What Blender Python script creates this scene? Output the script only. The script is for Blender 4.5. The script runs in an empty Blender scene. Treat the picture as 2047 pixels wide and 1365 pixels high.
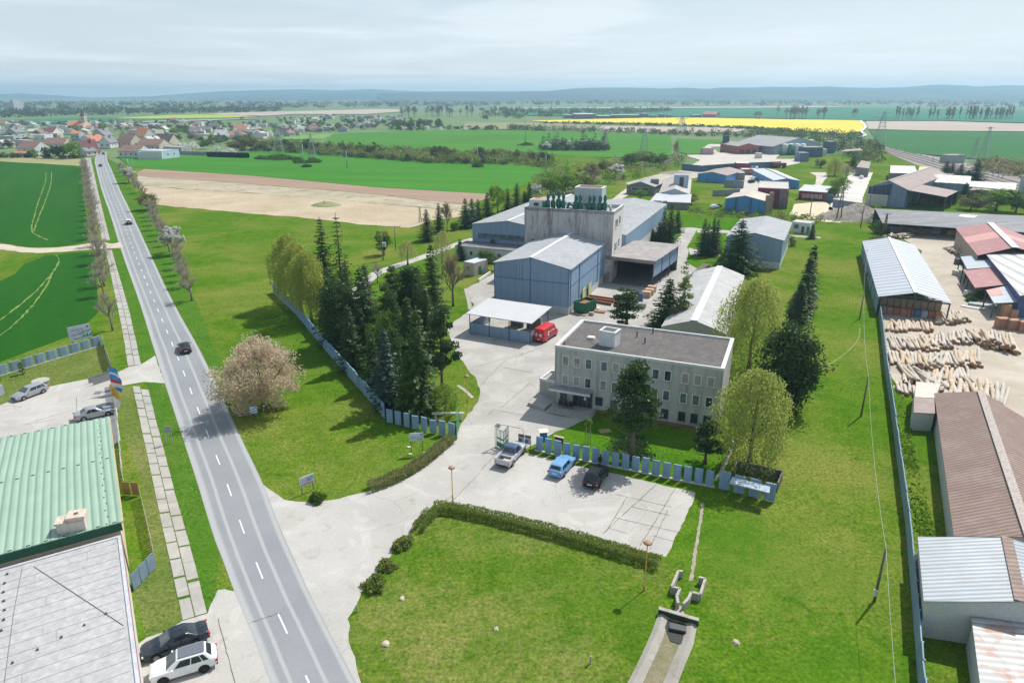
import bpy,bmesh,math,random
import numpy as np
from mathutils import Vector,Matrix
from mathutils.geometry import tessellate_polygon
R=math.radians
C=bpy.context.scene.collection
scene=bpy.context.scene
random.seed(7)
rng=np.random.default_rng(11)
CAMH=40.0;FPX=1365.0;PITCH=R(19.82);PCX,PCY=1023.5,682.5
_s,_c=math.sin(PITCH),math.cos(PITCH)
def ray(x,y):
 u=(x-PCX)/FPX;v=(y-PCY)/FPX
 return(u,_c-v*_s,-_s-v*_c)
def G(x,y,z=0.0):
 d=ray(x,y);t=(z-CAMH)/d[2]
 return Vector((d[0]*t,d[1]*t,z))
def Zat(P,y):
 v=(y-PCY)/FPX
 return CAMH+P[1]/(_c-v*_s)*(-_s-v*_c)
def Wpt(A,B,x,y):
 """(distance along the wall A->B, height) of the photo point on that upright wall"""
 d=ray(x,y);ex,ey=B[0]-A[0],B[1]-A[1];L=math.hypot(ex,ey);nx,ny=ey/L,-ex/L
 t=(A[0]*nx+A[1]*ny)/(d[0]*nx+d[1]*ny)
 return((d[0]*t-A[0])*ex+(d[1]*t-A[1])*ey)/L,CAMH+d[2]*t
def px_w(P,w):
 """metres covered by w photo pixels at place P"""
 depth=P[1]*_c-(P[2]-CAMH)*_s
 return w*depth/FPX
class NT:
 def __init__(s,name):
  s.m=bpy.data.materials.new(name);s.m.use_nodes=True
  s.t=s.m.node_tree;s.t.nodes.clear()
 def n(s,typ,ins=None,**kw):
  nd=s.t.nodes.new(typ)
  for k,v in kw.items():setattr(nd,k,v)
  for k,v in(ins or{}).items():
   sk=nd.inputs[k]
   if hasattr(v,'is_output')or isinstance(v,bpy.types.NodeSocket):s.t.links.new(v,sk)
   else:
    if sk.type=='RGBA' and len(v)==3:v=(*v,1)
    sk.default_value=v
  return nd
 def noise(s,vec,scale,detail=5,rough=.6,dist=0.0):
  return s.n('ShaderNodeTexNoise',{'Vector':vec,'Scale':scale,'Detail':detail,'Roughness':rough,'Distortion':dist}).outputs[0]
 def ramp(s,fac,stops):
  r=s.n('ShaderNodeValToRGB',{'Fac':fac});e=r.color_ramp.elements
  while len(e)<len(stops):e.new(0.5)
  for i,(p,c)in enumerate(stops):
   e[i].position=p;e[i].color=(*c,1)if len(c)==3 else c
  return r.outputs[0]
 def sstep(s,fac,a,b):
  return s.n('ShaderNodeMapRange',{'Value':fac,'From Min':a,'From Max':b}).outputs[0]
 def mix(s,fac,a,b,mode='MIX'):
  m=s.n('ShaderNodeMix',data_type='RGBA',blend_type=mode)
  for k,v in((0,fac),(6,a),(7,b)):
   if isinstance(v,bpy.types.NodeSocket):s.t.links.new(v,m.inputs[k])
   else:m.inputs[k].default_value=v if k==0 else(*v,1)
  return m.outputs[2]
 def math(s,op,a,b=0.0,c=0.0):
  m=s.n('ShaderNodeMath',operation=op)
  for i,v in enumerate((a,b,c)):
   if isinstance(v,bpy.types.NodeSocket):s.t.links.new(v,m.inputs[i])
   else:m.inputs[i].default_value=v
  return m.outputs[0]
 def pos(s,scale=None):
  g=s.n('ShaderNodeNewGeometry').outputs['Position']
  if scale:g=s.n('ShaderNodeVectorMath',{0:g,1:scale},operation='MULTIPLY').outputs[0]
  return g
 def obj(s,scale=None):
  g=s.n('ShaderNodeTexCoord').outputs['Object']
  if scale:g=s.n('ShaderNodeVectorMath',{0:g,1:scale},operation='MULTIPLY').outputs[0]
  return g
 def out(s,sh):
  o=s.n('ShaderNodeOutputMaterial');s.t.links.new(sh,o.inputs[0]);return s.m
 def pbr(s,col,rough=.8,spec=.3,metal=0.0,bump=None,bs=.3,bd=.05,emit=None):
  ins={'Base Color':col,'Roughness':rough,'Specular IOR Level':spec,'Metallic':metal}
  if bump is not None:
   ins['Normal']=s.n('ShaderNodeBump',{'Height':bump,'Strength':bs,'Distance':bd}).outputs[0]
  p=s.n('ShaderNodeBsdfPrincipled',ins)
  return s.out(p.outputs[0])
MATS={}
def M(name,c1,c2=None,scale=.6,rough=.75,spec=.3,metal=0.0,stretch=None,bump=0.0,c3=None,fine=6.0,lo=.35,hi=.65,space='obj'):
 """weathered surface: two tones blended by broad noise, a third in small patches, plus fine grain"""
 if name in MATS:return MATS[name]
 t=NT(name);v=t.obj(stretch)if space=='obj' else t.pos(stretch)
 if c2 is None:c2=tuple(x*.82 for x in c1)
 n1=t.noise(v,scale,6,.65)
 col=t.ramp(n1,[(lo,c1),(hi,c2)])
 if c3 is not None:
  col=t.mix(t.sstep(t.noise(v,scale*2.3,7,.7,.4),.54,.66),col,c3)
 n2=t.noise(v,fine,4,.6)
 col=t.mix(.35,col,t.ramp(n2,[(.3,(.35,)*3),(.7,(.75,)*3)]),'OVERLAY')
 MATS[name]=t.pbr(col,rough,spec,metal,n2 if bump else None,bump)
 return MATS[name]
def paint(name,c,rough=.25,spec=.5,metal=0.0):
 if name in MATS:return MATS[name]
 t=NT(name);n=t.noise(t.obj(),2.0,5,.6)
 col=t.mix(t.sstep(n,.4,.75),c,tuple(x*.75+.03 for x in c))
 ro=t.ramp(n,[(.3,(rough,)*3),(.8,(min(1,rough+.2),)*3)])
 MATS[name]=t.pbr(col,ro,spec,metal);return MATS[name]
def glass(name,c=(.02,.03,.04),rough=.08):
 if name in MATS:return MATS[name]
 t=NT(name);n=t.noise(t.obj(),1.1,3,.5)
 col=t.ramp(n,[(.35,c),(.7,tuple(x*2.2+.01 for x in c))])
 MATS[name]=t.pbr(col,rough,.6);return MATS[name]
def corrugated(name,c1,c2,ax,pitch=.35,rust=None,rough=.5,metal=0.0,amt=.55,dark=.72,bs=.6):
 """ribbed sheet: ribs run perpendicular to direction ax (a world xy direction)"""
 if name in MATS:return MATS[name]
 t=NT(name);p=t.pos()
 d=t.n('ShaderNodeVectorMath',{0:p,1:(ax[0],ax[1],0)},operation='DOT_PRODUCT').outputs['Value']
 w=t.math('SINE',t.math('MULTIPLY',d,2*math.pi/pitch))
 n=t.noise(p,.35,6,.65);col=t.ramp(n,[(.35,c1),(.65,c2)])
 sh=t.n('ShaderNodeVectorMath',{0:p,1:(1,1,.2)},operation='MULTIPLY').outputs[0]
 if rust:col=t.mix(t.math('MULTIPLY',t.sstep(t.noise(sh,.55,7,.7,.6),.5,.66),amt),col,rust)
 trough=t.sstep(w,-.2,-1.0)
 col=t.mix(t.math('MULTIPLY',trough,.6),col,tuple(x*dark*.6 for x in c2))  # colour goes darker along the troughs between ribs
 MATS[name]=t.pbr(col,rough,.3,metal,w,bs,.05);return MATS[name]
def leafmat(name,cols,trans=.3,rough=.6):
 if name in MATS:return MATS[name]
 t=NT(name)
 rp=t.n('ShaderNodeNewGeometry').outputs['Random Per Island']
 oi=t.n('ShaderNodeObjectInfo').outputs['Random']
 nz=t.noise(t.pos(),.45,3,.5)
 f=t.math('ADD',t.math('MULTIPLY',rp,.45),t.math('ADD',t.math('MULTIPLY',nz,.6),t.math('MULTIPLY',oi,.2)))
 f=t.math('SUBTRACT',f,.12)
 k=len(cols)
 col=t.ramp(f,[(.12+.76*i/(k-1),c)for i,c in enumerate(cols)])
 d=t.n('ShaderNodeBsdfDiffuse',{'Color':col,'Roughness':.8})
 tr=t.n('ShaderNodeBsdfTranslucent',{'Color':t.mix(.5,col,tuple(min(1,x*1.3)for x in cols[-1]))})
 mx=t.n('ShaderNodeMixShader',{0:trans,1:d.outputs[0],2:tr.outputs[0]})
 gl=t.n('ShaderNodeBsdfGlossy',{'Color':(.5,.55,.5,1),'Roughness':.45})
 m2=t.n('ShaderNodeMixShader',{0:.035,1:mx.outputs[0],2:gl.outputs[0]})
 MATS[name]=t.out(m2.outputs[0]);return MATS[name]
def perp(a,b):
 d=Vector((b[0]-a[0],b[1]-a[1],0)).normalized()
 return d,Vector((-d.y,d.x,0))
class MB:
 def __init__(s):s.v=[];s.f=[];s.mi=[]
 def face(s,pts,mi=0):
  i=len(s.v);s.v+=[tuple(p)for p in pts];s.f.append(tuple(range(i,i+len(pts))));s.mi.append(mi);return s
 def poly(s,pts,mi=0):
  pts=[Vector(p)for p in pts];i=len(s.v);s.v+=[tuple(p)for p in pts]
  for t in tessellate_polygon([pts]):
   a,b,c=t
   n=(pts[b]-pts[a]).cross(pts[c]-pts[a])
   if n.z<0:a,c=c,a
   s.f.append((i+a,i+b,i+c));s.mi.append(mi)
  return s
 def hexa(s,b,t,mi=0,caps=True):
  """closed solid between two polygons with equal corner counts"""
  n=len(b);i=len(s.v);s.v+=[tuple(p)for p in b]+[tuple(p)for p in t]
  ar=sum((b[k][0]*b[(k+1)%n][1]-b[(k+1)%n][0]*b[k][1])for k in range(n))
  o=range(n)if ar>0 else range(n-1,-1,-1);o=list(o)
  for k in range(n):
   a,c=o[k],o[(k+1)%n];s.f.append((i+a,i+c,i+n+c,i+n+a));s.mi.append(mi)
  if caps:
   s.f.append(tuple(i+k for k in reversed(o)));s.f.append(tuple(i+n+k for k in o));s.mi+=[mi,mi]
  return s
 def prism(s,pts,z0,z1,mi=0):
  return s.hexa([(p[0],p[1],z0)for p in pts],[(p[0],p[1],z1)for p in pts],mi)
 def box(s,c,dx,size,mi=0):
  """box centred at c (z = centre), dx = horizontal unit direction of its length"""
  d=Vector((dx[0],dx[1],0)).normalized();n=Vector((-d.y,d.x,0));L,W,H=[k/2 for k in size];c=Vector(c)
  q=[c+d*a*L+n*b*W for a,b in((-1,-1),(1,-1),(1,1),(-1,1))]
  return s.hexa([p+Vector((0,0,-H))for p in q],[p+Vector((0,0,H))for p in q],mi)
 def bar(s,a,b,w,h=None,mi=0):
  """square bar from a to b"""
  h=h or w;a=Vector(a);b=Vector(b);d=(b-a).normalized()
  u=d.cross(Vector((0,0,1)))
  if u.length<1e-3:u=Vector((1,0,0))
  u.normalize();v=u.cross(d).normalized();i=len(s.v)
  for p in(a,b):
   for x,y in((-1,-1),(1,-1),(1,1),(-1,1)):s.v.append(tuple(p+u*x*w/2+v*y*h/2))
  for f in((0,1,5,4),(1,2,6,5),(2,3,7,6),(3,0,4,7),(3,2,1,0),(4,5,6,7)):
   s.f.append(tuple(i+k for k in f));s.mi.append(mi)
  return s
 def tube(s,pts,rad,n=8,mi=0,cap=True):
  pts=[Vector(p)for p in pts];i0=len(s.v);m=len(pts)
  if not hasattr(rad,'__len__'):rad=[rad]*m
  u=None
  for k,p in enumerate(pts):
   d=(pts[min(k+1,m-1)]-pts[max(k-1,0)])
   d=d.normalized()if d.length>1e-9 else Vector((0,0,1))
   if u is None:
    u=d.orthogonal().normalized()
   else:
    u=(u-d*u.dot(d));u=u.normalized()if u.length>1e-6 else d.orthogonal().normalized()
   v=d.cross(u)
   for j in range(n):
    a=2*math.pi*j/n;s.v.append(tuple(p+(u*math.cos(a)+v*math.sin(a))*rad[k]))
  for k in range(m-1):
   for j in range(n):
    a=i0+k*n+j;b=i0+k*n+(j+1)%n;s.f.append((a,b,b+n,a+n));s.mi.append(mi)
  if cap:
   s.f.append(tuple(i0+j for j in reversed(range(n))));s.f.append(tuple(i0+(m-1)*n+j for j in range(n)));s.mi+=[mi,mi]
  return s
 def build(s,name,mats,parent=None,smooth=False,local=False,bevel=0.0):
  me=bpy.data.meshes.new(name)
  off=Vector((0,0,0))if(parent is None or local)else world_loc(parent)
  me.from_pydata([(x-off.x,y-off.y,z-off.z)for x,y,z in s.v],[],s.f)
  if not isinstance(mats,(list,tuple)):mats=[mats]
  for m in mats:me.materials.append(m)
  if len(mats)>1:me.polygons.foreach_set('material_index',s.mi)
  if smooth:me.polygons.foreach_set('use_smooth',[True]*len(me.polygons))
  me.update()
  o=bpy.data.objects.new(name,me);C.objects.link(o);o.parent=parent
  if bevel:
   b=o.modifiers.new('bevel','BEVEL');b.width=bevel;b.segments=2;b.limit_method='ANGLE';b.angle_limit=R(35)
  return o
def world_loc(o):
 p=Vector(o.location)
 while o.parent:o=o.parent;p+=Vector(o.location)
 return p
def tag(o,label=None,cat=None,group=None,kind=None):
 if label:o['label']=label
 if cat:o['category']=cat
 if group:o['group']=group
 if kind:o['kind']=kind
 return o
def thing(name,label,cat,loc=(0,0,0),rz=0.0,group=None):
 o=bpy.data.objects.new(name,None);C.objects.link(o);o.location=loc;o.rotation_euler=(0,0,rz)
 o.empty_display_size=.2
 return tag(o,label,cat,group)
def copy_tree(o,parent=None):
 c=o.copy();C.objects.link(c);c.parent=parent
 for ch in o.children:copy_tree(ch,c)
 return c
def rawmesh(name,V,F,mats,mi=None,smooth=False):
 """numpy verts (n,3) and quads (m,4) -> mesh data"""
 V=np.asarray(V,np.float32);F=np.asarray(F,np.int32)
 me=bpy.data.meshes.new(name);me.vertices.add(len(V));me.vertices.foreach_set('co',V.ravel())
 k=F.shape[1];me.loops.add(F.size);me.loops.foreach_set('vertex_index',F.ravel())
 me.polygons.add(len(F));me.polygons.foreach_set('loop_start',np.arange(0,F.size,k,dtype=np.int32))
 me.polygons.foreach_set('loop_total',np.full(len(F),k,np.int32))
 for m in mats:me.materials.append(m)
 if mi is not None:me.polygons.foreach_set('material_index',np.asarray(mi,np.int32))
 if smooth:me.polygons.foreach_set('use_smooth',np.ones(len(F),bool))
 me.update(calc_edges=True);me.validate();return me
def obj_of(me,name,parent=None,loc=(0,0,0)):
 o=bpy.data.objects.new(name,me);C.objects.link(o);o.parent=parent;o.location=loc;return o
def lettering(parent,s,origin,xdir,up,size,m,name='lettering',align='LEFT'):
 cu=bpy.data.curves.new(name,'FONT');cu.body=s;cu.size=size;cu.extrude=.004;cu.align_x=align
 cu.materials.append(m);o=bpy.data.objects.new(name,cu);C.objects.link(o)
 x=Vector(xdir).normalized();y=Vector(up).normalized();z=x.cross(y)
 mw=Matrix((x,y,z)).transposed().to_4x4();mw.translation=Vector(origin)-(world_loc(parent)if parent else Vector())
 bpy.context.view_layer.update();me=bpy.data.meshes.new_from_object(o.evaluated_get(bpy.context.evaluated_depsgraph_get()))
 bpy.data.objects.remove(o);o=bpy.data.objects.new(name,me);C.objects.link(o)
 if not me.materials:me.materials.append(m)
 o.parent=parent;o.matrix_local=mw
 return o
def resample(pts,step,closed=True):
 out=[];n=len(pts)
 for i in range(n if closed else n-1):
  a,b=pts[i],pts[(i+1)%n];L=(b-a).length;k=max(1,int(L/step))
  for j in range(k):out.append(a.lerp(b,j/k))
 if not closed:out.append(pts[-1])
 return out
def smooth_poly(pts,it=2,closed=True):
 for _ in range(it):
  q=[];n=len(pts)
  for i in range(n if closed else n-1):
   a,b=pts[i],pts[(i+1)%n]
   if not closed and i==0:q.append(a)
   q+=[a.lerp(b,.25),a.lerp(b,.75)]
   if not closed and i==n-2:q.append(b)
  pts=q
 return pts
def sheet(name,px,z,m,rough=0.0,step=0,sm=0,kind='structure',label=None,cat=None,world=False):
 """a flat sheet of ground whose outline is given by photo points"""
 pts=[Vector((p[0],p[1],0))for p in px]if world else[G(*p)for p in px]
 if sm:pts=smooth_poly(pts,sm)
 if step:
  pts=resample(pts,step)
  if rough:pts=[p+Vector((random.uniform(-rough,rough),random.uniform(-rough,rough),0))for p in pts]
 mb=MB();mb.poly([(p.x,p.y,z)for p in pts])
 return tag(mb.build(name,m),label,cat,None,kind)
def strip_pts(px,w,sm=2):
 """centre line photo points + width in metres -> outline polygon in world"""
 c=[G(*p)for p in px]
 if sm:c=smooth_poly(c,sm,False)
 L,Rr=[],[]
 for i,p in enumerate(c):
  d=(c[min(i+1,len(c)-1)]-c[max(i-1,0)]).normalized();n=Vector((-d.y,d.x,0))
  L.append(p+n*w/2);Rr.append(p-n*w/2)
 return L+Rr[::-1]
cd=bpy.data.cameras.new('camera');cam=bpy.data.objects.new('camera',cd);C.objects.link(cam)
cd.sensor_width=36;cd.lens=36*FPX/2047;cd.clip_start=.5;cd.clip_end=60000
cam.location=(0,0,CAMH);cam.rotation_euler=(math.pi/2-PITCH,0,0);scene.camera=cam
SUN_EL,SUN_AZ=R(53),math.atan2(.72,.69)
w=bpy.data.worlds.new('World');scene.world=w;w.use_nodes=True;wt=w.node_tree;wt.nodes.clear()
def wn(t,ins=None,**kw):
 nd=wt.nodes.new(t)
 for k,v in kw.items():setattr(nd,k,v)
 for k,v in(ins or{}).items():
  if isinstance(v,bpy.types.NodeSocket):wt.links.new(v,nd.inputs[k])
  else:nd.inputs[k].default_value=v
 return nd
sky=wn('ShaderNodeTexSky',sky_type='NISHITA',sun_disc=False,sun_elevation=SUN_EL,sun_rotation=SUN_AZ,altitude=200,air_density=1.0,dust_density=2.6,ozone_density=1.0)
tc=wn('ShaderNodeTexCoord').outputs['Generated']
sx=wn('ShaderNodeSeparateXYZ',{0:tc})
zz=wn('ShaderNodeMath',{0:sx.outputs[2],1:.035},operation='ADD').outputs[0]
pv=wn('ShaderNodeCombineXYZ',{0:wn('ShaderNodeMath',{0:sx.outputs[0],1:zz},operation='DIVIDE').outputs[0],1:wn('ShaderNodeMath',{0:sx.outputs[1],1:zz},operation='DIVIDE').outputs[0],2:3.1}).outputs[0]
cn=wn('ShaderNodeTexNoise',{'Vector':pv,'Scale':.42,'Detail':7,'Roughness':.55,'Distortion':.35}).outputs[0]
cm=wn('ShaderNodeMapRange',{'Value':cn,'From Min':.4,'From Max':.68,'To Min':.72,'To Max':1.0}).outputs[0]
hz=wn('ShaderNodeMapRange',{'Value':sx.outputs[2],'From Min':0.0,'From Max':.14}).outputs[0]
vl=wn('ShaderNodeMapRange',{'Value':sx.outputs[2],'From Min':.16,'From Max':.6,'To Min':1.0,'To Max':.5}).outputs[0]
cc=wn('ShaderNodeMix',{0:hz,6:(8.8,9.2,9.4,1),7:(5.6,6.7,7.5,1)},data_type='RGBA')
wh=wn('ShaderNodeMapRange',{'Value':cn,'From Min':.52,'From Max':.62}).outputs[0]
c2=wn('ShaderNodeMix',{0:wn('ShaderNodeMath',{0:wh,1:.6},operation='MULTIPLY').outputs[0],6:cc.outputs[2],7:(7.9,8.4,8.7,1)},data_type='RGBA')
cl=wn('ShaderNodeMix',{0:wn('ShaderNodeMath',{0:cm,1:vl},operation='MULTIPLY').outputs[0],6:sky.outputs[0],7:c2.outputs[2]},data_type='RGBA')
bg=wn('ShaderNodeBackground',{'Color':cl.outputs[2],'Strength':.1})
wt.links.new(bg.outputs[0],wn('ShaderNodeOutputWorld').inputs[0])
ld=bpy.data.lights.new('sun','SUN');ld.energy=4.5;ld.angle=R(.53);ld.color=(1,.955,.88)
sun=bpy.data.objects.new('sun',ld);C.objects.link(sun)
sd=Vector((math.sin(SUN_AZ)*math.cos(SUN_EL),math.cos(SUN_AZ)*math.cos(SUN_EL),math.sin(SUN_EL)))
sun.rotation_euler=sd.to_track_quat('Z','Y').to_euler();sun.location=sd*200
scene.view_settings.view_transform='Standard';scene.view_settings.look='None'
scene.view_settings.exposure=.24;scene.view_settings.gamma=1.0
try:
 scene.cycles.use_denoising=True;scene.cycles.max_bounces=5;scene.cycles.transparent_max_bounces=6
 scene.cycles.diffuse_bounces=3;scene.cycles.glossy_bounces=2;scene.cycles.volume_bounces=0
 scene.cycles.sample_clamp_indirect=6
except Exception:pass
t=NT('haze_air');hv=t.n('ShaderNodeVolumePrincipled',{'Color':(.5,.79,1.0,1),'Density':1.8e-4,'Anisotropy':.3})
ho=t.n('ShaderNodeOutputMaterial');t.t.links.new(hv.outputs[0],ho.inputs['Volume'])
hb=MB();hb.prism([(-16000,-400),(16000,-400),(16000,9600),(-16000,9600)],-8.0,142.0)
tag(hb.build('haze',t.m),'pale bluish spring haze over the plain','haze',None,'stuff')
def grassmat(name,a,b,dry,dryamt=.5,sc=1.0,bumpd=.12):
 t=NT(name);p=t.pos()
 big=t.noise(p,.045*sc,5,.6,.3);mid=t.noise(p,.35*sc,6,.65,.5);fine=t.noise(p,3.2*sc,5,.7)
 blade=t.noise(t.pos((1,1.6,1)),9*sc,3,.7)
 col=t.ramp(mid,[(.32,a),(.68,b)])
 dm=t.math('MULTIPLY',t.sstep(t.math('ADD',t.math('MULTIPLY',big,.65),t.math('MULTIPLY',t.noise(p,1.1*sc,6,.7),.35)),.46,.6),dryamt)
 col=t.mix(dm,col,dry)
 col=t.mix(t.math('MULTIPLY',t.sstep(t.noise(p,1.5*sc,5,.65,.4),.56,.7),.55),col,tuple(x*.5 for x in a))
 col=t.mix(t.math('MULTIPLY',t.sstep(t.noise(p,2.6*sc,4,.7),.62,.74),.5),col,tuple(min(.5,x*1.25)for x in dry))
 col=t.mix(.75,col,t.ramp(fine,[(.3,(.16,)*3),(.7,(.88,)*3)]),'OVERLAY')
 col=t.mix(.6,col,t.ramp(blade,[(.25,(.2,)*3),(.75,(.8,)*3)]),'OVERLAY')
 col=t.mix(t.math('MULTIPLY',t.sstep(t.noise(p,.06*sc,5,.6,.6),.5,.7),.5),col,(.06,.155,.012))
 return t.pbr(col,.95,0,0,t.math('ADD',t.math('MULTIPLY',fine,.7),t.math('MULTIPLY',blade,.5)),.55,bumpd)
GR=grassmat('meadow_grass',(.044,.122,.006),(.098,.175,.014),(.2,.2,.05),.7)
GRL=grassmat('lawn_grass',(.038,.125,.005),(.072,.175,.01),(.14,.18,.03),.35)
GRV=grassmat('verge_grass',(.04,.125,.01),(.075,.17,.018),(.13,.16,.04),.3)
GRD=grassmat('dry_lawn_grass',(.08,.125,.024),(.13,.17,.042),(.2,.195,.075),.75)
def cropmat(name,a,b,dr,lines=None,pitch=14.0,lw=.05,lc=(.3,.36,.12),patch=.0,pc=(.35,.38,.12)):
 t=NT(name);p=t.pos()
 sv=t.n('ShaderNodeVectorMath',{0:p,1:(dr[0],dr[1],0)},operation='DOT_PRODUCT').outputs['Value']
 su=t.n('ShaderNodeVectorMath',{0:p,1:(-dr[1],dr[0],0)},operation='DOT_PRODUCT').outputs['Value']
 sp=t.n('ShaderNodeCombineXYZ',{0:t.math('MULTIPLY',sv,.006),1:t.math('MULTIPLY',su,.09),2:0.0}).outputs[0]
 n=t.noise(sp,1.0,5,.6,.2);n2=t.noise(p,.5,5,.7);n3=t.noise(p,.012,4,.5)
 col=t.ramp(t.math('ADD',t.math('MULTIPLY',n,.65),t.math('MULTIPLY',n3,.35)),[(.36,a),(.62,b)])
 col=t.mix(.3,col,t.ramp(n2,[(.3,(.35,)*3),(.7,(.7,)*3)]),'OVERLAY')
 if lines:
  fr=t.math('ABSOLUTE',t.math('SUBTRACT',t.math('FRACT',t.math('DIVIDE',su,pitch)),.5))
  col=t.mix(t.math('MULTIPLY',t.sstep(fr,lw,lw*.4),lines),col,lc)
 if patch:col=t.mix(t.math('MULTIPLY',t.sstep(t.noise(p,.03,6,.7,.6),.6,.72),patch),col,pc)
 return t.pbr(col,.95,.1,0,n2,.4,.1)
ROADD=(G(700,1365)-G(265,430)).normalized()
CROP_L=cropmat('young_wheat',(.010,.078,.003),(.018,.1,.005),ROADD,patch=.25,pc=(.09,.2,.02))
CROP_G=cropmat('green_wheat',(.03,.155,.008),(.054,.195,.014),(1,-.16))
CROP_U=cropmat('upper_wheat',(.036,.155,.01),(.066,.195,.018),(1,-.05))
CROP_R=cropmat('dark_wheat',(.022,.11,.024),(.036,.14,.034),(1,-.02))
CROP_T=cropmat('teal_wheat',(.025,.14,.07),(.04,.17,.09),(1,0))
RAPE=cropmat('rape_flower',(.6,.48,.05),(.7,.56,.07),(1,0))
SOIL=cropmat('ploughed_soil',(.26,.18,.13),(.33,.24,.18),(1,-.16))
SOILF=cropmat('far_soil',(.36,.3,.25),(.44,.37,.31),(1,0))
STUB=M('stubble',(.3,.265,.19),(.42,.37,.28),.08,.95,.1,c3=(.2,.2,.1),fine=1.2,space='pos')
SANDY=M('sandy_soil',(.36,.29,.205),(.45,.38,.275),.05,.95,.1,c3=(.36,.31,.17),fine=.9,space='pos')
TRACK=M('dirt_track',(.42,.36,.28),(.5,.45,.37),.2,.95,.1,fine=2,space='pos')
def concmat(name,a,b,crack=.5,cs=.14,dirt=(.25,.23,.2),da=.5):
 t=NT(name);p=t.pos()
 wv=t.n('ShaderNodeVectorMath',{0:p,1:t.n('ShaderNodeTexNoise',{'Vector':p,'Scale':.5,'Detail':5}).outputs[1]},operation='ADD').outputs[0]
 ce=t.n('ShaderNodeTexVoronoi',{'Vector':wv,'Scale':cs},feature='DISTANCE_TO_EDGE').outputs[0]
 n=t.noise(p,.12,6,.6,.4);f=t.noise(p,4,5,.7);sm=t.noise(p,.55,6,.7,.8)
 col=t.ramp(n,[(.35,a),(.65,b)])
 col=t.mix(t.math('MULTIPLY',t.sstep(sm,.55,.72),da),col,dirt)
 col=t.mix(t.math('MULTIPLY',t.sstep(t.noise(p,.24,3,.4,1.5),.58,.63),.3),col,tuple(x*1.18 for x in b));col=t.mix(t.math('MULTIPLY',t.sstep(t.noise(p,1.1,6,.75,.3),.62,.74),.45),col,dirt)
 col=t.mix(.25,col,t.ramp(f,[(.3,(.36,)*3),(.7,(.68,)*3)]),'OVERLAY')
 cr=t.math('MULTIPLY',t.sstep(ce,.006,.0015),t.math('MULTIPLY',t.sstep(t.noise(p,.09,3,.5),.44,.58),crack))
 col=t.mix(cr,col,(.09,.08,.065))
 return t.pbr(col,.85,.25,0,f,.2,.03)
CONC=concmat('worn_concrete',(.37,.357,.335),(.45,.435,.41),.4)
CONCY=concmat('yard_concrete',(.32,.31,.29),(.42,.405,.38),.45,.11,(.26,.25,.23),.55)
SLAB=concmat('path_slabs',(.31,.30,.28),(.40,.385,.36),.2,.3)
YARDT=concmat('timber_yard_ground',(.36,.315,.26),(.45,.40,.335),.15,.1,(.32,.27,.2),.6)
LANE=concmat('gravel_lane',(.42,.39,.345),(.5,.47,.42),.1,.1)
SAND=M('sand_patch',(.55,.46,.34),(.63,.54,.41),.15,.95,.1,c3=(.42,.36,.26),fine=2,space='pos')
ground=MB();ground.poly([(-15500,-300,-.3),(15500,-300,-.3),(15500,9500,-.3),(-15500,9500,-.3)])
PLAIN=cropmat('plain_land',(.075,.17,.06),(.17,.21,.1),(1,.04),patch=.5,pc=(.28,.25,.18))
tag(ground.build('ground',PLAIN),None,None,None,'structure')
sheet('meadow',[(-500,1700),(-500,330),(165,322),(300,330),(1000,300),(1400,330),(1760,300),(2047,380),(2600,500),(2600,1700)],0.0,GR)
sheet('lawn',[(1100,870),(1176,838),(1440,876),(1455,905),(1445,968),(1250,945),(1075,900)],.004,GRL,.1,.6)
sheet('lawn',[(698,1235),(760,1135),(828,1052),(870,1010),(1330,1120),(1345,1140),(1250,1365),(1210,1500),(780,1500),(722,1365),(699,1285)],.004,grassmat('island_grass',(.05,.12,.008),(.105,.165,.018),(.21,.205,.066),.85),.12,.5,1)
sheet('verge',[(184,318),(188,316),(203,380),(222,430),(240,494),(223,492),(203,405)],.004,GRV)
sheet('verge',[(224,498),(243,498),(278,600),(309,700),(308,712),(282,728),(268,664),(244,571)],.004,GRV,.1,.6)
sheet('verge',[(290,764),(318,764),(333,777),(367,877),(394,960),(429,1079),(437,1108),(434,1180),(414,1226),(383,1102),(354,1002),(296,775)],.004,GRV,.12,.5)
sheet('verge',[(213,316),(226,345),(241,380),(266,430),(307,520),(344,600),(400,697),(425,745),(470,840),(440,720),(395,610),(350,510),(300,420),(262,370),(240,330)],.004,GRV,.1,.8)
sheet('lawn',[(-200,880),(-200,790),(0,757),(205,690),(224,745),(160,758),(92,773),(29,797),(0,810)],.004,GRD,.1,.6)
sheet('lawn',[(238,770),(262,772),(316,1011),(366,1239),(330,1262),(292,1275),(270,1180),(300,1140),(282,960),(240,850)],.004,GRD,.1,.5)
sheet('field',[(-700,345),(0,324),(80,327),(163,333),(168,400),(174,440),(178,484),(120,493),(60,495),(0,485),(-300,460)],.01,CROP_L)
sheet('field',[(-700,340),(-700,334),(0,313),(160,314),(163,332),(0,323)],.01,M('fallow',(.3,.27,.15),(.22,.25,.1),.05,.95,.1,fine=1,space='pos'))
sheet('field',[(190,504),(192,540),(196,600),(196,625),(150,668),(60,701),(0,724),(-400,830),(-700,830),(-500,640),(0,562),(30,548),(48,528),(90,512),(150,505)],.01,CROP_L)
sheet('track',[(-300,460),(0,487),(60,497),(120,495),(180,487),(205,484),(224,488),(243,484),(246,496),(224,497),(185,499),(120,504),(60,507),(0,498),(-300,480)],.03,TRACK,.25,1.5,1)
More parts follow.
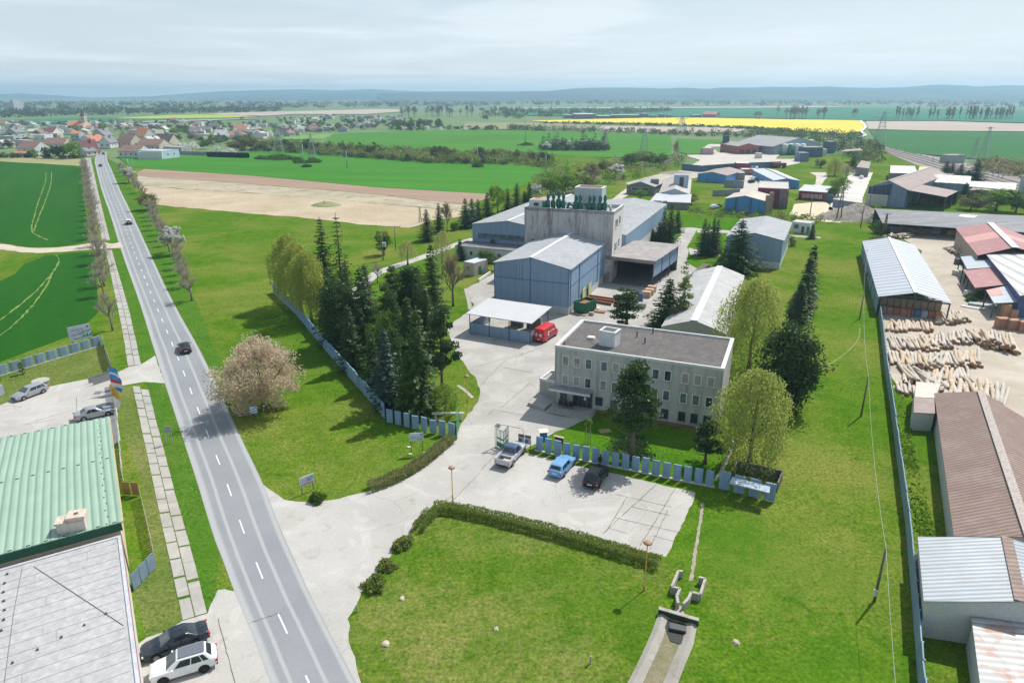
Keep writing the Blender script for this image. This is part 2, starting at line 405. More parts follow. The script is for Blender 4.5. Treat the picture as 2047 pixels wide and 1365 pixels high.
for k,pl in enumerate([[(103,344),(103,365),(92,400),(75,440),(68,462)],[(92,345),(92,362),(76,405),(66,440),(62,462),(72,470),(95,480)],[(0,640),(40,610),(80,575),(110,540),(120,520),(113,510)],[(0,672),(60,620),(95,570),(104,545)]]):
 sheet('field_track',[(p.x,p.y)for p in strip_pts(pl,.34)],.03+.004*k,M('crop_track',(.09,.17,.025),(.22,.27,.09),.15,.95,.1,space='pos'),.2,1.2,world=True)
sheet('field',[(234,314),(262,313),(340,314),(480,304),(560,302),(700,313),(860,326),(1024,328),(1100,340),(1095,352),(1040,372),(1000,386),(968,388),(750,374),(512,352),(290,337),(258,330)],.05,CROP_G)
sheet('field',[(290,338),(512,352.5),(750,375),(970,388),(985,395),(930,410),(845,400),(768,390),(512,369),(425,362),(275,352),(274,345)],.05,SOIL)
sheet('field',[(275,352.5),(425,362.5),(512,369.5),(768,390.5),(845,400.5),(930,410),(960,418),(920,421),(832,414),(666,400),(512,387),(355,377),(275,370)],.05,STUB,.5,4)
sheet('field',[(276,371),(355,377.5),(512,387.5),(666,400.5),(832,414.5),(920,421),(925,432),(860,442),(820,455),(717,449),(653,440),(512,428),(317,411),(296,392)],.05,SANDY,.8,4)
sheet('field',[(640,290),(668,268),(786,263),(900,260.5),(1024,260),(1100,261),(1209,266),(1340,271),(1343,290),(1340,317),(1209,315),(1100,310),(1024,306),(845,301)],.12,CROP_U)
sheet('field',[(563,275),(590,270),(667,268),(645,279),(564,279)],.12,cropmat('pale_wheat',(.12,.26,.06),(.15,.28,.07),(1,0)))
sheet('field',[(1353,277),(1440,280),(1462,284),(1416,289),(1408,294),(1430,308),(1372,309),(1346,300)],.12,CROP_U)
sheet('field',[(1060,242.5),(1106,241),(1256,237.2),(1358,236),(1420,236.3),(1566,239.3),(1707,241),(1722,242.5),(1728,252),(1720,264),(1674,268),(1616,263),(1566,260),(1500,255.5),(1400,252.5),(1256,247),(1100,245)],.5,RAPE)
sheet('field',[(1200,252),(1287,254),(1400,255),(1500,258),(1470,265),(1340,267),(1200,262)],.35,SOILF)
sheet('field',[(930,246),(1080,246),(1200,251),(1200,261),(1024,259),(920,259)],.35,cropmat('grey_field',(.2,.22,.1),(.25,.23,.14),(1,0)))
sheet('field',[(1730,243),(1884,243),(2047,248),(2600,260),(2600,276),(2047,264),(1848,262),(1736,259)],.5,SOILF)
sheet('field',[(1736,260),(1848,262.5),(2047,265),(2600,277),(2600,380),(2047,326),(1892,314),(1816,306),(1762,292)],.3,CROP_R)
sheet('field',[(1590,215),(1800,217),(2047,222),(2600,230),(2600,258),(2047,247),(1884,242),(1730,242),(1560,238),(1340,234),(1100,233),(1000,230),(1010,222),(1300,219)],.9,CROP_T)
sheet('field',[(0,241),(200,236),(330,235.5),(520,234),(520,238),(465,240),(262,245),(150,248),(0,247)],.6,CROP_T)
sheet('field',[(219,238),(340,231.5),(403,230),(473,231),(514,235),(434,237),(294,238.6)],.9,cropmat('yellow_green',(.3,.36,.05),(.36,.38,.06),(1,0)))
sheet('field',[(411,229),(480,226),(620,222.5),(753,219),(800,219.5),(800,224.5),(730,229.5),(589,229),(527,233),(480,232)],.9,SOILF)
sheet('field',[(262,244.5),(465,239),(520,237.5),(520,238.5),(300,246)],1.0,SOILF)
sheet('field',[(1010,216.5),(1300,215),(1500,214),(1640,213),(1700,215),(1500,216.5),(1300,217.5),(1050,218.5)],1.2,SOILF)
sheet('track',[(1722,241.5),(1731,250),(1733,256),(1724,264),(1733,272),(1722,277),(1715,276),(1726,271),(1717,264),(1727,256),(1726,250),(1717,242)],.9,M('white_gravel',(.7,.68,.64),None,.2,.9,.1,space='pos'))
RL=[(201,304),(187.5,316),(194,345),(202.5,380),(221,430),(242,502),(278,600),(309,702),(333,777),(365.5,876),(393,960),(412.6,1025),(429,1079),(446,1120),(469,1185),(505,1268),(540,1365),(592,1500)]
RR=[(214,304),(212.5,316),(225.5,345),(240,380),(265,430),(298,502),(343,600),(400,699),(437,777),(484,880),(524,960),(548,1025),(573,1084),(592,1125),(621,1190),(664,1272),(712,1365),(782,1500)]
def roadmat():
 t=NT('road_asphalt');p=t.pos()
 uv=t.n('ShaderNodeUVMap').outputs[0];sx=t.n('ShaderNodeSeparateXYZ',{0:uv});u=sx.outputs[0]
 n=t.noise(p,.1,5,.6);f=t.noise(p,5,4,.7)
 wob=t.math('ADD',u,t.math('MULTIPLY',t.math('SUBTRACT',t.noise(p,.07,4,.6),.5),.05))
 col=t.ramp(n,[(.35,(.215,.23,.245)),(.65,(.25,.265,.28))])
 bands=None
 for c,wd in((.24,.04),(.655,.04),(.05,.08),(.955,.055)):
  b=t.sstep(t.math('ABSOLUTE',t.math('SUBTRACT',wob,c)),wd,wd*.3)
  bands=b if bands is None else t.math('MAXIMUM',bands,b)
 col=t.mix(t.math('MULTIPLY',bands,.75),col,(.385,.39,.39))
 col=t.mix(.22,col,t.ramp(f,[(.3,(.36,)*3),(.7,(.66,)*3)]),'OVERLAY')
 return t.pbr(col,.8,.3,0,f,.15,.02)
mb=MB();UV=[]
La=smooth_poly([G(*p)for p in RL],2,False);Ra=smooth_poly([G(*p)for p in RR],2,False)
for i in range(len(La)-1):
 mb.face([(q.x,q.y,.012)for q in(La[i],La[i+1],Ra[i+1],Ra[i])])
road=mb.build('road',roadmat());tag(road,None,None,None,'structure')
uvl=road.data.uv_layers.new(name='UVMap')
for k in range(len(road.data.polygons)):
 for j,u in enumerate((0,0,1,1)):uvl.data[k*4+j].uv=(u,k+(j in(1,2)))
CL=[(La[i].lerp(Ra[i],.452))for i in range(len(La))]
mb=MB();acc=0.0;WHITE=M('road_paint',(.8,.8,.78),(.62,.62,.6),.8,.7,space='pos')
dash_on=2.65;gap=5.0;cur=[];dist=0
pl=resample(CL[::-1],.2,False)
D0_=G(579.4,1261.2);kk=min(range(len(pl)),key=lambda i:(pl[i]-D0_).length);s0=-sum((pl[i+1]-pl[i]).length for i in range(kk))
for i in range(len(pl)-1):
 dist+=(pl[i+1]-pl[i]).length
 if(dist+s0)%(dash_on+gap)<dash_on:
  d=(pl[i+1]-pl[i]).normalized();n=Vector((-d.y,d.x,0))*.06
  mb.face([(q.x,q.y,.018 if pl[i].y<200 else.04)for q in(pl[i]+n,pl[i+1]+n,pl[i+1]-n,pl[i]-n)])
tag(mb.build('road_marking',WHITE),None,None,None,'structure')
mb=MB();a,b=G(502,1244),G(562,1224)
n=Vector((.06,.06,0))
for k in range(12):
 p0,p1=a.lerp(b,k/12),a.lerp(b,(k+1)/12);j0,j1=math.sin(k*2.1)*.06,math.sin((k+1)*2.1)*.06
 mb.face([(p0.x-.02,p0.y+j0-.035,.02),(p1.x-.02,p1.y+j1-.035,.02),(p1.x,p1.y+j1+.035,.02),(p0.x,p0.y+j0+.035,.02)])
tag(mb.build('road_joint',M('bitumen',(.05,.05,.05),None,2)),None,None,None,'structure')
sheet('junction',[(505,955),(546,983.7),(570,998.6),(594,1001.5),(626,1004.5),(677,996),(732,983),(771,973),(820,951),(869,917),(913,877),(925,850),(1000,850),(990,890),(1050,905),(1130,925),(1250,952),(1393,985),(1331,1112),(1100,1056),(900,1005),(867,1008),(828,1053),(790,1099),(760,1136),(731,1170),(697,1237),(699,1283),(722,1365),(780,1500),(700,1500),(660,1365),(615,1272),(580,1190),(540,1084),(520,1025)],.008,CONC,.1,.8)
sheet('yard',[(913,877),(920,853),(930,834),(954,807),(959,782),(953,757),(938,742),(924,722),(910,700),(897,668),(896,655),(907,642),(931,627),(948,610),(942,600),(931,577),(956,565),(988,546),(1010,520),(1240,505),(1330,496),(1350,470),(1362,455),(1396,455),(1375,490),(1378,520),(1408,530),(1385,560),(1345,650),(1250,655),(1166,650),(1108,752),(1107,830),(1176,838),(1100,868),(1040,905),(990,895)],.004,CONCY,.15,1.0)
sheet('yard',[(1394,457),(1458,461),(1458,466),(1394,465)],.02,CONC)
sheet('yard',[(1376,496),(1440,502),(1440,512),(1380,510)],.02,CONC)
sheet('car_park',[(-300,905),(-300,870),(0,810),(29,797),(92,773.6),(160,760),(226,748),(259,733),(282,728),(309,711),(330,766),(290,763),(262,768),(230,772),(236,850),(240,880),(213,900),(0,950)],.008,CONC,.08,.8)
sheet('car_park',[(270,1290),(292,1274),(330,1262),(366,1240),(413,1226),(434,1180),(448,1178),(490,1185),(540,1268),(580,1365),(640,1500),(250,1500)],.008,CONC,.08,.8)
def slabpath(Lp,Rp):
 A=[G(*p)for p in Lp];B=[G(*p)for p in Rp]
 ca=resample(A,.01+2.6,False);L=sum((A[i+1]-A[i]).length for i in range(len(A)-1))
 def at(P,f):
  T=sum((P[i+1]-P[i]).length for i in range(len(P)-1));d=f*T
  for i in range(len(P)-1):
   l=(P[i+1]-P[i]).length
   if d<=l or i==len(P)-2:return P[i].lerp(P[i+1],min(1,d/l))
   d-=l
 mb=MB();n=max(2,int(L/2.9))
 for k in range(n):
  for c0,c1 in((0,.48),(.52,1)):
   o=random.uniform(-.05,.05)+(.3 if c0 else 0);f0=max(0,(k+o)/n+.012/n*3);f1=min(1,(k+1+o)/n-.012/n*3)
   if f1<=f0:continue
   q=[]
   for f,cc in((f0,c0),(f1,c0),(f1,c1),(f0,c1)):
    p=at(A,f).lerp(at(B,f),cc+random.uniform(-.02,.02)*(cc in(0,1)));q.append(p)
   h=.03+random.uniform(0,.03)
   mb.prism(q,-.05,h)
 return tag(mb.build('footpath',SLAB),None,None,None,'structure')
slabpath([(171,316),(187,405),(204,480)],[(181,316),(201,405),(220,480)])
slabpath([(211,499),(226,571),(237,623),(245,662),(256,733)],[(223,499),(244,571),(257,616),(268,664),(282,728)])
slabpath([(265,772),(316,1011),(337,1111),(366,1239)],[(295,774),(354,1002),(383,1102),(413,1225)])
DK=M('dark_joint',(.07,.065,.05),(.12,.11,.07),2,.95,space='pos')
mb=MB()
def joint(a,b,w=.05,z=.02,wob=.05):
 A,B=G(*a),G(*b);P=resample([A,B],.7,False);
 P=[p+Vector((random.uniform(-wob,wob),random.uniform(-wob,wob),0))for p in P]
 for i in range(len(P)-1):
  d=(P[i+1]-P[i]).normalized();n=Vector((-d.y,d.x,0))*w/2*random.uniform(.6,1.3)
  mb.face([(q.x,q.y,z)for q in(P[i]+n,P[i+1]+n,P[i+1]-n,P[i]-n)])
for a,b in[((1315,965),(1205,1066)),((1352,973),(1280,1090)),((1253,994),(1210,1065)),((1233,988),(1345,1014)),((1228,1034),(1358,1064)),((1262,1013),(1340,1030)),((1216,1055),(1255,1066)),((1335,1020),(1298,1098)),((1305,1070),(1348,1082)),((905,1000),(960,945)),((960,940),(995,905)),((893,1000),(905,990)),((453,1300),(470,1365)),((436,1236),(453,1300)),((153,795),(154,835)),((50,848),(150,818)),((48,850),(110,838)),((170,800),(200,790)),((195,788),(225,780)),((975,830),(985,820)),((1003,815),(1060,765)),((1000,822),(1045,829)),((1045,829),(1090,790)),((960,770),(1010,720)),((945,735),(1070,700)),((1010,735),(1065,745))]:
 joint(a,b)
tag(mb.build('paving_joint',DK),None,None,None,'structure')
sheet('path',[(p.x,p.y)for p in strip_pts([(948,477),(927,483),(857,510),(773,538),(740,552),(700,600)],3.0)],.01,CONC,world=True)
sheet('path',[(p.x,p.y)for p in strip_pts([(931,577),(937,600),(940,618)],.8)],.008,SLAB,world=True)
sheet('path',[(p.x,p.y)for p in strip_pts([(1405,1005),(1397,1060),(1390,1100),(1385,1140),(1381,1160)],.3,1)],.012,M('gutter_stone',(.25,.22,.17),(.33,.29,.24),1.5,.9,space='pos'),.06,.3,world=True)
sheet('path',[(p.x,p.y)for p in strip_pts([(1468,880),(1460,905),(1440,945),(1430,960)],.4)],.012,SLAB,.05,.5,world=True)
sheet('path',[(p.x,p.y)for p in strip_pts([(1625,738),(1650,733),(1690,708),(1718,678),(1719,655)],.26)],.01,M('trodden_grass',(.2,.22,.08),(.16,.2,.06),.4,.95,.1,space='pos'),.08,.6,world=True)
sheet('path',[(p.x,p.y)for p in strip_pts([(945,795),(930,780),(915,770)],.5)],.01,SLAB,world=True)
sheet('lawn',[(1340,492),(1362,470),(1358,458),(1300,480),(1280,495)],.012,GRL)
sheet('lawn',[(1376,505),(1400,515),(1440,515),(1470,530),(1450,545),(1400,540),(1372,525)],.012,GRL)
sheet('lawn',[(1372,495),(1390,478),(1396,466),(1458,467),(1445,500),(1410,506)],.012,GRL)
sheet('lawn',[(1352,430),(1500,428),(1540,440),(1455,463),(1395,456),(1362,453)],.012,GRL)
sheet('yard',[(1768,452),(1905,452),(1920,440),(2300,440),(2500,900),(2047,870),(1990,830),(1880,800),(1790,775),(1768,700),(1762,628),(1850,610),(1840,500)],.008,YARDT,.3,2)
sheet('lane',[(1480,330),(1530,335),(1545,345),(1520,380),(1515,405),(1505,430),(1475,430),(1490,400),(1470,375),(1450,370),(1470,350)],.02,LANE,.3,2)
sheet('lane',[(1330,345),(1400,335),(1420,350),(1360,362),(1270,375),(1250,366)],.02,YARDT,.3,3)
sheet('lane',[(1370,310),(1425,309),(1405,292),(1420,288),(1465,289),(1462,293),(1420,294),(1440,306),(1500,300),(1530,288),(1545,296),(1560,308),(1550,318),(1600,318),(1600,326),(1560,334),(1380,332),(1400,320),(1385,316)],.03,LANE,.4,4)
sheet('lane',[(1655,420),(1670,390),(1690,360),(1700,345),(1745,345),(1735,370),(1725,395),(1722,425)],.02,concmat('white_lane',(.5,.48,.45),(.58,.56,.53),.1),.2,2)
sheet('lane',[(1618,345),(1650,345),(1655,352),(1640,372),(1625,385),(1605,395),(1600,390),(1630,368),(1632,352)],.02,LANE,.2,2)
sheet('lane',[(1588,408),(1650,402),(1672,425),(1680,445),(1620,442),(1580,430)],.02,SAND,.3,2)
sheet('lane',[(1880,383),(1960,385),(1960,398),(1880,395)],.02,LANE)
sheet('lane',[(1215,405),(1250,378),(1270,372),(1275,378),(1240,400),(1225,410)],.02,LANE,.2,3)
sheet('path',[(1580,470),(1640,474),(1640,477),(1580,473)],.02,SLAB)
sheet('railway',[(1750,292),(1762,291),(1816,305),(1900,318),(1980,340),(2060,360),(2300,420),(2300,450),(2047,392),(1960,366),(1880,346),(1830,330),(1770,305)],.15,M('ballast',(.24,.215,.2),(.3,.27,.255),.1,.95,.1,fine=1.0,space='pos'))
BARK=M('bark',(.13,.095,.07),(.2,.16,.125),3,.9,.1,fine=9)
BARKG=M('grey_bark',(.2,.17,.145),(.28,.25,.22),3,.9,.1,fine=9)
BIRCHB=M('birch_bark',(.42,.4,.36),(.14,.12,.1),2.2,.85,.1,fine=9)
SPRUCE=leafmat('spruce_needles',[(.032,.066,.022),(.06,.115,.034),(.105,.165,.05)],.24)
SPRUCEG=leafmat('green_spruce_needles',[(.03,.075,.016),(.055,.12,.024),(.09,.165,.034)],.24)
SPRUCEB=leafmat('blue_spruce_needles',[(.03,.065,.05),(.058,.115,.088),(.1,.17,.13)],.2)
PINE=leafmat('pine_needles',[(.026,.06,.02),(.05,.105,.03),(.09,.155,.046)],.24)
PINEL=leafmat('light_pine_needles',[(.04,.085,.022),(.075,.14,.035),(.115,.19,.05)],.25)
BIRCH=leafmat('birch_leaves',[(.24,.3,.045),(.33,.39,.07),(.42,.46,.11)],.48)
BIRCHL=leafmat('pale_birch_leaves',[(.24,.25,.08),(.36,.36,.12),(.47,.45,.18)],.45)
WILLOW=leafmat('willow_leaves',[(.24,.3,.055),(.32,.385,.08),(.42,.46,.13)],.48)
GREEN=leafmat('green_leaves',[(.045,.1,.014),(.085,.165,.022),(.14,.235,.036)],.35)
LIME=leafmat('bright_leaves',[(.1,.2,.016),(.16,.28,.025),(.24,.37,.045)],.4)
OLIVE=leafmat('olive_leaves',[(.1,.115,.03),(.17,.18,.05),(.25,.24,.09)],.35)
SHRUB=leafmat('hedge_leaves',[(.11,.18,.03),(.19,.26,.045),(.31,.35,.1)],.4)
WHITEB=leafmat('white_blossom',[(.5,.5,.42),(.68,.68,.62),(.8,.8,.76)],.35)
PINKB=leafmat('pink_buff_blossom',[(.44,.36,.24),(.57,.47,.335),(.7,.6,.45)],.45)
TWIG=leafmat('bare_twigs',[(.33,.28,.22),(.42,.36,.29),(.52,.45,.37)],.2)
TWIGF=leafmat('far_bare_twigs',[(.13,.125,.11),(.18,.17,.15),(.24,.22,.19)],.15)
TWIGO=leafmat('budding_twigs',[(.26,.225,.12),(.34,.29,.16),(.42,.37,.22)],.25)
MAGENTA=leafmat('magenta_blossom',[(.2,.06,.1),(.3,.1,.16),(.4,.17,.24)],.3)
HAZYB=leafmat('distant_leaves',[(.06,.09,.04),(.1,.135,.05),(.15,.18,.075)],.2)
DARKW=leafmat('distant_dark_leaves',[(.03,.055,.03),(.05,.08,.038),(.08,.11,.05)],.15)
def unit(n,r):
 v=r.normal(size=(n,3));return v/np.linalg.norm(v,axis=1,keepdims=True)
def cards(P,D,N,L,W):
 """one leaf each: centre line from P along D (length L), width W across; N gives the facing"""
 S=np.cross(D,N);S/=np.linalg.norm(S,axis=1,keepdims=True)+1e-9
 L=L[:,None];W=W[:,None]
 a=P-S*W*.35;b=P+S*W*.35;c=P+D*L+S*W*.22;d=P+D*L-S*W*.22;m1=P+D*L*.5+S*W*.5;m0=P+D*L*.5-S*W*.5
 V=np.stack([a,b,m1,c,d,m0],1).reshape(-1,3)
 k=np.arange(len(P))[:,None]*6
 F=np.concatenate([k+np.array([[0,1,2,5]]),k+np.array([[5,2,3,4]])],1).reshape(-1,4)
 return V,F
def quads(P,D,N,L,W):
 S=np.cross(D,N);S/=np.linalg.norm(S,axis=1,keepdims=True)+1e-9
 L=L[:,None]/2;W=W[:,None]/2
 V=np.stack([P-D*L-S*W*.6,P-D*L*.3+S*W,P+D*L+S*W*.3,P+D*L*.4-S*W],1).reshape(-1,3)
 return V,np.arange(len(V)).reshape(-1,4)
def trunk_mesh(name,h,r0,mat,r,bend=.02,limbs=0,limb_len=2.0,z0=.3,up=.6,fork=0):
 mb=MB();n=7;pts=[];rad=[]
 for i in range(n):
  t=i/(n-1);pts.append(Vector((r.normal()*bend*h*t,r.normal()*bend*h*t,h*t)));rad.append(r0*(1-t)**.8+.02)
 rad[0]*=1.3;mb.tube(pts,rad,7)
 for k in range(limbs):
  t=z0+(1-z0)*(k+.5)/limbs*.85;i=t*(n-1);j=int(i);p=pts[j].lerp(pts[min(j+1,n-1)],i-j)
  a=k*2.4+r.uniform(-.4,.4);L=limb_len*(1.15-t)*r.uniform(.7,1.2)
  d=Vector((math.cos(a),math.sin(a),up*r.uniform(.6,1.4))).normalized()
  q=[p,p+d*L*.5+Vector((0,0,.05*L)),p+d*L+Vector((0,0,.22*L))]
  mb.tube(q,[r0*.4*(1-t)+.025,r0*.25*(1-t)+.018,.012],5,cap=False)
 o=mb.build(name,mat,None,True);me=o.data;bpy.data.objects.remove(o);return me
def conifer(name,h,rad,mat,seed,whorls=24,droop=.25,base=.06,dens=1.0,up=.0,irr=.18,taper=.8,nl=.5):
 r=np.random.default_rng(seed);P=[];D=[];N=[];L=[];W=[]
 for i in range(whorls):
  t=(i+r.uniform(-.2,.2))/whorls;z=h*(base+(1-base)*t);rr=rad*1.32*(1-t)**taper*(1+r.normal()*irr*.5)
  if t<.12:rr*=.75+t*2
  nb=int(max(4,11*(1-t*.55)*dens))
  a0=r.uniform(0,6.28)
  for b in range(nb):
   a=a0+6.283*b/nb+r.normal()*.15;Lb=max(.25,rr*r.uniform(1-irr*2,1+irr));dr=droop*r.uniform(.6,1.4)
   ns=max(2,int(Lb/.3*dens));s=(np.arange(ns)+.6)/ns
   for sd in(-1,0,1):
    if sd==0 and ns>3:s2=s[::2]
    else:s2=s
    m=len(s2);rad_=s2*Lb;zz=z-dr*rad_+up*rad_**2/max(Lb,.3)+.18*dr*rad_*s2
    ca,sa=math.cos(a),math.sin(a)
    p=np.stack([ca*rad_,sa*rad_,zz],1)+r.normal(size=(m,3))*.05
    ang=a+sd*r.uniform(.5,1.0,m)
    d=np.stack([np.cos(ang),np.sin(ang),-dr-.15+r.normal(size=m)*.22],1);d/=np.linalg.norm(d,axis=1,keepdims=True)
    nn=np.stack([r.normal(size=m)*.3,r.normal(size=m)*.3,np.ones(m)],1)
    P.append(p);D.append(d);N.append(nn);L.append(nl*(1.25-.55*s2)*r.uniform(.7,1.3,m)*(1 if sd else.8));W.append(nl*.5*r.uniform(.7,1.3,m))
 k=14;p=np.zeros((k,3));p[:,2]=h*np.linspace(.9,1.0,k);a=r.uniform(0,6.28,k)
 P.append(p);D.append(np.stack([np.cos(a)*.6,np.sin(a)*.6,np.full(k,.6)],1));N.append(unit(k,r));L.append(np.full(k,.3));W.append(np.full(k,.13))
 P,D,N,L,W=map(np.concatenate,(P,D,N,L,W));V,F=cards(P,D,N,L,W)
 crown=rawmesh('crown',V,F,[mat]);tr=trunk_mesh('trunk',h*.93,.012*h+.05,BARK,r,.004)
 return dict(crown=crown,trunk=tr,h=h,r=rad)
def clumpy(name,h,rad,mat,seed,z0=.28,nclump=46,per=95,leaf=.3,shell=.55,csize=.34,flat=1.0,bark=BARK,top=1.0,ball=True,mats2=None,lim=9):
 """broad crown: clumps of leaves through an uneven ovoid"""
 r=np.random.default_rng(seed);zc=h*(z0+1)/2;hz=h*(1-z0)/2
 c=unit(nclump,r)*(shell+(1-shell)*r.uniform(0,1,(nclump,1))**.6)
 lob=1+.2*np.sin(3*np.arctan2(c[:,1],c[:,0])+seed)+.12*np.sin(5*c[:,2]+seed*2)
 c=c*lob[:,None]*np.array([rad,rad,hz])*.86+np.array([0,0,zc])
 if top!=1.0:
  s=np.clip((c[:,2]-h*z0)/(h*(1-z0)),0,1);c[:,:2]*=(1-(1-top)*s)[:,None]
 cs=csize*rad*r.uniform(.6,1.35,nclump)
 ii=np.repeat(np.arange(nclump),per);g=unit(len(ii),r)*(r.uniform(0,1,(len(ii),1))**.45)
 P=c[ii]+g*cs[ii][:,None]*np.array([1,1,flat*.8]);D=unit(len(ii),r)*.8+g*.6;D/=np.linalg.norm(D,axis=1,keepdims=True)
 N=unit(len(ii),r);L=leaf*r.uniform(.65,1.35,len(ii));W=L*r.uniform(.5,.85,len(ii))
 V,F=quads(P,D,N,L,W)
 crown=rawmesh('crown',V,F,[mat]);tr=trunk_mesh('trunk',h*.85,.016*h+.06,bark,r,.012,lim,rad*1.1,max(.18,z0*.7))
 return dict(crown=crown,trunk=tr,h=h,r=rad)
def weeping(name,h,rad,mat,seed,strands=420,leaf=.22,lo=.1,bark=BARK,dens=13):
 """drooping crown: strands hang from points all through an upright ovoid"""
 r=np.random.default_rng(seed);P=[];D=[];L=[]
 for k in range(strands*2):
  a=r.uniform(0,6.283);f=r.uniform(0,1)**.8;zt=h*(lo+.14+(.98-lo-.14)*f);prof=math.sin(math.pi*min(1,.16+.84*(1-f))**.75)**.6 if f<1 else 0
  prof=(1-f**2.6)**.55*(.72+.28*f if f<.5 else.86+.14*(1-f)*2);rr=rad*prof*r.uniform(.25,1)**.5*(1+.2*math.sin(3*a+seed+4*f)+.1*math.sin(7*a))
  ln=min(zt-h*lo*.6,h*r.uniform(.08,.26));n=max(3,int(ln/leaf*1.05));s=np.linspace(0,1,n);an=a+r.normal()*.12*s
  ra=rr+.12*ln*np.sin(s*2.6);z=zt+.12*ln*np.sin(s*3)*(1-s)-ln*s**1.3
  P.append(np.stack([np.cos(an)*ra,np.sin(an)*ra,z],1)+r.normal(size=(n,3))*.09);D.append(np.stack([np.cos(an)*.4,np.sin(an)*.4,-np.ones(n)],1)+r.normal(size=(n,3))*.6);L.append(leaf*r.uniform(.6,1.5,n))
 P,D,L=map(np.concatenate,(P,D,L));D/=np.linalg.norm(D,axis=1,keepdims=True)
 V,F=quads(P,D,unit(len(P),r),L,L*r.uniform(.4,.7,len(P)))
 crown=rawmesh('crown',V,F,[mat]);tr=trunk_mesh('trunk',h*.86,.017*h+.06,bark,r,.02,12,rad*.95,.3,1.0)
 return dict(crown=crown,trunk=tr,h=h,r=rad)
def bare(name,h,rad,mat,seed,n0=13,bark=BARKG,blossom=None,tw=.035,z0=.22,density=1.0,bl=.16,bper=9,upr=1.0):
 """leafless crown: limbs that fork into twigs (and blossom along them)"""
 r=np.random.default_rng(seed);mb=MB();Q=[];BP=[]
 lo=[];
 def grow(p,d,L,w,lev):
  e=p+d*L
  if lev<=1:mb.tube([p,p.lerp(e,.5)+Vector(r.normal(size=3)*L*.04),e],[w,w*.75,w*.5],5,cap=False)
  else:Q.append((p,e,max(w,tw*.55)))
  if lev>=2 and blossom is not None:
   for s in np.linspace(.25,1,bper):BP.append(p.lerp(e,s))
  if lev>=4:return
  k=(5,5,4,4)[lev]if lev<4 else 3
  k=max(2,int(k*density))
  for i in range(k):
   f=.3+.7*(i+1)/k;q=p.lerp(e,f)
   ax=Vector(unit(1,r)[0]);nd=(d*.9+ax*(.75 if lev else.7)+Vector((0,0,.25*upr))).normalized()
   grow(q,nd,L*r.uniform(.42,.68),w*.5,lev+1)
 base=h*z0
 for i in range(n0):
  a=6.283*i/n0*1.618*1.0+r.uniform(-.3,.3);t=i/n0;z=base+(h*.55-base)*t
  out=(1-.65*t);d=Vector((math.cos(a)*out*rad,math.sin(a)*out*rad,h*.30*upr+h*.18*t)).normalized()
  grow(Vector((0,0,z)),d,(rad*.62)*(1-.25*t)*r.uniform(.8,1.15)*(1 if upr<1.3 else 1.25),.045+.006*h*(1-t),0)
 P=np.array([q[0]for q in Q]);E=np.array([q[1]for q in Q]);W=np.array([q[2]for q in Q]);D=E-P;L=np.linalg.norm(D,axis=1);D/=L[:,None]
 V,F=cards(P,D,unit(len(P),r),L,W*1.9)
 mx=max(1e-3,float(np.percentile(np.hypot(E[:,0],E[:,1]),97)));zm=float(np.percentile(E[:,2],99))
 mats=[mat];mi=np.zeros(len(F),int)
 if blossom is not None:
  B=np.array(BP)+r.normal(size=(len(BP),3))*.09;l=bl*r.uniform(.6,1.5,len(B));V2,F2=quads(B,unit(len(B),r),unit(len(B),r),l,l*.8)
  F=np.concatenate([F,F2+len(V)]);V=np.concatenate([V,V2]);mats.append(blossom);mi=np.concatenate([mi,np.ones(len(F2),int)])
 i0=len(V)
 sc=np.array([rad/mx,rad/mx,h/zm]);V=V*sc
 crown=rawmesh('crown',V,F,mats,mi)
 tp=[Vector((0,0,0)),Vector((.03*h*.1,0,h*.3)),Vector((0,.02,h*.62))];mb.v=[(x*sc[0],y*sc[1],z*sc[2])for x,y,z in mb.v]
 mb.tube(tp,[.02*h+.05,.014*h+.04,.03],7)
 o=mb.build('trunk',bark,None,True);tr=o.data;bpy.data.objects.remove(o)
 return dict(crown=crown,trunk=tr,h=h,r=rad)
def bushmesh(rad,h,mat,seed,per=80,nclump=24,leaf=.2,cs=.42):
 r=np.random.default_rng(seed);c=unit(nclump,r);c[:,2]=np.abs(c[:,2]);c=c*r.uniform(.35,.85,(nclump,1))*np.array([rad,rad,h*.85]);
 ii=np.repeat(np.arange(nclump),per);g=unit(len(ii),r)*r.uniform(0,1,(len(ii),1))**.4
 P=c[ii]+g*np.array([rad,rad,h*.7])*cs*r.uniform(.7,1.1,(len(ii),1));P[:,2]=np.maximum(P[:,2],.04)
 L=leaf*r.uniform(.6,1.4,len(ii));V,F=quads(P,unit(len(ii),r),unit(len(ii),r),L,L*.7)
 return rawmesh('foliage',V,F,[mat])
KINDS={}
def kind(name,*ps):KINDS[name]=list(ps)
kind('spruce',*[conifer('s',14,2.7,SPRUCE,s,26,.3,.05,1.0,.12)for s in(1,2,3)])
kind('green_spruce',*[conifer('s',14,2.9,SPRUCEG,s,24,.34,.05,.95,.1)for s in(4,5)])
kind('sparse_spruce',*[conifer('s',15,2.6,SPRUCE,s,17,.22,.1,.62,.1,.3)for s in(6,7)])
kind('blue_spruce',*[conifer('s',12,2.4,SPRUCEB,s,24,.2,.04,1.0,.14)for s in(8,9)])
kind('slim_spruce',*[conifer('s',11,1.5,SPRUCE,s,24,.3,.04,.9,.1)for s in(10,11)])
kind('pine',*[clumpy('p',11,3.0,PINE,s,.3,44,110,.3,.45,.3,.55,BARK,.55,lim=14)for s in(12,13)])
kind('loose_pine',*[clumpy('p',9,3.0,PINE,s,.12,44,95,.3,.4,.27,.5,BARK,.4,lim=14)for s in(14,15)])
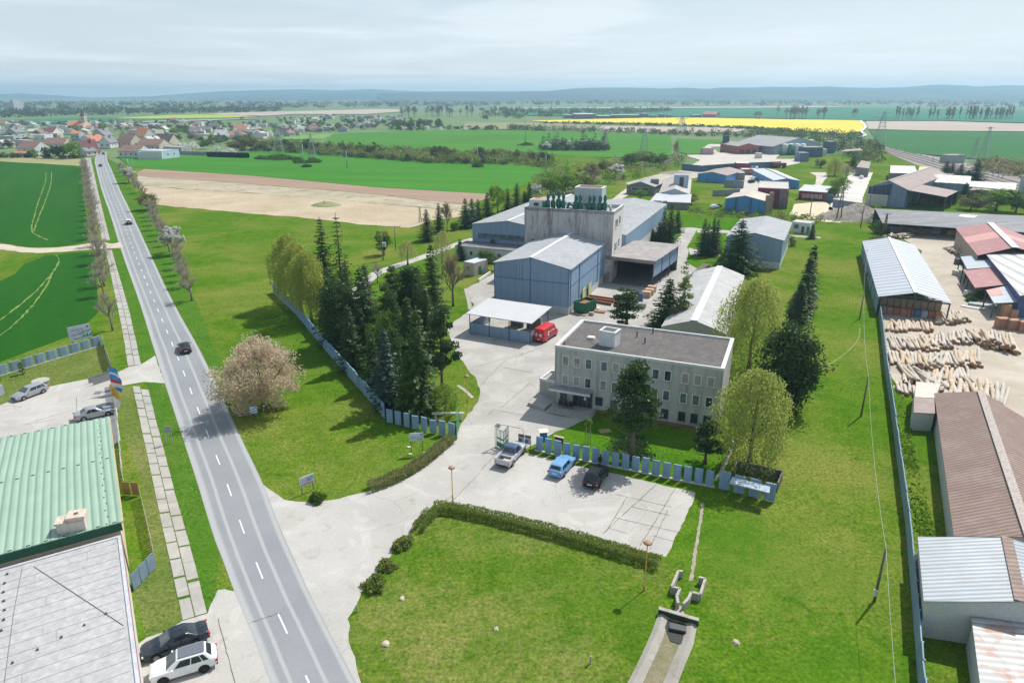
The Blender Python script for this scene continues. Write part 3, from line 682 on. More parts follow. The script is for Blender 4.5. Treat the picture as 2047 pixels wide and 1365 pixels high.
kind('dense_pine',clumpy('p',13,4.2,PINE,16,-.02,120,110,.36,.6,.36,.9,BARK,.8),clumpy('p',13,4.0,PINE,17,-.02,110,110,.36,.6,.36,.9,BARK,.72))
kind('light_pine',clumpy('p',11,2.6,PINEL,18,.12,46,90,.28,.35,.3,.8,BARK,.45),clumpy('p',11,2.6,PINEL,19,.12,46,90,.28,.35,.3,.8,BARK,.45))
kind('birch',*[weeping('b',11,3.4,BIRCH,s,650,.2,.16,BIRCHB)for s in(20,21)])
kind('pale_birch',*[weeping('b',9,2.5,BIRCHL,s,190,.2,.2,BIRCHB)for s in(22,23)])
kind('willow',weeping('w',10,5.0,WILLOW,24,1000,.19,.05,BARK),weeping('w',10,4.6,WILLOW,25,950,.19,.05,BARK))
kind('bare',*[bare('n',7.5,2.5,TWIG,s,12,tw=.03,density=.82,upr=1.15)for s in(26,27,28)])
kind('bare_tall',*[bare('n',10,2.6,TWIGO,s,14,upr=1.4)for s in(29,30)])
kind('bare_far',*[bare('n',14,4,TWIGF,s,9,tw=.12,density=.75,upr=1.5)for s in(31,32)])
kind('blossom',bare('n',6,2.6,TWIG,33,11,blossom=WHITEB,bl=.2,bper=6,density=.8),bare('n',6,2.4,TWIG,34,11,blossom=WHITEB,bl=.2,bper=6,density=.8))
kind('buff_blossom',clumpy('r',7,6,PINKB,35,.0,120,190,.2,.62,.2,.9,BARK,.72,lim=18))
kind('round',*[clumpy('r',7,2.7,GREEN,s,.2,38,80,.3,.5,.36)for s in(36,37)])
kind('lime',*[clumpy('r',7,2.7,LIME,s,.2,36,80,.3,.5,.36)for s in(38,39)])
kind('olive',*[clumpy('r',6.5,2.8,OLIVE,s,.12,34,80,.32,.5,.38)for s in(40,41)])
kind('scrub',*[clumpy('r',4,2.6,m,s,.02,22,75,.34,.4,.42)for s,m in((42,GREEN),(43,OLIVE),(44,SHRUB))])
kind('far_round',*[clumpy('r',8,4,m,s,.08,14,55,.75,.4,.48,lim=3)for s,m in((45,HAZYB),(46,DARKW),(47,OLIVE),(48,GREEN))])
kind('far_bare',*[clumpy('r',8,3.6,TWIGF,s,.1,15,45,.6,.4,.45,lim=3)for s in(49,50)])
kind('far_blossom',clumpy('r',5,2.6,WHITEB,51,.1,14,50,.45,.4,.45,lim=3))
kind('far_spruce',conifer('s',13,3.0,SPRUCE,52,12,.3,.03,.5,.1,.15,.9,.9),conifer('s',13,3.4,SPRUCEB,53,12,.3,.03,.5,.1,.15,.9,.9))
kind('poplar',*[bare('n',18,2.4,TWIGF,s,10,tw=.2,density=.7,upr=2.4,z0=.15)for s in(54,55)])
kind('cypress',clumpy('r',4,.7,SHRUB,56,.02,24,90,.14,.4,.5,lim=0))
kind('weeping_bush',weeping('w',3.6,2.6,LIME,57,300,.2,.02))
kind('larch',clumpy('r',11,2.2,leafmat('larch_leaves',[(.1,.17,.03),(.17,.25,.05),(.25,.33,.08)],.4),58,.12,44,60,.24,.25,.3,.6,BARK,.35,lim=16))
_cnt={}
def quad_only(me):
 v=[tuple(q.co)for q in me.vertices];f=[tuple(g.vertices)for g in me.polygons if len(g.vertices)==4];return rawmesh('trunk',v,f,list(me.materials))
def mass(name,label,items):
 """growth nobody could count: one mesh of many small trees; items = (kind, place, height, radius)"""
 V=[];F=[];MI=[];ms=[];n0=0
 for kd,P,h,r in items:
  p=random.choice(KINDS[kd]);az=random.uniform(0,6.28)
  for me in((p['crown'],p['trunk'])if kd=='bare_far' else(p['crown'],)):
   if any(len(g.vertices)!=4 for g in me.polygons):me=quad_only(me)
   co=np.empty(len(me.vertices)*3,np.float32);me.vertices.foreach_get('co',co);co=co.reshape(-1,3);a=az;ca,sa=math.cos(a),math.sin(a)
   v=np.stack([(co[:,0]*ca-co[:,1]*sa)*r/p['r']+P[0],(co[:,0]*sa+co[:,1]*ca)*r/p['r']+P[1],co[:,2]*h/p['h']],1);f=np.empty(len(me.polygons)*4,np.int32);me.polygons.foreach_get('vertices',f)if False else me.loops.foreach_get('vertex_index',f);f=f.reshape(-1,4)
   m=me.materials[0];ms.append(m)if m not in ms else None;mi=np.full(len(f),ms.index(m));
   if len(me.materials)>1:
    q=np.empty(len(f),np.int32);me.polygons.foreach_get('material_index',q);m2=me.materials[1];ms.append(m2)if m2 not in ms else None;mi=np.where(q==1,ms.index(m2),mi)
   V.append(v);F.append(f+n0);MI.append(mi);n0+=len(v)
 o=obj_of(rawmesh(name,np.concatenate(V),np.concatenate(F),ms,np.concatenate(MI)),name);return tag(o,label,'trees',None,'stuff')
def tree(kd,base,top=None,wpx=None,label='',group=None,h=None,r=None,parts=True,cat='tree',var=None,nm=None,rz=None):
 """one tree standing at photo point base, its tip at photo row top, its crown wpx photo pixels wide"""
 P=G(*base)if len(base)==2 and not isinstance(base,Vector)else Vector(base)
 v=KINDS[kd];i=_cnt.get(kd,0);_cnt[kd]=i+1;p=v[(i if var is None else var)%len(v)]
 if h is None:h=Zat(P,top)
 if r is None:r=px_w(P,wpx)/2 if wpx else p['r']*h/p['h']
 z=P.z
 e=thing(nm or cat.replace(' ','_'),label,cat,(P.x,P.y,z),random.uniform(0,6.28)if rz is None else rz,group);s=(r/p['r'],r/p['r'],h/p['h'])
 if 'spruce' in kd and parts:s=(s[0]*1.12,s[1]*1.12,s[2])
 if parts:
  t=obj_of(p['trunk'],'trunk',e);t.scale=s
  c=obj_of(p['crown'],'crown',e);c.scale=s
 else:
  c=obj_of(p['crown'],'crown',e);c.scale=s
 return e
def bush(name,label,P,r,h,m,seed,cat='bush',group=None,**kw):
 o=obj_of(bushmesh(r,h,m,seed,**kw),name,None,(P[0],P[1],P[2]if len(P)>2 else 0));o.rotation_euler.z=random.uniform(0,6);return tag(o,label,cat,group)
WHITEF=M('white_frame',(.72,.73,.73),(.6,.61,.61),1.5,.6)
GLD=glass('dark_glass');GLB=glass('curtained_glass',(.16,.15,.14),.15);GLS=glass('sky_glass',(.07,.1,.12),.06)
BLIND=M('drawn_blind',(.3,.26,.24),(.38,.33,.31),1.2,.6)
GALV=M('galvanised_steel',(.45,.46,.47),(.33,.34,.35),2,.5,.4,.5)
DARKM=M('dark_steel',(.06,.065,.07),(.1,.1,.1),3,.6)
def frame_axes(A,B):
 e=Vector((B[0]-A[0],B[1]-A[1],0)).normalized();return e,Vector((e.y,-e.x,0))
def window(parent,A,B,s,z,w,h,fm,gm,sill=None,fw=.09,off=0.0,name='window',mull=0):
 """window on wall A->B (outside on the right hand): frame, pane and sill"""
 e,n=frame_axes(A,B);c=Vector((A[0],A[1],0))+e*s+n*off;mb=MB()
 for sx in(-1,1):mb.box(c+e*(sx*(w/2-fw/2))+n*.03+Vector((0,0,z)),e,(fw,.06,h))
 for sz in(-1,1):mb.box(c+n*.03+Vector((0,0,z+sz*(h/2-fw/2))),e,(w-2*fw,.06,fw))
 for k in range(mull):mb.box(c+e*(w*((k+1)/(mull+1)-.5))+n*.03+Vector((0,0,z)),e,(.05,.055,h-2*fw))
 o=mb.build(name,fm,parent);p=MB();p.box(c+n*.012+Vector((0,0,z)),e,(w-2*fw,.02,h-2*fw));p.build('pane',gm,o)
 if sill:q=MB();q.box(c+n*.07+Vector((0,0,z-h/2-.035)),e,(w+.14,.16,.05));q.build('sill',sill,o)
 return o
def door(parent,A,B,s,z0,w,h,m,off=0.0,name='door'):
 e,n=frame_axes(A,B);c=Vector((A[0],A[1],0))+e*s+n*off;mb=MB();mb.box(c+n*.025+Vector((0,0,z0+h/2)),e,(w,.05,h));o=mb.build(name,m,parent)
 k=MB();k.box(c+n*.07+e*(w*.38)+Vector((0,0,z0+h*.48)),e,(.12,.05,.04));k.build('handle',GALV,o);return o
def rect(a,b,d):
 """rectangle with front edge a->b going back d metres (to the left of a->b)"""
 e=Vector((b.x-a.x,b.y-a.y,0)).normalized();n=Vector((-e.y,e.x,0));return[Vector((q.x,q.y,0))for q in(a,b,b+n*d,a+n*d)]
def xy(p):return Vector((p[0],p[1],0))
def gable(name,label,cat,q,eave,ridge,wm,rm,along=True,oh=.35,plinth=None,th=.14,base=0.0,capm=None,group=None,walls=True,oh_g=.2,skip=(),roofs=2):
 """pitched-roof building on corners q (q0-q1 = one gable end when along)"""
 q=[xy(p)for p in q]
 if not along:q=q[1:]+q[:1]
 t=thing(name,label,cat,(*((q[0]+q[1]+q[2]+q[3])/4).xy,base),0,group)
 up=lambda p,z:Vector((p.x,p.y,z));m0=(q[0]+q[1])/2;m1=(q[3]+q[2])/2
 z0=base
 if plinth:
  pb=MB();pb.prism(q,base,base+plinth[0]);pb.build('plinth',plinth[1],t);z0=base+plinth[0]
 if walls:
  mb=MB()
  mb.face([up(q[0],z0),up(q[1],z0),up(q[1],eave),up(m0,ridge),up(q[0],eave)])
  mb.face([up(q[1],z0),up(q[2],z0),up(q[2],eave),up(q[1],eave)]);mb.face([up(q[3],z0),up(q[0],z0),up(q[0],eave),up(q[3],eave)])
  mb.face([up(q[2],z0),up(q[3],z0),up(q[3],eave),up(m1,ridge),up(q[2],eave)])
  mb.build('wall',wm,t)
 ax=(m1-m0).normalized();a0,a1=m0-ax*oh_g,m1+ax*oh_g;rb=MB()
 for s0,s1 in((q[0],q[3]),(q[1],q[2])):
  o=(s0-m0);w_=o.length;o.normalize();sl=(ridge-eave)/w_;ze=eave-sl*oh;p0,p1=s0+o*oh-ax*oh_g,s1+o*oh+ax*oh_g
  b=[up(p0,ze+.02),up(p1,ze+.02),up(a1,ridge+.02),up(a0,ridge+.02)];tp=[v+Vector((0,0,th))for v in b]
  rb.hexa(b,tp)
 roof=rb.build('roof',rm,t)
 if capm:
  cb=MB();cb.bar(up(a0,ridge+th+.05),up(a1,ridge+th+.05),.7,.1);cb.build('ridge_cap',capm,roof)
 return t
def flatroof(name,label,cat,q,z,wm,rm,par=.25,cop=None,base=0.0,cw=.3,group=None,plinth=None):
 q=[xy(p)for p in q];c=sum(q,Vector())/len(q);t=thing(name,label,cat,(c.x,c.y,base),0,group)
 z0=base
 if plinth:pb=MB();pb.prism(q,base,base+plinth[0]);pb.build('plinth',plinth[1],t);z0=base+plinth[0]
 mb=MB();mb.prism(q,z0,z-.02);mb.build('wall',wm,t)
 inn=[p+(c-p).normalized()*cw*1.4 for p in q]
 rb=MB();rb.poly([(p.x,p.y,z)for p in inn]);roof=rb.build('roof',rm,t)
 if cop:
  k=MB();n=len(q)
  for i in range(n):
   a,b,ia,ib=q[i],q[(i+1)%n],inn[i],inn[(i+1)%n];o=[p+(p-c).normalized()*.06 for p in(a,b)]
   k.hexa([(*o[0].xy,z-.018),(*o[1].xy,z-.018),(*ib.xy,z-.018),(*ia.xy,z-.018)],[(*o[0].xy,z+par),(*o[1].xy,z+par),(*ib.xy,z+par),(*ia.xy,z+par)])
  k.build('parapet',cop,roof)
 return t
def post_legs(t,pts,z0,z1,w,m,name='post'):
 for p in pts:
  b=MB();b.bar((p.x,p.y,z0),(p.x,p.y,z1),w);b.build(name,m,t)
def streaky(name,a,b,dirt,amt=.6,sc=1.0,c3=None):
 t=NT(name);p=t.pos();v=t.pos((.9*sc,.9*sc,.07*sc))
 n=t.noise(v,1.3,6,.7,.2);g=t.noise(p,.22,5,.6);f=t.noise(p,3,5,.7)
 col=t.ramp(g,[(.35,a),(.65,b)]);col=t.mix(t.math('MULTIPLY',t.sstep(n,.5,.68),amt),col,dirt)
 if c3:col=t.mix(t.math('MULTIPLY',t.sstep(t.noise(t.pos((.3,.3,.12)),.9,6,.7,.4),.52,.64),.8),col,c3)
 col=t.mix(.25,col,t.ramp(f,[(.3,(.36,)*3),(.7,(.68,)*3)]),'OVERLAY')
 return t.pbr(col,.85,.2,0,f,.15,.03)
OFW=streaky('office_render',(.40,.40,.385),(.46,.46,.44),(.24,.235,.225),.75)
OFR=M('bitumen_felt',(.105,.098,.095),(.14,.132,.128),.5,.9,.15,c3=(.17,.162,.158),fine=3)
COP=M('white_coping',(.66,.66,.65),(.52,.53,.53),1,.6)
OZ=8.75
A0,B0=xy(G(1110,690,OZ)),xy(G(1447.6,737,OZ));oq=rect(A0,B0,11.9);A0,B0=oq[0],oq[1]
office=flatroof('office_building','three storey grey office block with dark flat roof behind the parking fence','office building',oq,OZ-.25,OFW,OFR,.28,COP,0,.35,None,(.45,M('red_plinth',(.28,.12,.1),(.2,.1,.09),1)))
e0,n0=frame_axes(A0,B0)
cols=[(345,383,530,0),(431,396,546,1),(518,408,562,2),(635,424,583,3),(724,437,596,4),(815,450,612,5),(937,467,630,6),(1027,481,645,7),(1118,495,660,8),(1249,515,682,9),(1345,529,697,10),(1445,543,710,11)]
L0=(B0-A0).length
gm_top=[GLB,GLB,GLS,GLS,BLIND,BLIND,GLB,GLS,GLD,BLIND,BLIND,BLIND];gm_mid=[BLIND,BLIND,GLD,GLB,GLS,GLS,GLB,GLS,GLS,GLS,GLS,GLD]
for x,y1,y2,i in cols:
 s,z1=Wpt(A0,B0,1040+x/3.79,620+y1/3.79);z1=6.75;z2=4.05;z3=1.5
 window(office,A0,B0,s,z1,.92,1.45,WHITEF,gm_top[i],GALV);window(office,A0,B0,s,z2,.92,1.45,WHITEF,gm_mid[i],GALV)
 if i>=4:window(office,A0,B0,s,z3,.92,1.35,DARKM,GLD if i>7 else GLS,GALV)
window(office,A0,B0,1.35,1.75,.95,1.3,DARKM,GLS,GALV);window(office,A0,B0,6.3,1.7,1.0,1.25,DARKM,GLD)
s0=Wpt(A0,B0,1110,783)[0]
mb=MB();c=A0+e0*2.6+n0*.75;mb.box((c.x,c.y,2.95),e0,(5.6,1.5,.2));can=mb.build('canopy',M('canopy_felt',(.25,.25,.26),(.34,.34,.34),1.2,c3=(.1,.1,.1)),office)
mb=MB();c2=A0+e0*2.6+n0*1.52;mb.box((c2.x,c2.y,2.92),e0,(5.7,.06,.3));mb.build('fascia',COP,can)
mb=MB();c=A0+e0*4.05+n0*.02;mb.box((c.x,c.y,1.55),e0,(2.7,.05,2.25));ent=mb.build('entrance',GLD,office)
for k in(-1.33,-.6,0,.6,1.33):
 mb=MB();d=c+e0*k+n0*.05;mb.box((d.x,d.y,1.55),e0,(.07,.07,2.25));mb.build('mullion',M('brown_frame',(.2,.15,.14)),ent)
mb=MB();d=c+e0*.35+n0*.06;mb.box((d.x,d.y,1.75),e0,(.3,.03,.5));mb.build('notice',COP,ent)
for k in range(3):
 mb=MB();d=A0+e0*2.9+n0*(.95+.2*k);mb.box((d.x,d.y,.5-.13*k-(.5-.13*k)/2+.001*k),e0,(5.6+.3*k,1.9+.4*k,.5-.13*k));mb.build('step',SLAB,office)
for s in(1.0,1.7,2.4):
 mb=MB();d=A0+e0*(s+.4)+n0*1.25;mb.box((d.x,d.y,.95),e0,(.6,.55,.06));ch=mb.build('chair',M('dark_cushion',(.05,.03,.03)))
 mb=MB();mb.box((d.x,d.y+.25,1.2),e0,(.6,.06,.5));mb.build('backrest',MATS['dark_cushion'],ch)
 for a in(-.24,.24):
  for b in(-.2,.2):mb=MB();mb.bar((d.x+a,d.y+b,.5),(d.x+a,d.y+b,.93),.04);mb.build('leg',DARKM,ch)
 tag(ch,'dark chair on the entrance steps under the grey canopy','chair','chairs on the office steps')
for s in(.12,L0*.505,L0-.12):
 mb=MB();d=A0+e0*s+n0*.07;mb.tube([(d.x,d.y,.5),(d.x,d.y,OZ-.6)],.06,7);mb.build('drainpipe',GALV,office)
def on_roof(x,y,z):return G(x,y,z)
p=on_roof(1208,692,OZ-.25);mb=MB();cc=[G(1197,690,OZ-.25),G(1228,696,OZ-.25)]
cx=rect(xy(cc[0]),xy(cc[1]),1.9);mb.prism(cx,OZ-.25,OZ+1.75);stk=mb.build('roof_shaft',M('whitewash',(.62,.64,.66),(.5,.52,.55),1,c3=(.42,.42,.42)),office)
mb=MB();k=sum(cx,Vector())/4
mb.hexa([(*(k+(q-k)*1.06).xy,OZ+1.75)for q in cx],[(*(k+(q-k)*1.06).xy,OZ+1.9)for q in cx]);mb.build('coping',COP,stk)
mb=MB();mb.hexa([(*(k+(q-k)*.78).xy,OZ+1.903)for q in cx],[(*(k+(q-k)*.78).xy,OZ+1.91)for q in cx]);mb.build('opening',DARKM,stk)
for x,y in((1273,674),(1289,686),(1305,667),(1128,688)):
 p=on_roof(x,y,OZ-.25);mb=MB();mb.tube([p,p+Vector((0,0,.85 if x>1200 else.4))],.09,8);mb.build('vent_pipe',DARKM,office)
p=on_roof(1182,677,OZ-.25);mb=MB();mb.box((p.x,p.y,OZ-.1),e0,(1.0,.8,.3));mb.build('skylight',COP,office)
mb=MB()
for k in range(9):
 d=A0+e0*(L0*.48+k*1.15)-n0*.6;q=d-n0*5.2;mb.bar((d.x,d.y,OZ-.235),(q.x,q.y,OZ-.235),.05,.03)
mb.build('felt_seam',DARKM,office)
an=xy(G(1079,757,2.9));bn=A0+(-n0)*.4-e0*.05;W2=(bn-an);
aq=rect(xy(G(1079,757,2.7)),A0-n0*1.6-e0*.04,3.6)
ann=flatroof('annex','low rendered annex with sunken roof against the office side','annex',aq,2.5,streaky('annex_render',(.36,.35,.34),(.42,.41,.39),(.22,.2,.18),.6),CONCY,.3,COP,0,.25)
mb=MB();pts=[G(1055,810),G(1080,786),G(1108,796),G(1109,818),G(1101,812),G(1088,822)];mb.prism(pts,.0,.45);tag(mb.build('terrace',CONCY),'raised concrete ramp slab beside the annex','ramp')
FP=streaky('fence_panel',(.19,.30,.44),(.23,.34,.48),(.15,.215,.31),.5,1.4)
FPD=streaky('fence_panel_plain',(.19,.28,.37),(.23,.32,.41),(.14,.2,.26),.5,1.4)
KERB=M('kerb_stone',(.42,.4,.37),(.52,.5,.46),.8,.9)
def fence(label,pts,pitch,fill,h,m,lean=.03,post=None,kerb=True,cat='fence',th=.1,z0=.12,curve=True,missing=(),pc=1.0):
 P=[xy(p)for p in pts];t=thing('panel_fence',label,cat,P[0]);T=0;n=0
 L=sum((P[i+1]-P[i]).length for i in range(len(P)-1));cnt=max(1,round(L/pitch))
 def at(d):
  for i in range(len(P)-1):
   l=(P[i+1]-P[i]).length
   if d<=l or i==len(P)-2:return P[i].lerp(P[i+1],d/l),(P[i+1]-P[i]).normalized()
   d-=l
 pr=[]
 for k in range(cnt):
  p,e=at((k+.5)*L/cnt);n=Vector((e.y,-e.x,0));w=L/cnt*fill;hh=h*random.uniform(.96,1.03)
  if k in missing:continue
  mb=MB();ln=random.uniform(-lean,lean);tw=random.uniform(-lean,lean)*2
  o=[(-.5,0),(-.28,.07),(.28,.07),(.5,0),(.5,-th),(-.5,-th)]if curve else[(-.5,0),(.5,0),(.5,-th),(-.5,-th)]
  b=[p+e*(a*w)+n*(c_+a*tw)for a,c_ in o];mb.hexa([(q.x,q.y,z0)for q in b],[(*(q+n*ln+e*ln*.5).xy,hh)for q in b]);mb.build('panel',m,t)
 if kerb:
  for i in range(len(P)-1):
   mb=MB();mb.bar((*P[i].xy,.06),(*P[i+1].xy,.06),.28,.16);mb.build('kerb',KERB,t)
 if post:
  for k in range(cnt+1):
   p,e=at(min(L-.01,k*L/cnt));n=Vector((e.y,-e.x,0));q=p-n*(.12 if post[1]>0 else-.12);mb=MB();mb.bar((q.x,q.y,0),(q.x,q.y,h*1.0),abs(post[1]));mb.build('post',post[0],t)
 return t
fence('blue grey concrete panel fence with gaps along the parking bays',[G(1069,900),G(1130,914),G(1250,938),G(1362,961),G(1428,974)],1.16,.72,1.95,FP)
fence('short run of blue panels round the walled bin corner',[G(1432,976),G(1462,983),G(1552,1006)],1.42,.72,2.2,FP,kerb=False)
fence('long blue grey panel fence beside the dark spruces',[G(546,585),G(590,627),G(650,700),G(700,757),G(740,803),G(769,838)],1.55,.95,2.2,FP,.02,kerb=False)
fence('staggered blue panels between the spruce corner and the gate',[G(771,844),G(840,861),G(912,877)],1.25,.68,2.0,FP,.08,kerb=False,missing=())
fence('grey panel fence with straw gaps behind the billboard',[G(-60,770),G(0,752),G(205,690)],1.75,.86,1.7,FPD,.04)
fence('dark slatted fence from billboard corner to the sliding gate',[G(208,688),G(214,715),G(225,745)],.42,.75,1.7,M('grey_slat',(.3,.3,.31),(.36,.36,.37),1),kerb=False,th=.03,curve=False)
fence('long plain blue panel fence dividing meadow and timber yard',[G(1752,560,2.0),G(1764,640,2.0),G(1774,722,2.0),G(1786,800,2.0),G(1800,900,2.0),G(1817,1015,2.0),G(1830,1150,2.0),G(1845,1320,2.0),G(1860,1440,2.0)],1.9,.99,2.0,FPD,.015,(M('fence_post',(.3,.3,.31)),.14),kerb=False,curve=False)
q=[G(1466,962),G(1552,984),G(1562,960),G(1470,938)]
t=thing('bin_enclosure','low concrete bin enclosure with blue slab roof behind the end panels','enclosure',xy(sum(q,Vector())/4))
for a,b in((1,2),(2,3),(3,0)):mb=MB();mb.bar((*q[a].xy,.6),(*q[b].xy,.6),.15,1.2);mb.build('side_wall',M('mossy_concrete',(.16,.15,.14),(.1,.11,.09),1.4),t)
mb=MB();r0=[G(1459,964,2.0),G(1538,984,2.0),G(1540,972,2.0),G(1464,952,2.0)];mb.prism(r0,1.86,1.98);mb.build('roof',M('blue_slab',(.3,.38,.48),(.4,.46,.52),1.2,c3=(.5,.48,.45)),t)
GG=paint('gate_green',(.03,.2,.13),.5)
def mesh_leaf(t,a,b,h,m):
 a=xy(a);b=xy(b);mb=MB()
 for z in(.15,h):mb.bar((*a.xy,z),(*b.xy,z),.06)
 for q in(a,b,a.lerp(b,.5)):mb.bar((*q.xy,.05),(*q.xy,h),.07)
 k=14
 for i in range(k):q=a.lerp(b,(i+.5)/k);mb.bar((*q.xy,.15),(*q.xy,h),.015)
 lf=mb.build('gate_leaf',m,t);mb=MB();mb.bar((*a.xy,.45),(*b.xy,.45),.03,.6);mb.bar((*a.xy,1.25),(*b.xy,1.25),.03,.22);mb.build('sheet_panel',GG,lf);return lf
g1=thing('gate','open green mesh gate leaf by the round sign','gate',G(992,893));mesh_leaf(g1,G(993,892),G(1007,899),2.4,GG);mesh_leaf(g1,G(1007,898),G(1016,886),2.4,GG)
g2=thing('gate','green gate leaf swung open beside the last fence panel','gate',G(912,878));mesh_leaf(g2,G(913,879),G(918,838),1.9,GG)
mb=MB();a=G(914,840);mb.box((a.x-1.2,a.y,1.0),(1,0,0),(4.2,.25,.25));mb.bar((a.x-2.8,a.y,0),(a.x-2.8,a.y,1),.2);mb.bar((a.x+.6,a.y,0),(a.x+.6,a.y,1),.2);tag(mb.build('barrier_beam',COP),'white barrier beam across the grass by the gate','barrier')
t=thing('round_sign','round road sign on a bent pipe above the gate','road sign',G(990,893));a=G(990,893);mb=MB();mb.tube([(a.x,a.y,0),(a.x,a.y,2.9),(a.x+1.0,a.y-.1,3.0),(a.x+3.3,a.y-.5,2.7),(a.x+3.5,a.y-.5,1.4)],.035,6);mb.build('post',M('rusty_pipe',(.3,.2,.13),(.2,.15,.1),4),t)
mb=MB();d=[(a.x+.35+.33*math.cos(k*.5236),a.y-.06,2.85+.33*math.sin(k*.5236))for k in range(12)];mb.face(d[::-1]);mb.face([(x,y+.03,z)for x,y,z in d]);pl=mb.build('sign_face',M('sign_grey',(.6,.58,.53)),t);mb=MB();mb.box((a.x+.33,a.y-.08,2.85),(1,0,0),(.07,.02,.36));mb.build('symbol',DARKM,pl)
def board(name,label,cat,base_a,base_b,z0,z1,face,legs=True,group=None,legm=DARKM):
 a,b=xy(base_a),xy(base_b);t=thing(name,label,cat,a.lerp(b,.5),0,group);e,n=frame_axes(a,b)
 mb=MB();c=a.lerp(b,.5);mb.box((c.x,c.y,(z0+z1)/2),e,((b-a).length,.06,z1-z0));f=mb.build('sign_panel',face,t)
 if legs:
  for s in(.1,.9):q=a.lerp(b,s)-n*.06;mb=MB();mb.bar((*q.xy,0),(*q.xy,z1-.1),.07);mb.build('post',legm,t)
 return t,f,a,e,n
def mark(f,a,e,n,s0,s1,z0,z1,m,name='mark',out=.036):
 mb=MB();c=a+e*((s0+s1)/2)+n*out;mb.box((c.x,c.y,(z0+z1)/2),e,(s1-s0,.006,z1-z0));return mb.build(name,m,f)
INK=M('sign_ink',(.06,.08,.13));BOARDB=M('board_white',(.55,.58,.68),(.5,.54,.64),.6,.5);ORNG=M('orange_print',(.6,.22,.1));GRNP=M('green_print',(.05,.3,.24));BLUP=M('blue_print',(.08,.15,.42));REDP=M('red_print',(.45,.06,.04));YELP=M('yellow_print',(.55,.5,.1));SKYP=M('pale_blue_print',(.35,.5,.65))
for x0,x1,lb in((1036,1047,'notice board with blue pictures left of the pair by the gate'),(1049,1061,'notice board with blue pictures next to the first fence panel')):
 t,f,a,e,n=board('notice_board',lb,'notice board',G(x0,894+(x0-1036)*.2),G(x1,896+(x1-1047)*.2),.7,1.9,M('board_tan',(.5,.42,.36),(.42,.34,.3),2),group='notice boards at the gate');L=(Vector(G(x1,896))-Vector(G(x0,894))).length
 mark(f,a,e,n,.08,.45,.85,1.3,BLUP,'picture');mark(f,a,e,n,.55,.85,.95,1.2,SKYP,'picture');mark(f,a,e,n,.05,.8,1.55,1.8,INK,'picture')
t=thing('info_booth','little blue booth with white roof behind the fence panels','booth',G(1086,893));a=G(1086,893);mb=MB()
for dx in(-.4,.4):
 for dy in(-.35,.35):mb.bar((a.x+dx,a.y+dy,0),(a.x+dx,a.y+dy,2.1),.05)
mb.build('frame',DARKM,t);mb=MB();mb.box((a.x,a.y,1.35),(1,0,0),(.85,.7,1.1));mb.build('body',M('blue_poster',(.02,.11,.35),(.05,.25,.5),3,c3=(.01,.02,.05),fine=8),t);mb=MB();mb.box((a.x,a.y,2.16),(1,.15,0),(1.2,1.05,.08));mb.build('roof',M('booth_roof',(.6,.55,.48)),t)
t,f,a,e,n=board('notice_board','dark brown board with slanted cap behind the fence','notice board',G(1109,897),G(1125,901),.9,1.7,M('dark_board',(.08,.03,.025)),legm=DARKM);mb=MB();c=a+e*.5;mb.box((c.x,c.y,1.75),e,(1.3,.35,.07));mb.build('cap',M('cap_pink',(.5,.35,.3)),t)
t,f,a,e,n=board('info_sign','white sign with blue text and orange stripe near the junction','sign',G(602,990),G(630,978),.95,2.05,BOARDB);W_=(xy(G(630,978))-a).length
mark(f,a,e,n,.1,W_-.1,1.05,1.2,ORNG,'stripe');mark(f,a,e,n,.1,W_*.42,1.3,1.9,M('pale_print',(.5,.5,.55)),'picture')
for k in range(3):mark(f,a,e,n,W_*.48,W_*(.92-.12*(k==2)),1.72-.17*k,1.8-.17*k,BLUP,'text_line')
t,f,a,e,n=board('info_sign','white company sign on two thin posts in front of the panels','sign',G(820,908),G(848,905.5),1.75,2.75,BOARDB);W_=(xy(G(848,905.5))-a).length
lettering(f,'CAPITAL TRADE s.r.o.',a+n*.035+e*.12+Vector((0,0,2.12)),e,(0,0,1),.2,INK);mark(f,a,e,n,W_*.55,W_*.9,1.88,1.95,INK,'text_line');mb=MB()
c=a+e*(W_*.87)+n*.034+Vector((0,0,2.53));mb.tube([c+e*(.13*math.cos(k*.7))+Vector((0,0,.13*math.sin(k*.7)))for k in range(10)],.03,4);mb.build('emblem',INK,f)
for q in(G(820,909),G(848,906.5),G(818,895)):mb=MB();mb.box((q.x,q.y,.08),(1,.1,0),(.4,.28,.16));tag(mb.build('footing_stone',M('white_footing',(.62,.6,.58))),'white concrete footing at the foot of a company sign post','footing','footings of the company sign')
t,f,a,e,n=board('town_sign','blue white end-of-town road sign on green posts under the buff tree','road sign',G(504,849),G(518,847),1.6,2.5,M('sign_blue_white',(.45,.55,.8)),legm=GG);W_=(xy(G(518,847))-a).length
for k in(0,1):mb=MB();b0=a+e*.05+n*.04;mb.bar((*(b0).xy,1.7+k*.38),(*(b0+e*(W_-.1)).xy,2.0+k*.38),.02,.07);mb.build('stripe',M('dark_red_print',(.12,.02,.03)),f)
t,f,a,e,n=board('road_sign','grey back of a road sign on two thin posts in the verge','road sign',G(333,888),G(347,886),1.5,2.4,M('sign_back',(.25,.29,.31),(.3,.34,.36),3,.5),legm=GALV)
t,f,a,e,n=board('billboard','large white billboard with dark headings and green sail pictures above the panels','billboard',G(152,700)+Vector((0,-1.0,0)),G(196,690)+Vector((0,-1.0,0)),1.9,4.3,BOARDB);W_=(xy(G(196,690))-xy(G(152,700))).length
lettering(f,'Partner pre',a+n*.036+e*.5+Vector((0,0,3.55)),e,(0,0,1),.36,INK);lettering(f,'vasu zahradu',a+n*.036+e*1.3+Vector((0,0,3.15)),e,(0,0,1),.3,M('grey_ink',(.25,.22,.26)))
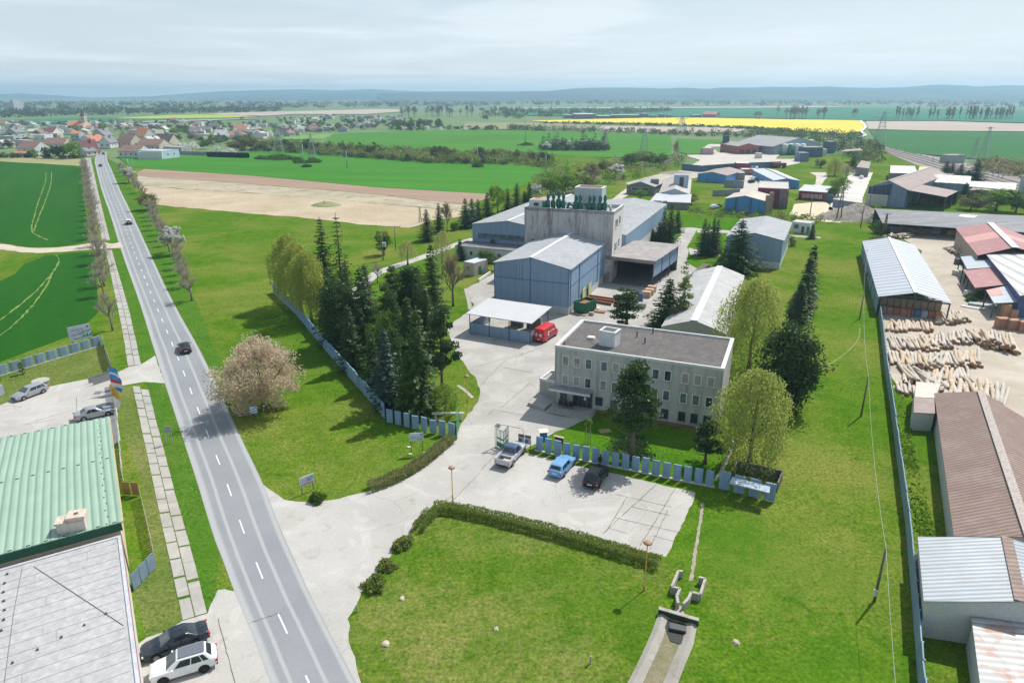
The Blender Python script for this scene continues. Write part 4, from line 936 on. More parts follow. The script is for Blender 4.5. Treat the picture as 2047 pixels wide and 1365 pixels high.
mark(f,a,e,n,.4,1.1,2.75,2.85,INK,'text_line');mark(f,a,e,n,1.3,2.0,2.8,2.9,INK,'text_line');mark(f,a,e,n,.5,1.9,2.1,2.18,INK,'text_line')
for k in range(3):
 b0=a+e*(W_*(.52+.15*k))+n*.04;mb=MB();mb.face([(*b0.xy,2.15),(*(b0+e*.55).xy,2.2),(*(b0+e*.6).xy,2.85)]);mb.build('sail_picture',GRNP,f)
 mb=MB();mb.face([(*b0.xy,2.75+.12*k),(*(b0+e*.12).xy,2.7+.12*k),(*(b0+e*.62).xy,3.15+.1*k),(*(b0+e*.5).xy,3.22+.1*k)]);mb.build('sail_picture',(BLUP,YELP,BLUP)[k],f)
mb=MB();c=a+e*(W_*.87)+n*.036+Vector((0,0,3.85));mb.face([c+e*(.17*math.cos(k*.628))+Vector((0,0,.17*math.sin(k*.628)))for k in range(10)]);mb.build('emblem',REDP,f)
def lamp(base,label,h,group='mushroom lamps of the works'):
 P=G(*base);t=thing('street_lamp',label,'street lamp',P,0,group);mb=MB();mb.tube([(0,0,0),(0,0,.6),(0,0,.62),(0,0,h-.25)],[.075,.075,.045,.04],8);mb.build('pole',M('ochre_paint',(.42,.28,.05),(.34,.2,.06),3,.5),t,True,True)
 mb=MB();mb.tube([(0,0,h-.3),(0,0,h-.22),(0,0,h-.14),(0,0,h-.02),(0,0,h+.06)],[.1,.3,.38,.28,.05],14);mb.build('lamp_head',M('rust_cap',(.4,.24,.16),(.3,.17,.11),4,.6),t,True,True);return t
lamp((1287,1180),'mushroom lamp on yellow pole at the grass end of the long hedge',5.0);lamp((905,1001),'mushroom lamp on rusty pole at the hedge corner by the junction',4.1)
lamp((934,803),'thin mushroom lamp on the grass beside the yard entrance',4.0);lamp((1617,548),'small mushroom lamp near the last dark spruce by the hall',3.5)
def hedge(label,pts,w,h,m,seed,name='hedge',leaf=.14,dens=640,gaps=0.0,round_=.25):
 r=np.random.default_rng(seed);P=resample(smooth_poly([xy(p)for p in pts],2,False),.12,False);Q=[];
 for i in range(len(P)-1):
  d=(P[i+1]-P[i]).normalized();nn=np.array([-d.y,d.x,0]);wob=1+.05*math.sin(i*.21+seed)+.04*math.sin(i*.53)
  k=int(dens*.12*w*h/1.2);u=r.uniform(-1,1,k);z=r.uniform(0,1,k)**.6;sh=np.sqrt(np.clip(1-(np.clip((z-(1-round_))/round_,0,1))**2*.7,0,1))
  u=np.sign(u)*np.abs(u)**.5
  Q.append(np.array(P[i])[None]+nn*(u*w/2*sh*wob)[:,None]+np.array([d.x,d.y,0])*r.uniform(0,.12,(k,1))+np.array([[0,0,1]])*(z*h*wob)[:,None]+r.normal(size=(k,3))*.05)
 P_=np.concatenate(Q);P_[:,2]=np.maximum(P_[:,2],.03);L=leaf*r.uniform(.6,1.4,len(P_));V,F=quads(P_,unit(len(P_),r),unit(len(P_),r),L,L*.7)
 return tag(obj_of(rawmesh(name,V,F,[m]),name),label,'hedge')
hedge('long clipped hedge between the parking bays and the lawn',[G(868,1022),G(900,1022),G(980,1038),G(1100,1068),G(1220,1103),G(1318,1133)],1.35,.95,SHRUB,1)
hedge('short hedge curving down from the long hedge corner',[G(862,1030),G(845,1050),G(836,1062)],1.3,.9,SHRUB,2)
for k,(x,y,r_,h_,lb)in enumerate(((812,1088,.95,1.0,'bright clipped bush second from the hedge corner'),(797,1096,.8,.9,'small clipped bush on the kerb below the hedge corner'),(775,1135,.95,.95,'rounded bush third down the junction kerb'),(750,1172,1.15,1.25,'largest clipped bush lowest on the junction kerb'))):bush('kerb_bush',lb,G(x,y),r_,h_,SHRUB,70+k,group='clipped bushes along the junction kerb',leaf=.17,per=110)
hedge('loose flowering hedge along the entrance road verge',[G(738,980),G(775,968),G(820,946),G(860,918),G(888,893),G(905,882)],1.35,1.05,leafmat('mixed_hedge_leaves',[(.13,.16,.05),(.22,.25,.07),(.38,.36,.18)],.3),3,gaps=.2)
bush('round_bush','single dark bush at the junction tip below the orange striped sign',G(634,1000),1.05,1.2,GREEN,80)
bush('round_bush','low dark shrub bed under the big office pine',G(1262,897),3.4,.8,PINE,81,per=150,nclump=30);bush('round_bush','bright green shrub left of the big pine trunk',G(1238,908),.9,.5,LIME,82)
t=thing('drain_inlet','grey concrete drain inlet with two open side walls in the lawn','drain',G(1378,1190));CM=streaky('old_concrete',(.33,.31,.28),(.42,.4,.36),(.15,.15,.12),.6,2)
def wall_px(t,pts,h,w,m=CM,name='side_wall',z0=-.1):
 for i in range(len(pts)-1):mb=MB();mb.bar((*G(*pts[i],h).xy,(h+z0)/2),(*G(*pts[i+1],h).xy,(h+z0)/2),w,h-z0);mb.build(name,m,t)
wall_px(t,[(1365,1140),(1356,1140),(1343,1171),(1360,1175),(1353,1190),(1356,1204)],.75,.22);wall_px(t,[(1397,1152),(1410,1155),(1400,1186),(1382,1182),(1376,1195),(1366,1205)],.75,.22)
mb=MB();mb.prism([G(1352,1210),G(1362,1213),G(1372,1240),G(1345,1232)],-.05,.12);mb.build('apron',CM,t)
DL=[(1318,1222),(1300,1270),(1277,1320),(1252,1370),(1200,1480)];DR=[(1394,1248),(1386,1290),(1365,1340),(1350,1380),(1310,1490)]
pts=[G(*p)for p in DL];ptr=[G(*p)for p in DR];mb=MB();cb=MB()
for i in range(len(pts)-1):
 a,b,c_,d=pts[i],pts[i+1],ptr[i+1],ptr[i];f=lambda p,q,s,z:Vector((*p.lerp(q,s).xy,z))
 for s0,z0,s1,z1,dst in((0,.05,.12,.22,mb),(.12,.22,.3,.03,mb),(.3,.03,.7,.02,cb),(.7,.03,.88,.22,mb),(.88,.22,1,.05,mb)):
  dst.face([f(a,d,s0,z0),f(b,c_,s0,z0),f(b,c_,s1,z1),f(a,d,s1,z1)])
STN=concmat('channel_stone',(.26,.245,.215),(.36,.345,.315),1.0,1.6,(.13,.125,.08),.8)
tag(mb.build('drain_channel',STN),'stone paved sides of the drainage ditch at the bottom edge','ditch');tag(cb.build('ditch_bed',M('shaded_ditch_mud',(.2,.165,.1),(.12,.13,.06),.9,.7,.3,c3=(.24,.22,.15))),None,None,None,'structure')  # bed mud darkened in its colour to suggest the shade of a deeper ditch
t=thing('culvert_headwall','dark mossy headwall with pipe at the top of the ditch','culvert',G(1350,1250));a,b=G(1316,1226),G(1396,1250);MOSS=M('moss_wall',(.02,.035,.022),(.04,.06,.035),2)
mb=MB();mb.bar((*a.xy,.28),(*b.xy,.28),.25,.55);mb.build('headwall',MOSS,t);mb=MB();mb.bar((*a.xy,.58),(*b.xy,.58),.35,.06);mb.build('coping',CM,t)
mb=MB();q=[G(1322,1236),G(1390,1255),G(1366,1290),G(1340,1282)];mb.prism(q,.02,.07);mb.build('sill',M('ditch_mouth_shade',(.02,.022,.022),None,2,.4),t)  # dark slab, no real sill: painted shade for the deep ditch mouth
mb=MB();p=G(1352,1250);mb.box((p.x,p.y-.5,.22),(1,-.3,0),(1.3,.6,.22));mb.build('flap',M('iron_flap',(.07,.075,.08),None,2,.5),t)
for k,(x,y,s_,lb)in enumerate(((771,1287,.33,'pale boulder in the grass near the road bend'),(803,1197,.25,'pale flat stone below the largest clipped bush'),(1471,1284,.3,'grey stone in the grass right of the ditch'),(992,1257,.2,'small pale stone in the middle of the lawn'))):
 r=np.random.default_rng(k+60);mb=MB();bmx=bmesh.new();bmesh.ops.create_icosphere(bmx,subdivisions=2,radius=s_)
 for v in bmx.verts:v.co*=1+r.normal()*.12;v.co.z=max(-.05,v.co.z*.75)
 me=bpy.data.meshes.new('boulder');bmx.to_mesh(me);bmx.free();me.materials.append(M('boulder_stone',(.5,.43,.36),(.38,.33,.28),3));o=obj_of(me,'boulder',None,G(x,y));tag(o,lb,'stone')
for x,y,lb in((1180,1326,'short grey marker post near the bottom of the lawn'),(714,1222,'short white marker post at the junction kerb')):P=G(x,y);mb=MB();mb.tube([P,P+Vector((0,0,.75))],.07,8);tag(mb.build('marker_post',M('post_grey',(.38,.36,.34))),lb,'post')
t=thing('staked_sapling','young tree between two wooden stakes on the office lawn','sapling',G(1175,886));a=G(1175,886);mb=MB()
for dx in(-.35,.35):mb.bar((a.x+dx,a.y,0),(a.x+dx*.6,a.y,2.6),.09)
mb.bar((a.x-.35,a.y,2.55),(a.x+.35,a.y,2.55),.08);mb.build('stake',M('stake_wood',(.42,.36,.2)),t);mb=MB();mb.tube([(a.x,a.y,0),(a.x,a.y,3.2)],.03,6);mb.build('trunk',BARK,t)
obj_of(bushmesh(.5,1.4,LIME,83,40,12,.14),'crown',t,(0,0,2.4))
mb=MB();p=G(1209,862);mb.box((p.x,p.y,.05),(1,.25,0),(1.5,1.0,.06));tag(mb.build('wooden_sheet',M('sheet_wood',(.34,.27,.1),(.28,.23,.1),2)),'flat tan wooden sheet lying on the office lawn','board')
GZ,FZ=5.0,4.0
e_r=(G(237,1043,GZ)-G(213,836,GZ));e_r.z=0;gq=[xy(G(213,836,GZ)),xy(G(237,1043,GZ))]
e=(gq[1]-gq[0]).normalized();nL=Vector((e.y,-e.x,0))
if nL.x>0:nL=-nL
gq=[gq[0],gq[1],gq[1]+nL*32,gq[0]+nL*32]
t=thing('shop_building','low shop hall with pale green ribbed metal roof','shop',(gq[0]+gq[2])/2);mb=MB();mb.prism(gq,0,GZ-.05);mb.build('wall',M('cream_wall',(.6,.5,.36),(.52,.44,.33),1),t)
GRN=corrugated('green_sheet',(.27,.40,.31),(.31,.44,.35),nL,.62,None,.45,dark=.62,bs=.35);mid=[(gq[0]+gq[1])/2,(gq[3]+gq[2])/2];up=lambda p,z:Vector((p.x,p.y,z))
mb=MB();g0=[q for q in gq];ex=e*.25
for a,b,za,zb in((gq[0]-ex-nL*.3,mid[0]-nL*.3,GZ,GZ+.5),(mid[0]-nL*.3,gq[1]+ex-nL*.3,GZ+.5,GZ)):
 pp=[up(a,za),up(b,zb),up(b+nL*32,zb),up(a+nL*32,za)];mb.hexa(pp,[p+Vector((0,0,.1))for p in pp])
roof=mb.build('roof',GRN,t);mb=MB()
for f in(0,.5,1):
 z=GZ+.13+(.5 if f==.5 else 0);a=gq[0].lerp(gq[1],f);
 for k in range(26):p=a+nL*(.3+k*1.25)+(e*(-.1)if f==0 else e*(.1 if f==1 else 0));mb.box((p.x,p.y,z),e,(.09,.3,.05))
for k in range(22):p=gq[0].lerp(gq[1],k/21)+nL*(.9 if k%2 else.75);mb.box((p.x,p.y,GZ+.12+.5*(1-abs(k/21-.5)*2)),e,(.16,.09,.05))
for k in range(14):p=gq[0].lerp(gq[1],k/13)+nL*13.5;mb.box((p.x,p.y,GZ+.12+.5*(1-abs(k/13-.5)*2)),e,(.16,.1,.05))
mb.build('snow_guard',M('snow_guard',(.05,.07,.06)),roof)['kind']='stuff'
mb=MB();a,b=gq[1]+e*.27-nL*.2,gq[1]+e*.27+nL*32;mb.bar((*a.xy,GZ-.35),(*b.xy,GZ-.35),.06,.75);mb.build('fascia',M('green_fascia',(.02,.085,.05)),t)
mb=MB();a,b=gq[0]-nL*.33,gq[1]-nL*.33;mb.bar((*a.xy,GZ-.15),(*b.xy,GZ-.15),.05,.35);mb.build('trim',M('tan_fascia',(.62,.44,.26),(.5,.36,.22),1),t)
fq0=xy(G(240,1071,FZ));fq1=xy(G(278,1365,FZ));e2=(fq1-fq0).normalized();n2=Vector((e2.y,-e2.x,0));n2=-n2 if n2.x>0 else n2
fq=[fq0,fq0+e2*34,fq0+e2*34+n2*32,fq0+n2*32]
SEAM=M('grey_felt_roof',(.35,.35,.355),(.41,.41,.415),.25,.7,.3,c3=(.42,.42,.43),fine=2)
t2=flatroof('shop_building','flat light grey felt roofed shop wing below the green roof','shop',fq,FZ,M('shop_white_wall',(.6,.6,.58),(.5,.5,.5),1),SEAM,.08,M('roof_edge_trim',(.5,.52,.56),(.4,.42,.46),1,.5),0,.2)
mb=MB()
for k in range(26):p=fq0+e2*(1.0+k*1.15);q=p+n2*31.5+e2*(-.0);mb.bar((*(p+n2*.4).xy,FZ+.012),(*q.xy,FZ+.004),.022,.012)
for k in range(30):p=fq0+e2*(1.0+1.15*(k%25))+n2*random.uniform(2,16);q=p+e2*1.15;mb.bar((*p.xy,FZ+.013),(*q.xy,FZ+.005),.022,.012)
p=fq0+n2*6.2+e2*1.0;q=fq0+e2*12.2+n2*.5;mb.tube([(*p.xy,FZ+.03),(*p.lerp(q,.5).xy,FZ+.03),(*q.xy,FZ+.03)],.03,5);p=fq0+n2*7+e2*.6;mb.tube([(*p.xy,FZ+.03),(*(p+e2*6+n2*.3).xy,FZ+.03),(*(p+e2*16+n2*.5).xy,FZ+.03)],.025,5)
mb.build('roof_seam',M('seam_dark',(.27,.27,.28)),t2);mb=MB()
for k in range(15):p=fq0+n2*(8+.12*math.sin(k))+e2*(1+k*1.2);mb.box((p.x,p.y,FZ+.06),e2,(.16,.16,.1))
for k in range(5):p=fq0+n2*(1.5+k*1.4)+e2*(10.2+.5*k);mb.box((p.x,p.y,FZ+.06),e2,(.14,.14,.1))
mb.build('roof_anchor',DARKM,t2)
mb=MB();a,b=fq0-n2*.08,fq0+e2*34-n2*.08;mb.bar((*a.xy,FZ-.2),(*b.xy,FZ-.2),.05,.12);mb.build('gutter',M('red_gutter',(.3,.1,.08)),t2)
p=G(121,1090,FZ);q=xy(G(178,1080,FZ));pq=rect(xy(p),q,1.1)
mb=MB();mb.prism(pq,FZ-.1,FZ+2.0);cs=mb.build('chimney',streaky('chimney_plaster',(.52,.47,.43),(.6,.55,.5),(.36,.24,.19),.5,3),t2);cc=sum(pq,Vector())/4
mb=MB();f=lambda s,u:(pq[0].lerp(pq[1],s)).lerp(pq[3].lerp(pq[2],s),u)
mb.prism([f(-.04,-.1),f(.4,-.1),f(.4,1.1),f(-.04,1.1)],FZ+2.0,FZ+2.15);mb.prism([f(.38,-.1),f(1.04,-.1),f(1.04,1.1),f(.38,1.1)],FZ+2.3,FZ+2.5);mb.prism([f(.42,.05),f(1,.05),f(1,.95),f(.42,.95)],FZ+2.0,FZ+2.3);mb.build('cap',M('chimney_cap',(.58,.52,.46),(.46,.36,.27),2),cs);mb=MB();p=f(.7,.5);mb.box((p.x,p.y,FZ+2.52),e,(.3,.3,.04));mb.build('flue',DARKM,cs)
fence('grey slatted fence with long shadows along the shop drive',[G(226,770),G(234,850),G(240,895)],.5,.7,1.5,MATS['grey_slat'],.01,kerb=False,th=.03,curve=False)
fence('white edged picket fence beside the green roofed shop',[G(241,897),G(246,958),G(252,985)],.3,.55,1.5,M('white_slat',(.6,.6,.62),(.5,.5,.52),1),.01,kerb=False,th=.03,curve=False)
fence('brown double gate panels in the shop garden fence',[G(247,990),G(281,992)],1.0,.85,1.7,M('brown_panel',(.2,.13,.07),(.26,.17,.09),1),.01,kerb=False,th=.05,curve=False)
fence('low dark picket run down to the blue garden panels',[G(282,995),G(297,1060),G(313,1133)],.42,.5,1.4,M('white_picket',(.5,.49,.46)),.01,kerb=False,th=.03,curve=False)
fence('three slate blue panels closing the shop garden',[G(268,1183),G(313,1135)],1.25,.9,1.75,M('slate_panel',(.14,.2,.27),(.18,.24,.31),1),.01,kerb=False,th=.06,curve=False)
t=thing('sliding_gate','grey sliding gate with solid lower part at the shop entrance','gate',G(208,765));a,b=xy(G(187,770)),xy(G(227,757));mb=MB();n=(b-a).normalized();pn=Vector((-n.y,n.x,0))*1.2
mb.bar((*a.xy,.5),(*b.xy,.5),.05,.9);mb.bar((*(a+pn).xy,.5),(*(b+pn).xy,.5),.05,.9)
for q in(a,b,a+pn,b+pn):mb.bar((*q.xy,0),(*q.xy,1.4),.08)
mb.build('gate_leaf',M('gate_grey',(.25,.25,.26)),t)
def flag(label,base,h,cols,txt=None,w=1.0,L=2.8,seed=0,sway=.5):
 P=G(*base);t=thing('advertising_flag',label,'flag',P,0,'flags on the shop fence');mb=MB();mb.tube([(0,0,0),(.02,0,h)],.03,6);mb.build('pole',GALV,t,False,True)
 V=[];nz,nx=14,6
 for i in range(nz+1):
  for j in range(nx+1):
   s=i/nz;u=j/nx;V.append((u*w*(.85+.15*math.sin(s*3)),.22*math.sin(s*6+u*3+seed)*u-.12*u,h-.05-L*s-.35*u*u))
 F=[(i*(nx+1)+j,i*(nx+1)+j+1,(i+1)*(nx+1)+j+1,(i+1)*(nx+1)+j)for i in range(nz)for j in range(nx)];mi=[min(len(cols)-1,int((f//nx)/nz*len(cols)))for f in range(len(F))]
 o=obj_of(rawmesh('cloth',V,F,cols,mi,True),'cloth',t)
 if txt:
  for i,ch in enumerate(txt):
   z=h-.9-i*.45;lettering(o,ch,Vector((P.x+.3,P.y-.3,z)),(1,0,-.15),(0,0,1),.5,DARKM)
 return t
FB=M('flag_blue',(.03,.22,.5),(.04,.27,.58),1,.6);FY=M('flag_yellow',(.68,.42,.05),(.6,.38,.05),1,.6);FW=M('flag_white',(.7,.7,.72));FR=M('flag_red',(.6,.03,.04))
flag('blue flag with white and red marks, first by the shop gate',(227,785),4.0,[FB,FW,FB,FB],None,1.5,2.6,0);flag('blue flag with red diamond behind the yellow flag',(229,800),4.0,[FB,FR,FW,FB],None,1.5,2.4,1)
flag('yellow flag with dark vertical letters on the shop fence',(230,822),4.0,[FY],'MOTO',1.0,2.7,2);flag('plain white flag drooping over the shop fence',(234,838),3.4,[FW],None,.9,1.6,3)
P=G(83,769);t=thing('round_well','round concrete well ring with flat lid in the dry lawn','well',P);mb=MB();mb.tube([(0,0,0),(0,0,.62)],1.05,24);mb.build('ring',M('well_side',(.3,.28,.25),(.22,.21,.18),2),t,False,True);mb=MB();mb.tube([(0,0,.62),(0,0,.74)],1.15,24);mb.build('lid',M('well_lid',(.36,.33,.31),(.42,.4,.37),2),t,False,True)
tree('cypress',(46,748),label='small dark cypress standing free by the grey panels',h=2.2,r=.42,cat='shrub');tree('cypress',(-2,762),label='dark cypress cut by the left picture edge',h=2.2,r=.45,cat='shrub')
mb=MB();P=G(2,790);mb.box((P.x-.3,P.y,.75),(1,0,0),(1.1,1.0,1.5));tag(mb.build('utility_cabinet',M('cabinet_grey',(.3,.34,.4)),bevel=.05),'grey blue utility cabinet at the left picture edge','cabinet')
for k,(x,y)in enumerate(((196,785),(215,782),(221,808))):P=G(x,y);mb=MB();mb.box((P.x,P.y,.03),(1,.2,0),(.9,.9,.05));tag(mb.build('drain_cover',M('iron_cover',(.16,.17,.19))),'square iron cover set in the shop car park','drain cover','iron covers in the car park')
def sheetwall(name,a,b,pitch=1.1,dirt=(.2,.2,.2),amt=.35):
 t=NT(name);p=t.pos();v=t.pos((.8,.8,.1));n=t.noise(v,.9,6,.7);g=t.noise(p,.14,4,.6)
 d=t.n('ShaderNodeVectorMath',{0:p,1:(.93,.42,0)},operation='DOT_PRODUCT').outputs['Value'];w=t.math('SINE',t.math('MULTIPLY',d,2*math.pi/pitch))
 col=t.ramp(g,[(.35,a),(.65,b)]);col=t.mix(t.math('MULTIPLY',t.sstep(n,.5,.7),amt),col,dirt)
 col=t.mix(t.math('MULTIPLY',t.sstep(w,.9,1.0),.45),col,tuple(x*.6 for x in a));return t.pbr(col,.55,.35,0,w,.25,.03)
BLUE=sheetwall('blue_sheet',(.21,.31,.435),(.235,.335,.46),1.1,(.22,.28,.36),.35)
BLUE2=sheetwall('bright_blue_sheet',(.06,.22,.48),(.08,.26,.52),2.2,(.1,.2,.35),.3)
SKYB=sheetwall('pale_blue_sheet',(.36,.46,.58),(.42,.52,.62),1.3,(.36,.38,.4),.5)
GROOF=M('pale_grey_roof',(.31,.325,.345),(.35,.365,.385),.09,.8,.12,0,c3=(.29,.3,.315),fine=1.2,space='pos')
GROOFD=M('worn_grey_roof',(.29,.3,.315),(.33,.345,.36),.15,.8,.12,0,c3=(.25,.25,.25),fine=1.2,space='pos')
PLN=streaky('concrete_plinth',(.42,.43,.44),(.5,.5,.5),(.3,.29,.28),.5)
BROOF=M('brown_roof',(.27,.215,.2),(.33,.27,.255),.2,.7,.2,c3=(.37,.29,.25),fine=1.5,space='pos')
def gq(p0,p1,p2,z):
 a,b,c=G(*p0,z),G(*p1,z),G(*p2,z);e=Vector((b.x-a.x,b.y-a.y,0)).normalized();n=Vector((-e.y,e.x,0));return rect(xy(a),xy(b),abs((xy(c)-xy(a)).dot(n)))
h1q=gq((988,525),(1139,539),(1224,487),9.0);E1,N1=frame_axes(h1q[0],h1q[1])
H1=gable('factory_hall','large plain blue metal hall with pale grey pitched roof in front of the stained tower','factory hall',h1q,9.0,10.6,BLUE,GROOF,True,.3,(1.5,PLN),.12,0,WHITEF)
mb=MB()
for s in(.02,7.6,15.4):p=h1q[0]+E1*s+N1*.05;mb.bar((*p.xy,1.5),(*p.xy,9.0+1.5*(1-abs(s-7.75)/7.75)),.12)
a,b=h1q[0]+N1*.05,h1q[1]+N1*.05;mb.bar((*a.xy,6.2),(*b.xy,6.2),.08)
r_=E1;a,b=h1q[1]+r_*.05,h1q[2]+r_*.05;mb.bar((*a.xy,5.6),(*b.xy,5.6),.1)
for s in(.03,.25,.78):p=a.lerp(b,s);mb.bar((*p.xy,1.5),(*p.xy,9),.14)
for k in range(9):p=h1q[0]+E1*(1.1+k*.6)+N1*.03;mb.bar((*p.xy,6.2),(*p.xy,9.1),.05)
mb.build('trim',M('blue_trim',(.1,.17,.28)),H1)
for x,lb in((.35,0),(.52,1)):
 e,n=frame_axes(h1q[1],h1q[2]);p=h1q[1]+e*(26.6*x);mb=MB();mb.box((p.x+n.x*.35,p.y+n.y*.35,1.5),e,(2.1,.08,3.0));mb.build('door',M('yellow_door',(.5,.5,.24),(.42,.44,.22),1.5),H1)
TZ=16.0;tq=rect(xy((2.85,157.2)),xy((22.3,150.1)),10.6)
STAIN=streaky('stained_render',(.43,.42,.43),(.5,.49,.49),(.13,.10,.11),.95,1.1,(.2,.145,.155))
TW=MB();tower=thing('factory_tower','tall stained concrete tower block carrying green dust cyclones','tower',sum(tq,Vector())/4)
TW.face([(*tq[0].xy,0),(*tq[1].xy,0),(*tq[1].xy,TZ),(*tq[0].xy,TZ)],0);TW.face([(*tq[1].xy,0),(*tq[2].xy,0),(*tq[2].xy,TZ),(*tq[1].xy,TZ)],1);TW.face([(*tq[2].xy,0),(*tq[3].xy,0),(*tq[3].xy,TZ),(*tq[2].xy,TZ)],1);TW.face([(*tq[3].xy,0),(*tq[0].xy,0),(*tq[0].xy,TZ),(*tq[3].xy,TZ)],0)
TW.build('wall',[STAIN,streaky('tower_white',(.56,.55,.52),(.62,.61,.58),(.42,.4,.37),.4)],tower)
mb=MB();mb.poly([(*q.xy,TZ-.7)for q in tq]);rf=mb.build('roof',GROOFD,tower);mb=MB();c=sum(tq,Vector())/4
for i in range(4):
 a,b=tq[i],tq[(i+1)%4];ia,ib=a+(c-a).normalized()*.5,b+(c-b).normalized()*.5
 mb.hexa([(*p.xy,TZ-.72)for p in(a,b,ib,ia)],[(*p.xy,TZ+.06)for p in(a,b,ib,ia)])
mb.build('parapet',COP,rf)
eT,nT=frame_axes(tq[1],tq[2])
for s,z,w_ in((3.4,12.9,2.4),(6.9,13.2,1.3),(3.4,7.6,2.4),(6.9,7.9,1.3),(4.4,3.6,2.8)):window(tower,tq[1],tq[2],s,z,w_,1.9 if z>5 else.8,GALV,GLS,COP,.1,mull=1)
window(tower,tq[0],tq[1],2.3,8.1,.7,1.4,DARKM,GLD)
ET,NTn=frame_axes(tq[0],tq[1]);BACK=-NTn
def shed_on(name,label,s0,s1,d0,d1,z0,z1,wm,rm,par=None):
 q=[tq[0]+ET*a+BACK*b for a,b in((s0,d0),(s1,d0),(s1,d1),(s0,d1))];return flatroof(name,label,'roof house',q,z1,wm,rm,.25,par,z0,.35)
p=shed_on('roof_house','small white roof house with red roof and green door on the tower',.8,5.2,1.0,4.2,TZ-.69,TZ+1.6,M('roof_house_white',(.58,.6,.62),(.52,.54,.56)),M('red_sheet',(.42,.22,.19),(.36,.18,.15),.8))
q0=tq[0]+ET*.8+BACK*1.0;door(p,q0,q0+ET*4.4,3.6,TZ-.6,.9,1.9,paint('door_green',(.01,.2,.05),.5));window(p,q0,q0+ET*4.4,1.7,TZ+.6,1.1,.7,DARKM,GLD)
shed_on('roof_house','tall grey lift house with brown capped roof behind the cyclones',10.2,16.6,5.6,9.9,TZ-.69,TZ+4.0,streaky('lift_house_grey',(.42,.45,.5),(.48,.51,.55),(.33,.35,.38),.5),M('oxide_roof',(.17,.07,.06),(.22,.1,.09)),COP)
CYC=paint('cyclone_green',(.006,.115,.085),.4)
for k,(s,d,h)in enumerate(((5.4,1.0,3.9),(6.6,1.3,3.9),(7.9,1.2,4.6),(9.0,1.2,4.1),(12.0,1.2,3.9),(13.0,1.2,4.0),(15.2,1.1,3.9),(16.2,1.1,4.0),(17.6,1.0,4.0),(18.7,1.0,4.1))):
 P=tq[0]+ET*s*.985+BACK*d;t=thing('dust_cyclone','dark green dust cyclone in the row on the tower edge','cyclone',(*P.xy,TZ-.68),0,'green cyclones on the tower')
 mb=MB();mb.tube([(0,0,0),(0,0,h*.58),(0,0,h*.62)],[.46,.46,.3],12);mb.build('body',CYC,t,True,True);mb=MB();mb.tube([(0,0,h*.62),(0,0,h*.72),(0,0,h*.76),(0,0,h*.9),(0,0,h*.93),(0,0,h)],[.24,.38,.4,.4,.26,.22],10);mb.build('cap',CYC,t,True,True)
 mb=MB();mb.tube([(-.5,.15,h*.2),(-.5,.15,h*.55)],.14,8);mb.build('side_pipe',CYC,t,True,True)
f=lambda s,d,z:(*(tq[0]+ET*s+BACK*d).xy,TZ-.68+z)
for pts in([f(9.6,1.6,.5),f(10.2,1.6,1.9),f(10.6,2.0,1.5),f(11.6,2.0,.7)],[f(9.9,2.2,.3),f(11.8,1.8,.3)],[f(13.6,1.8,1.6),f(14.0,1.8,1.9),f(14.4,1.7,.6),f(15,1.5,.4)],[f(4.9,1.4,.2),f(4.9,1.4,1.7)],[f(10.8,3,1.8),f(13,3,1.6)]):mb=MB();mb.tube(pts,.3,8);tag(mb.build('duct',CYC,None,True),'green air duct winding between the cyclones on the tower','duct','air ducts on the tower')
mb=MB();mb.tube([f(18.0,5.2,1.2),f(19,4.0,1.3),f(19.2,3.2,1.2),f(19.3,3.2,-.2)],.22,8);tag(mb.build('duct',GALV,None,True),'grey bent pipe at the open right end of the tower roof','pipe')
a2,b2=xy((-10.5,180.15)),xy((27.71,164.44));E2,N2=frame_axes(a2,b2);mid2=a2.lerp(b2,.49)
gable('factory_hall','long left hall bay with pale roof and blue gable beside the tower','factory hall',rect(a2,mid2-E2*.01,54),8.0,9.4,BLUE,GROOFD,True,.05,(3.0,PLN),.12,0,WHITEF)
gable('factory_hall','long right hall bay with cracked grey roof behind the tower','factory hall',rect(mid2+E2*.01,b2,54),8.0,9.4,BLUE,GROOFD,True,.05,(3.6,M('white_dado',(.52,.52,.5),(.46,.46,.45),.6)),.12)
mb=MB();p,q=a2+N2*.06+E2*1.6,mid2+N2*.06;mb.bar((*p.xy,5.1),(*q.xy,5.1),.06,1.4);o=mb.build('ribbon_window',GLS);tag(o,'ribbon window band in the blue gable left of the tower','window')
mb=MB();p=a2+N2*.6+E2*6;mb.box((p.x,p.y,3.9),E2,(.9,.9,.9));tag(mb.build('fan_unit',DARKM),'dark fan unit on the blue gable left of the tower','fan')
qa=[a2-E2*1.6+N2*7.2,a2+E2*17+N2*7.2,a2+E2*17+N2*.3,a2-E2*1.6+N2*.3]
an=flatroof('annex','low flat grey roofed annex with pale wall below the blue gable','annex',qa,3.4,M('annex_pale',(.5,.53,.53),(.44,.47,.47),.5),M('annex_roof',(.15,.155,.165),(.2,.2,.21),.4),.1,DARKM,0,.3)
for k in range(6):window(an,qa[0],qa[1],2+k*2.6,1.9,1.0,1.2,WHITEF,GLD,None)
cq=[xy(G(939.6,667)),xy(G(1059.5,687)),xy(G(1078,655)),None];cq=rect(cq[0],cq[1],7.6);EC,NC=frame_axes(cq[0],cq[1]);cw=(cq[1]-cq[0]).length
t=thing('carport','open carport with grey white roof and half height blue walls','carport',sum(cq,Vector())/4)
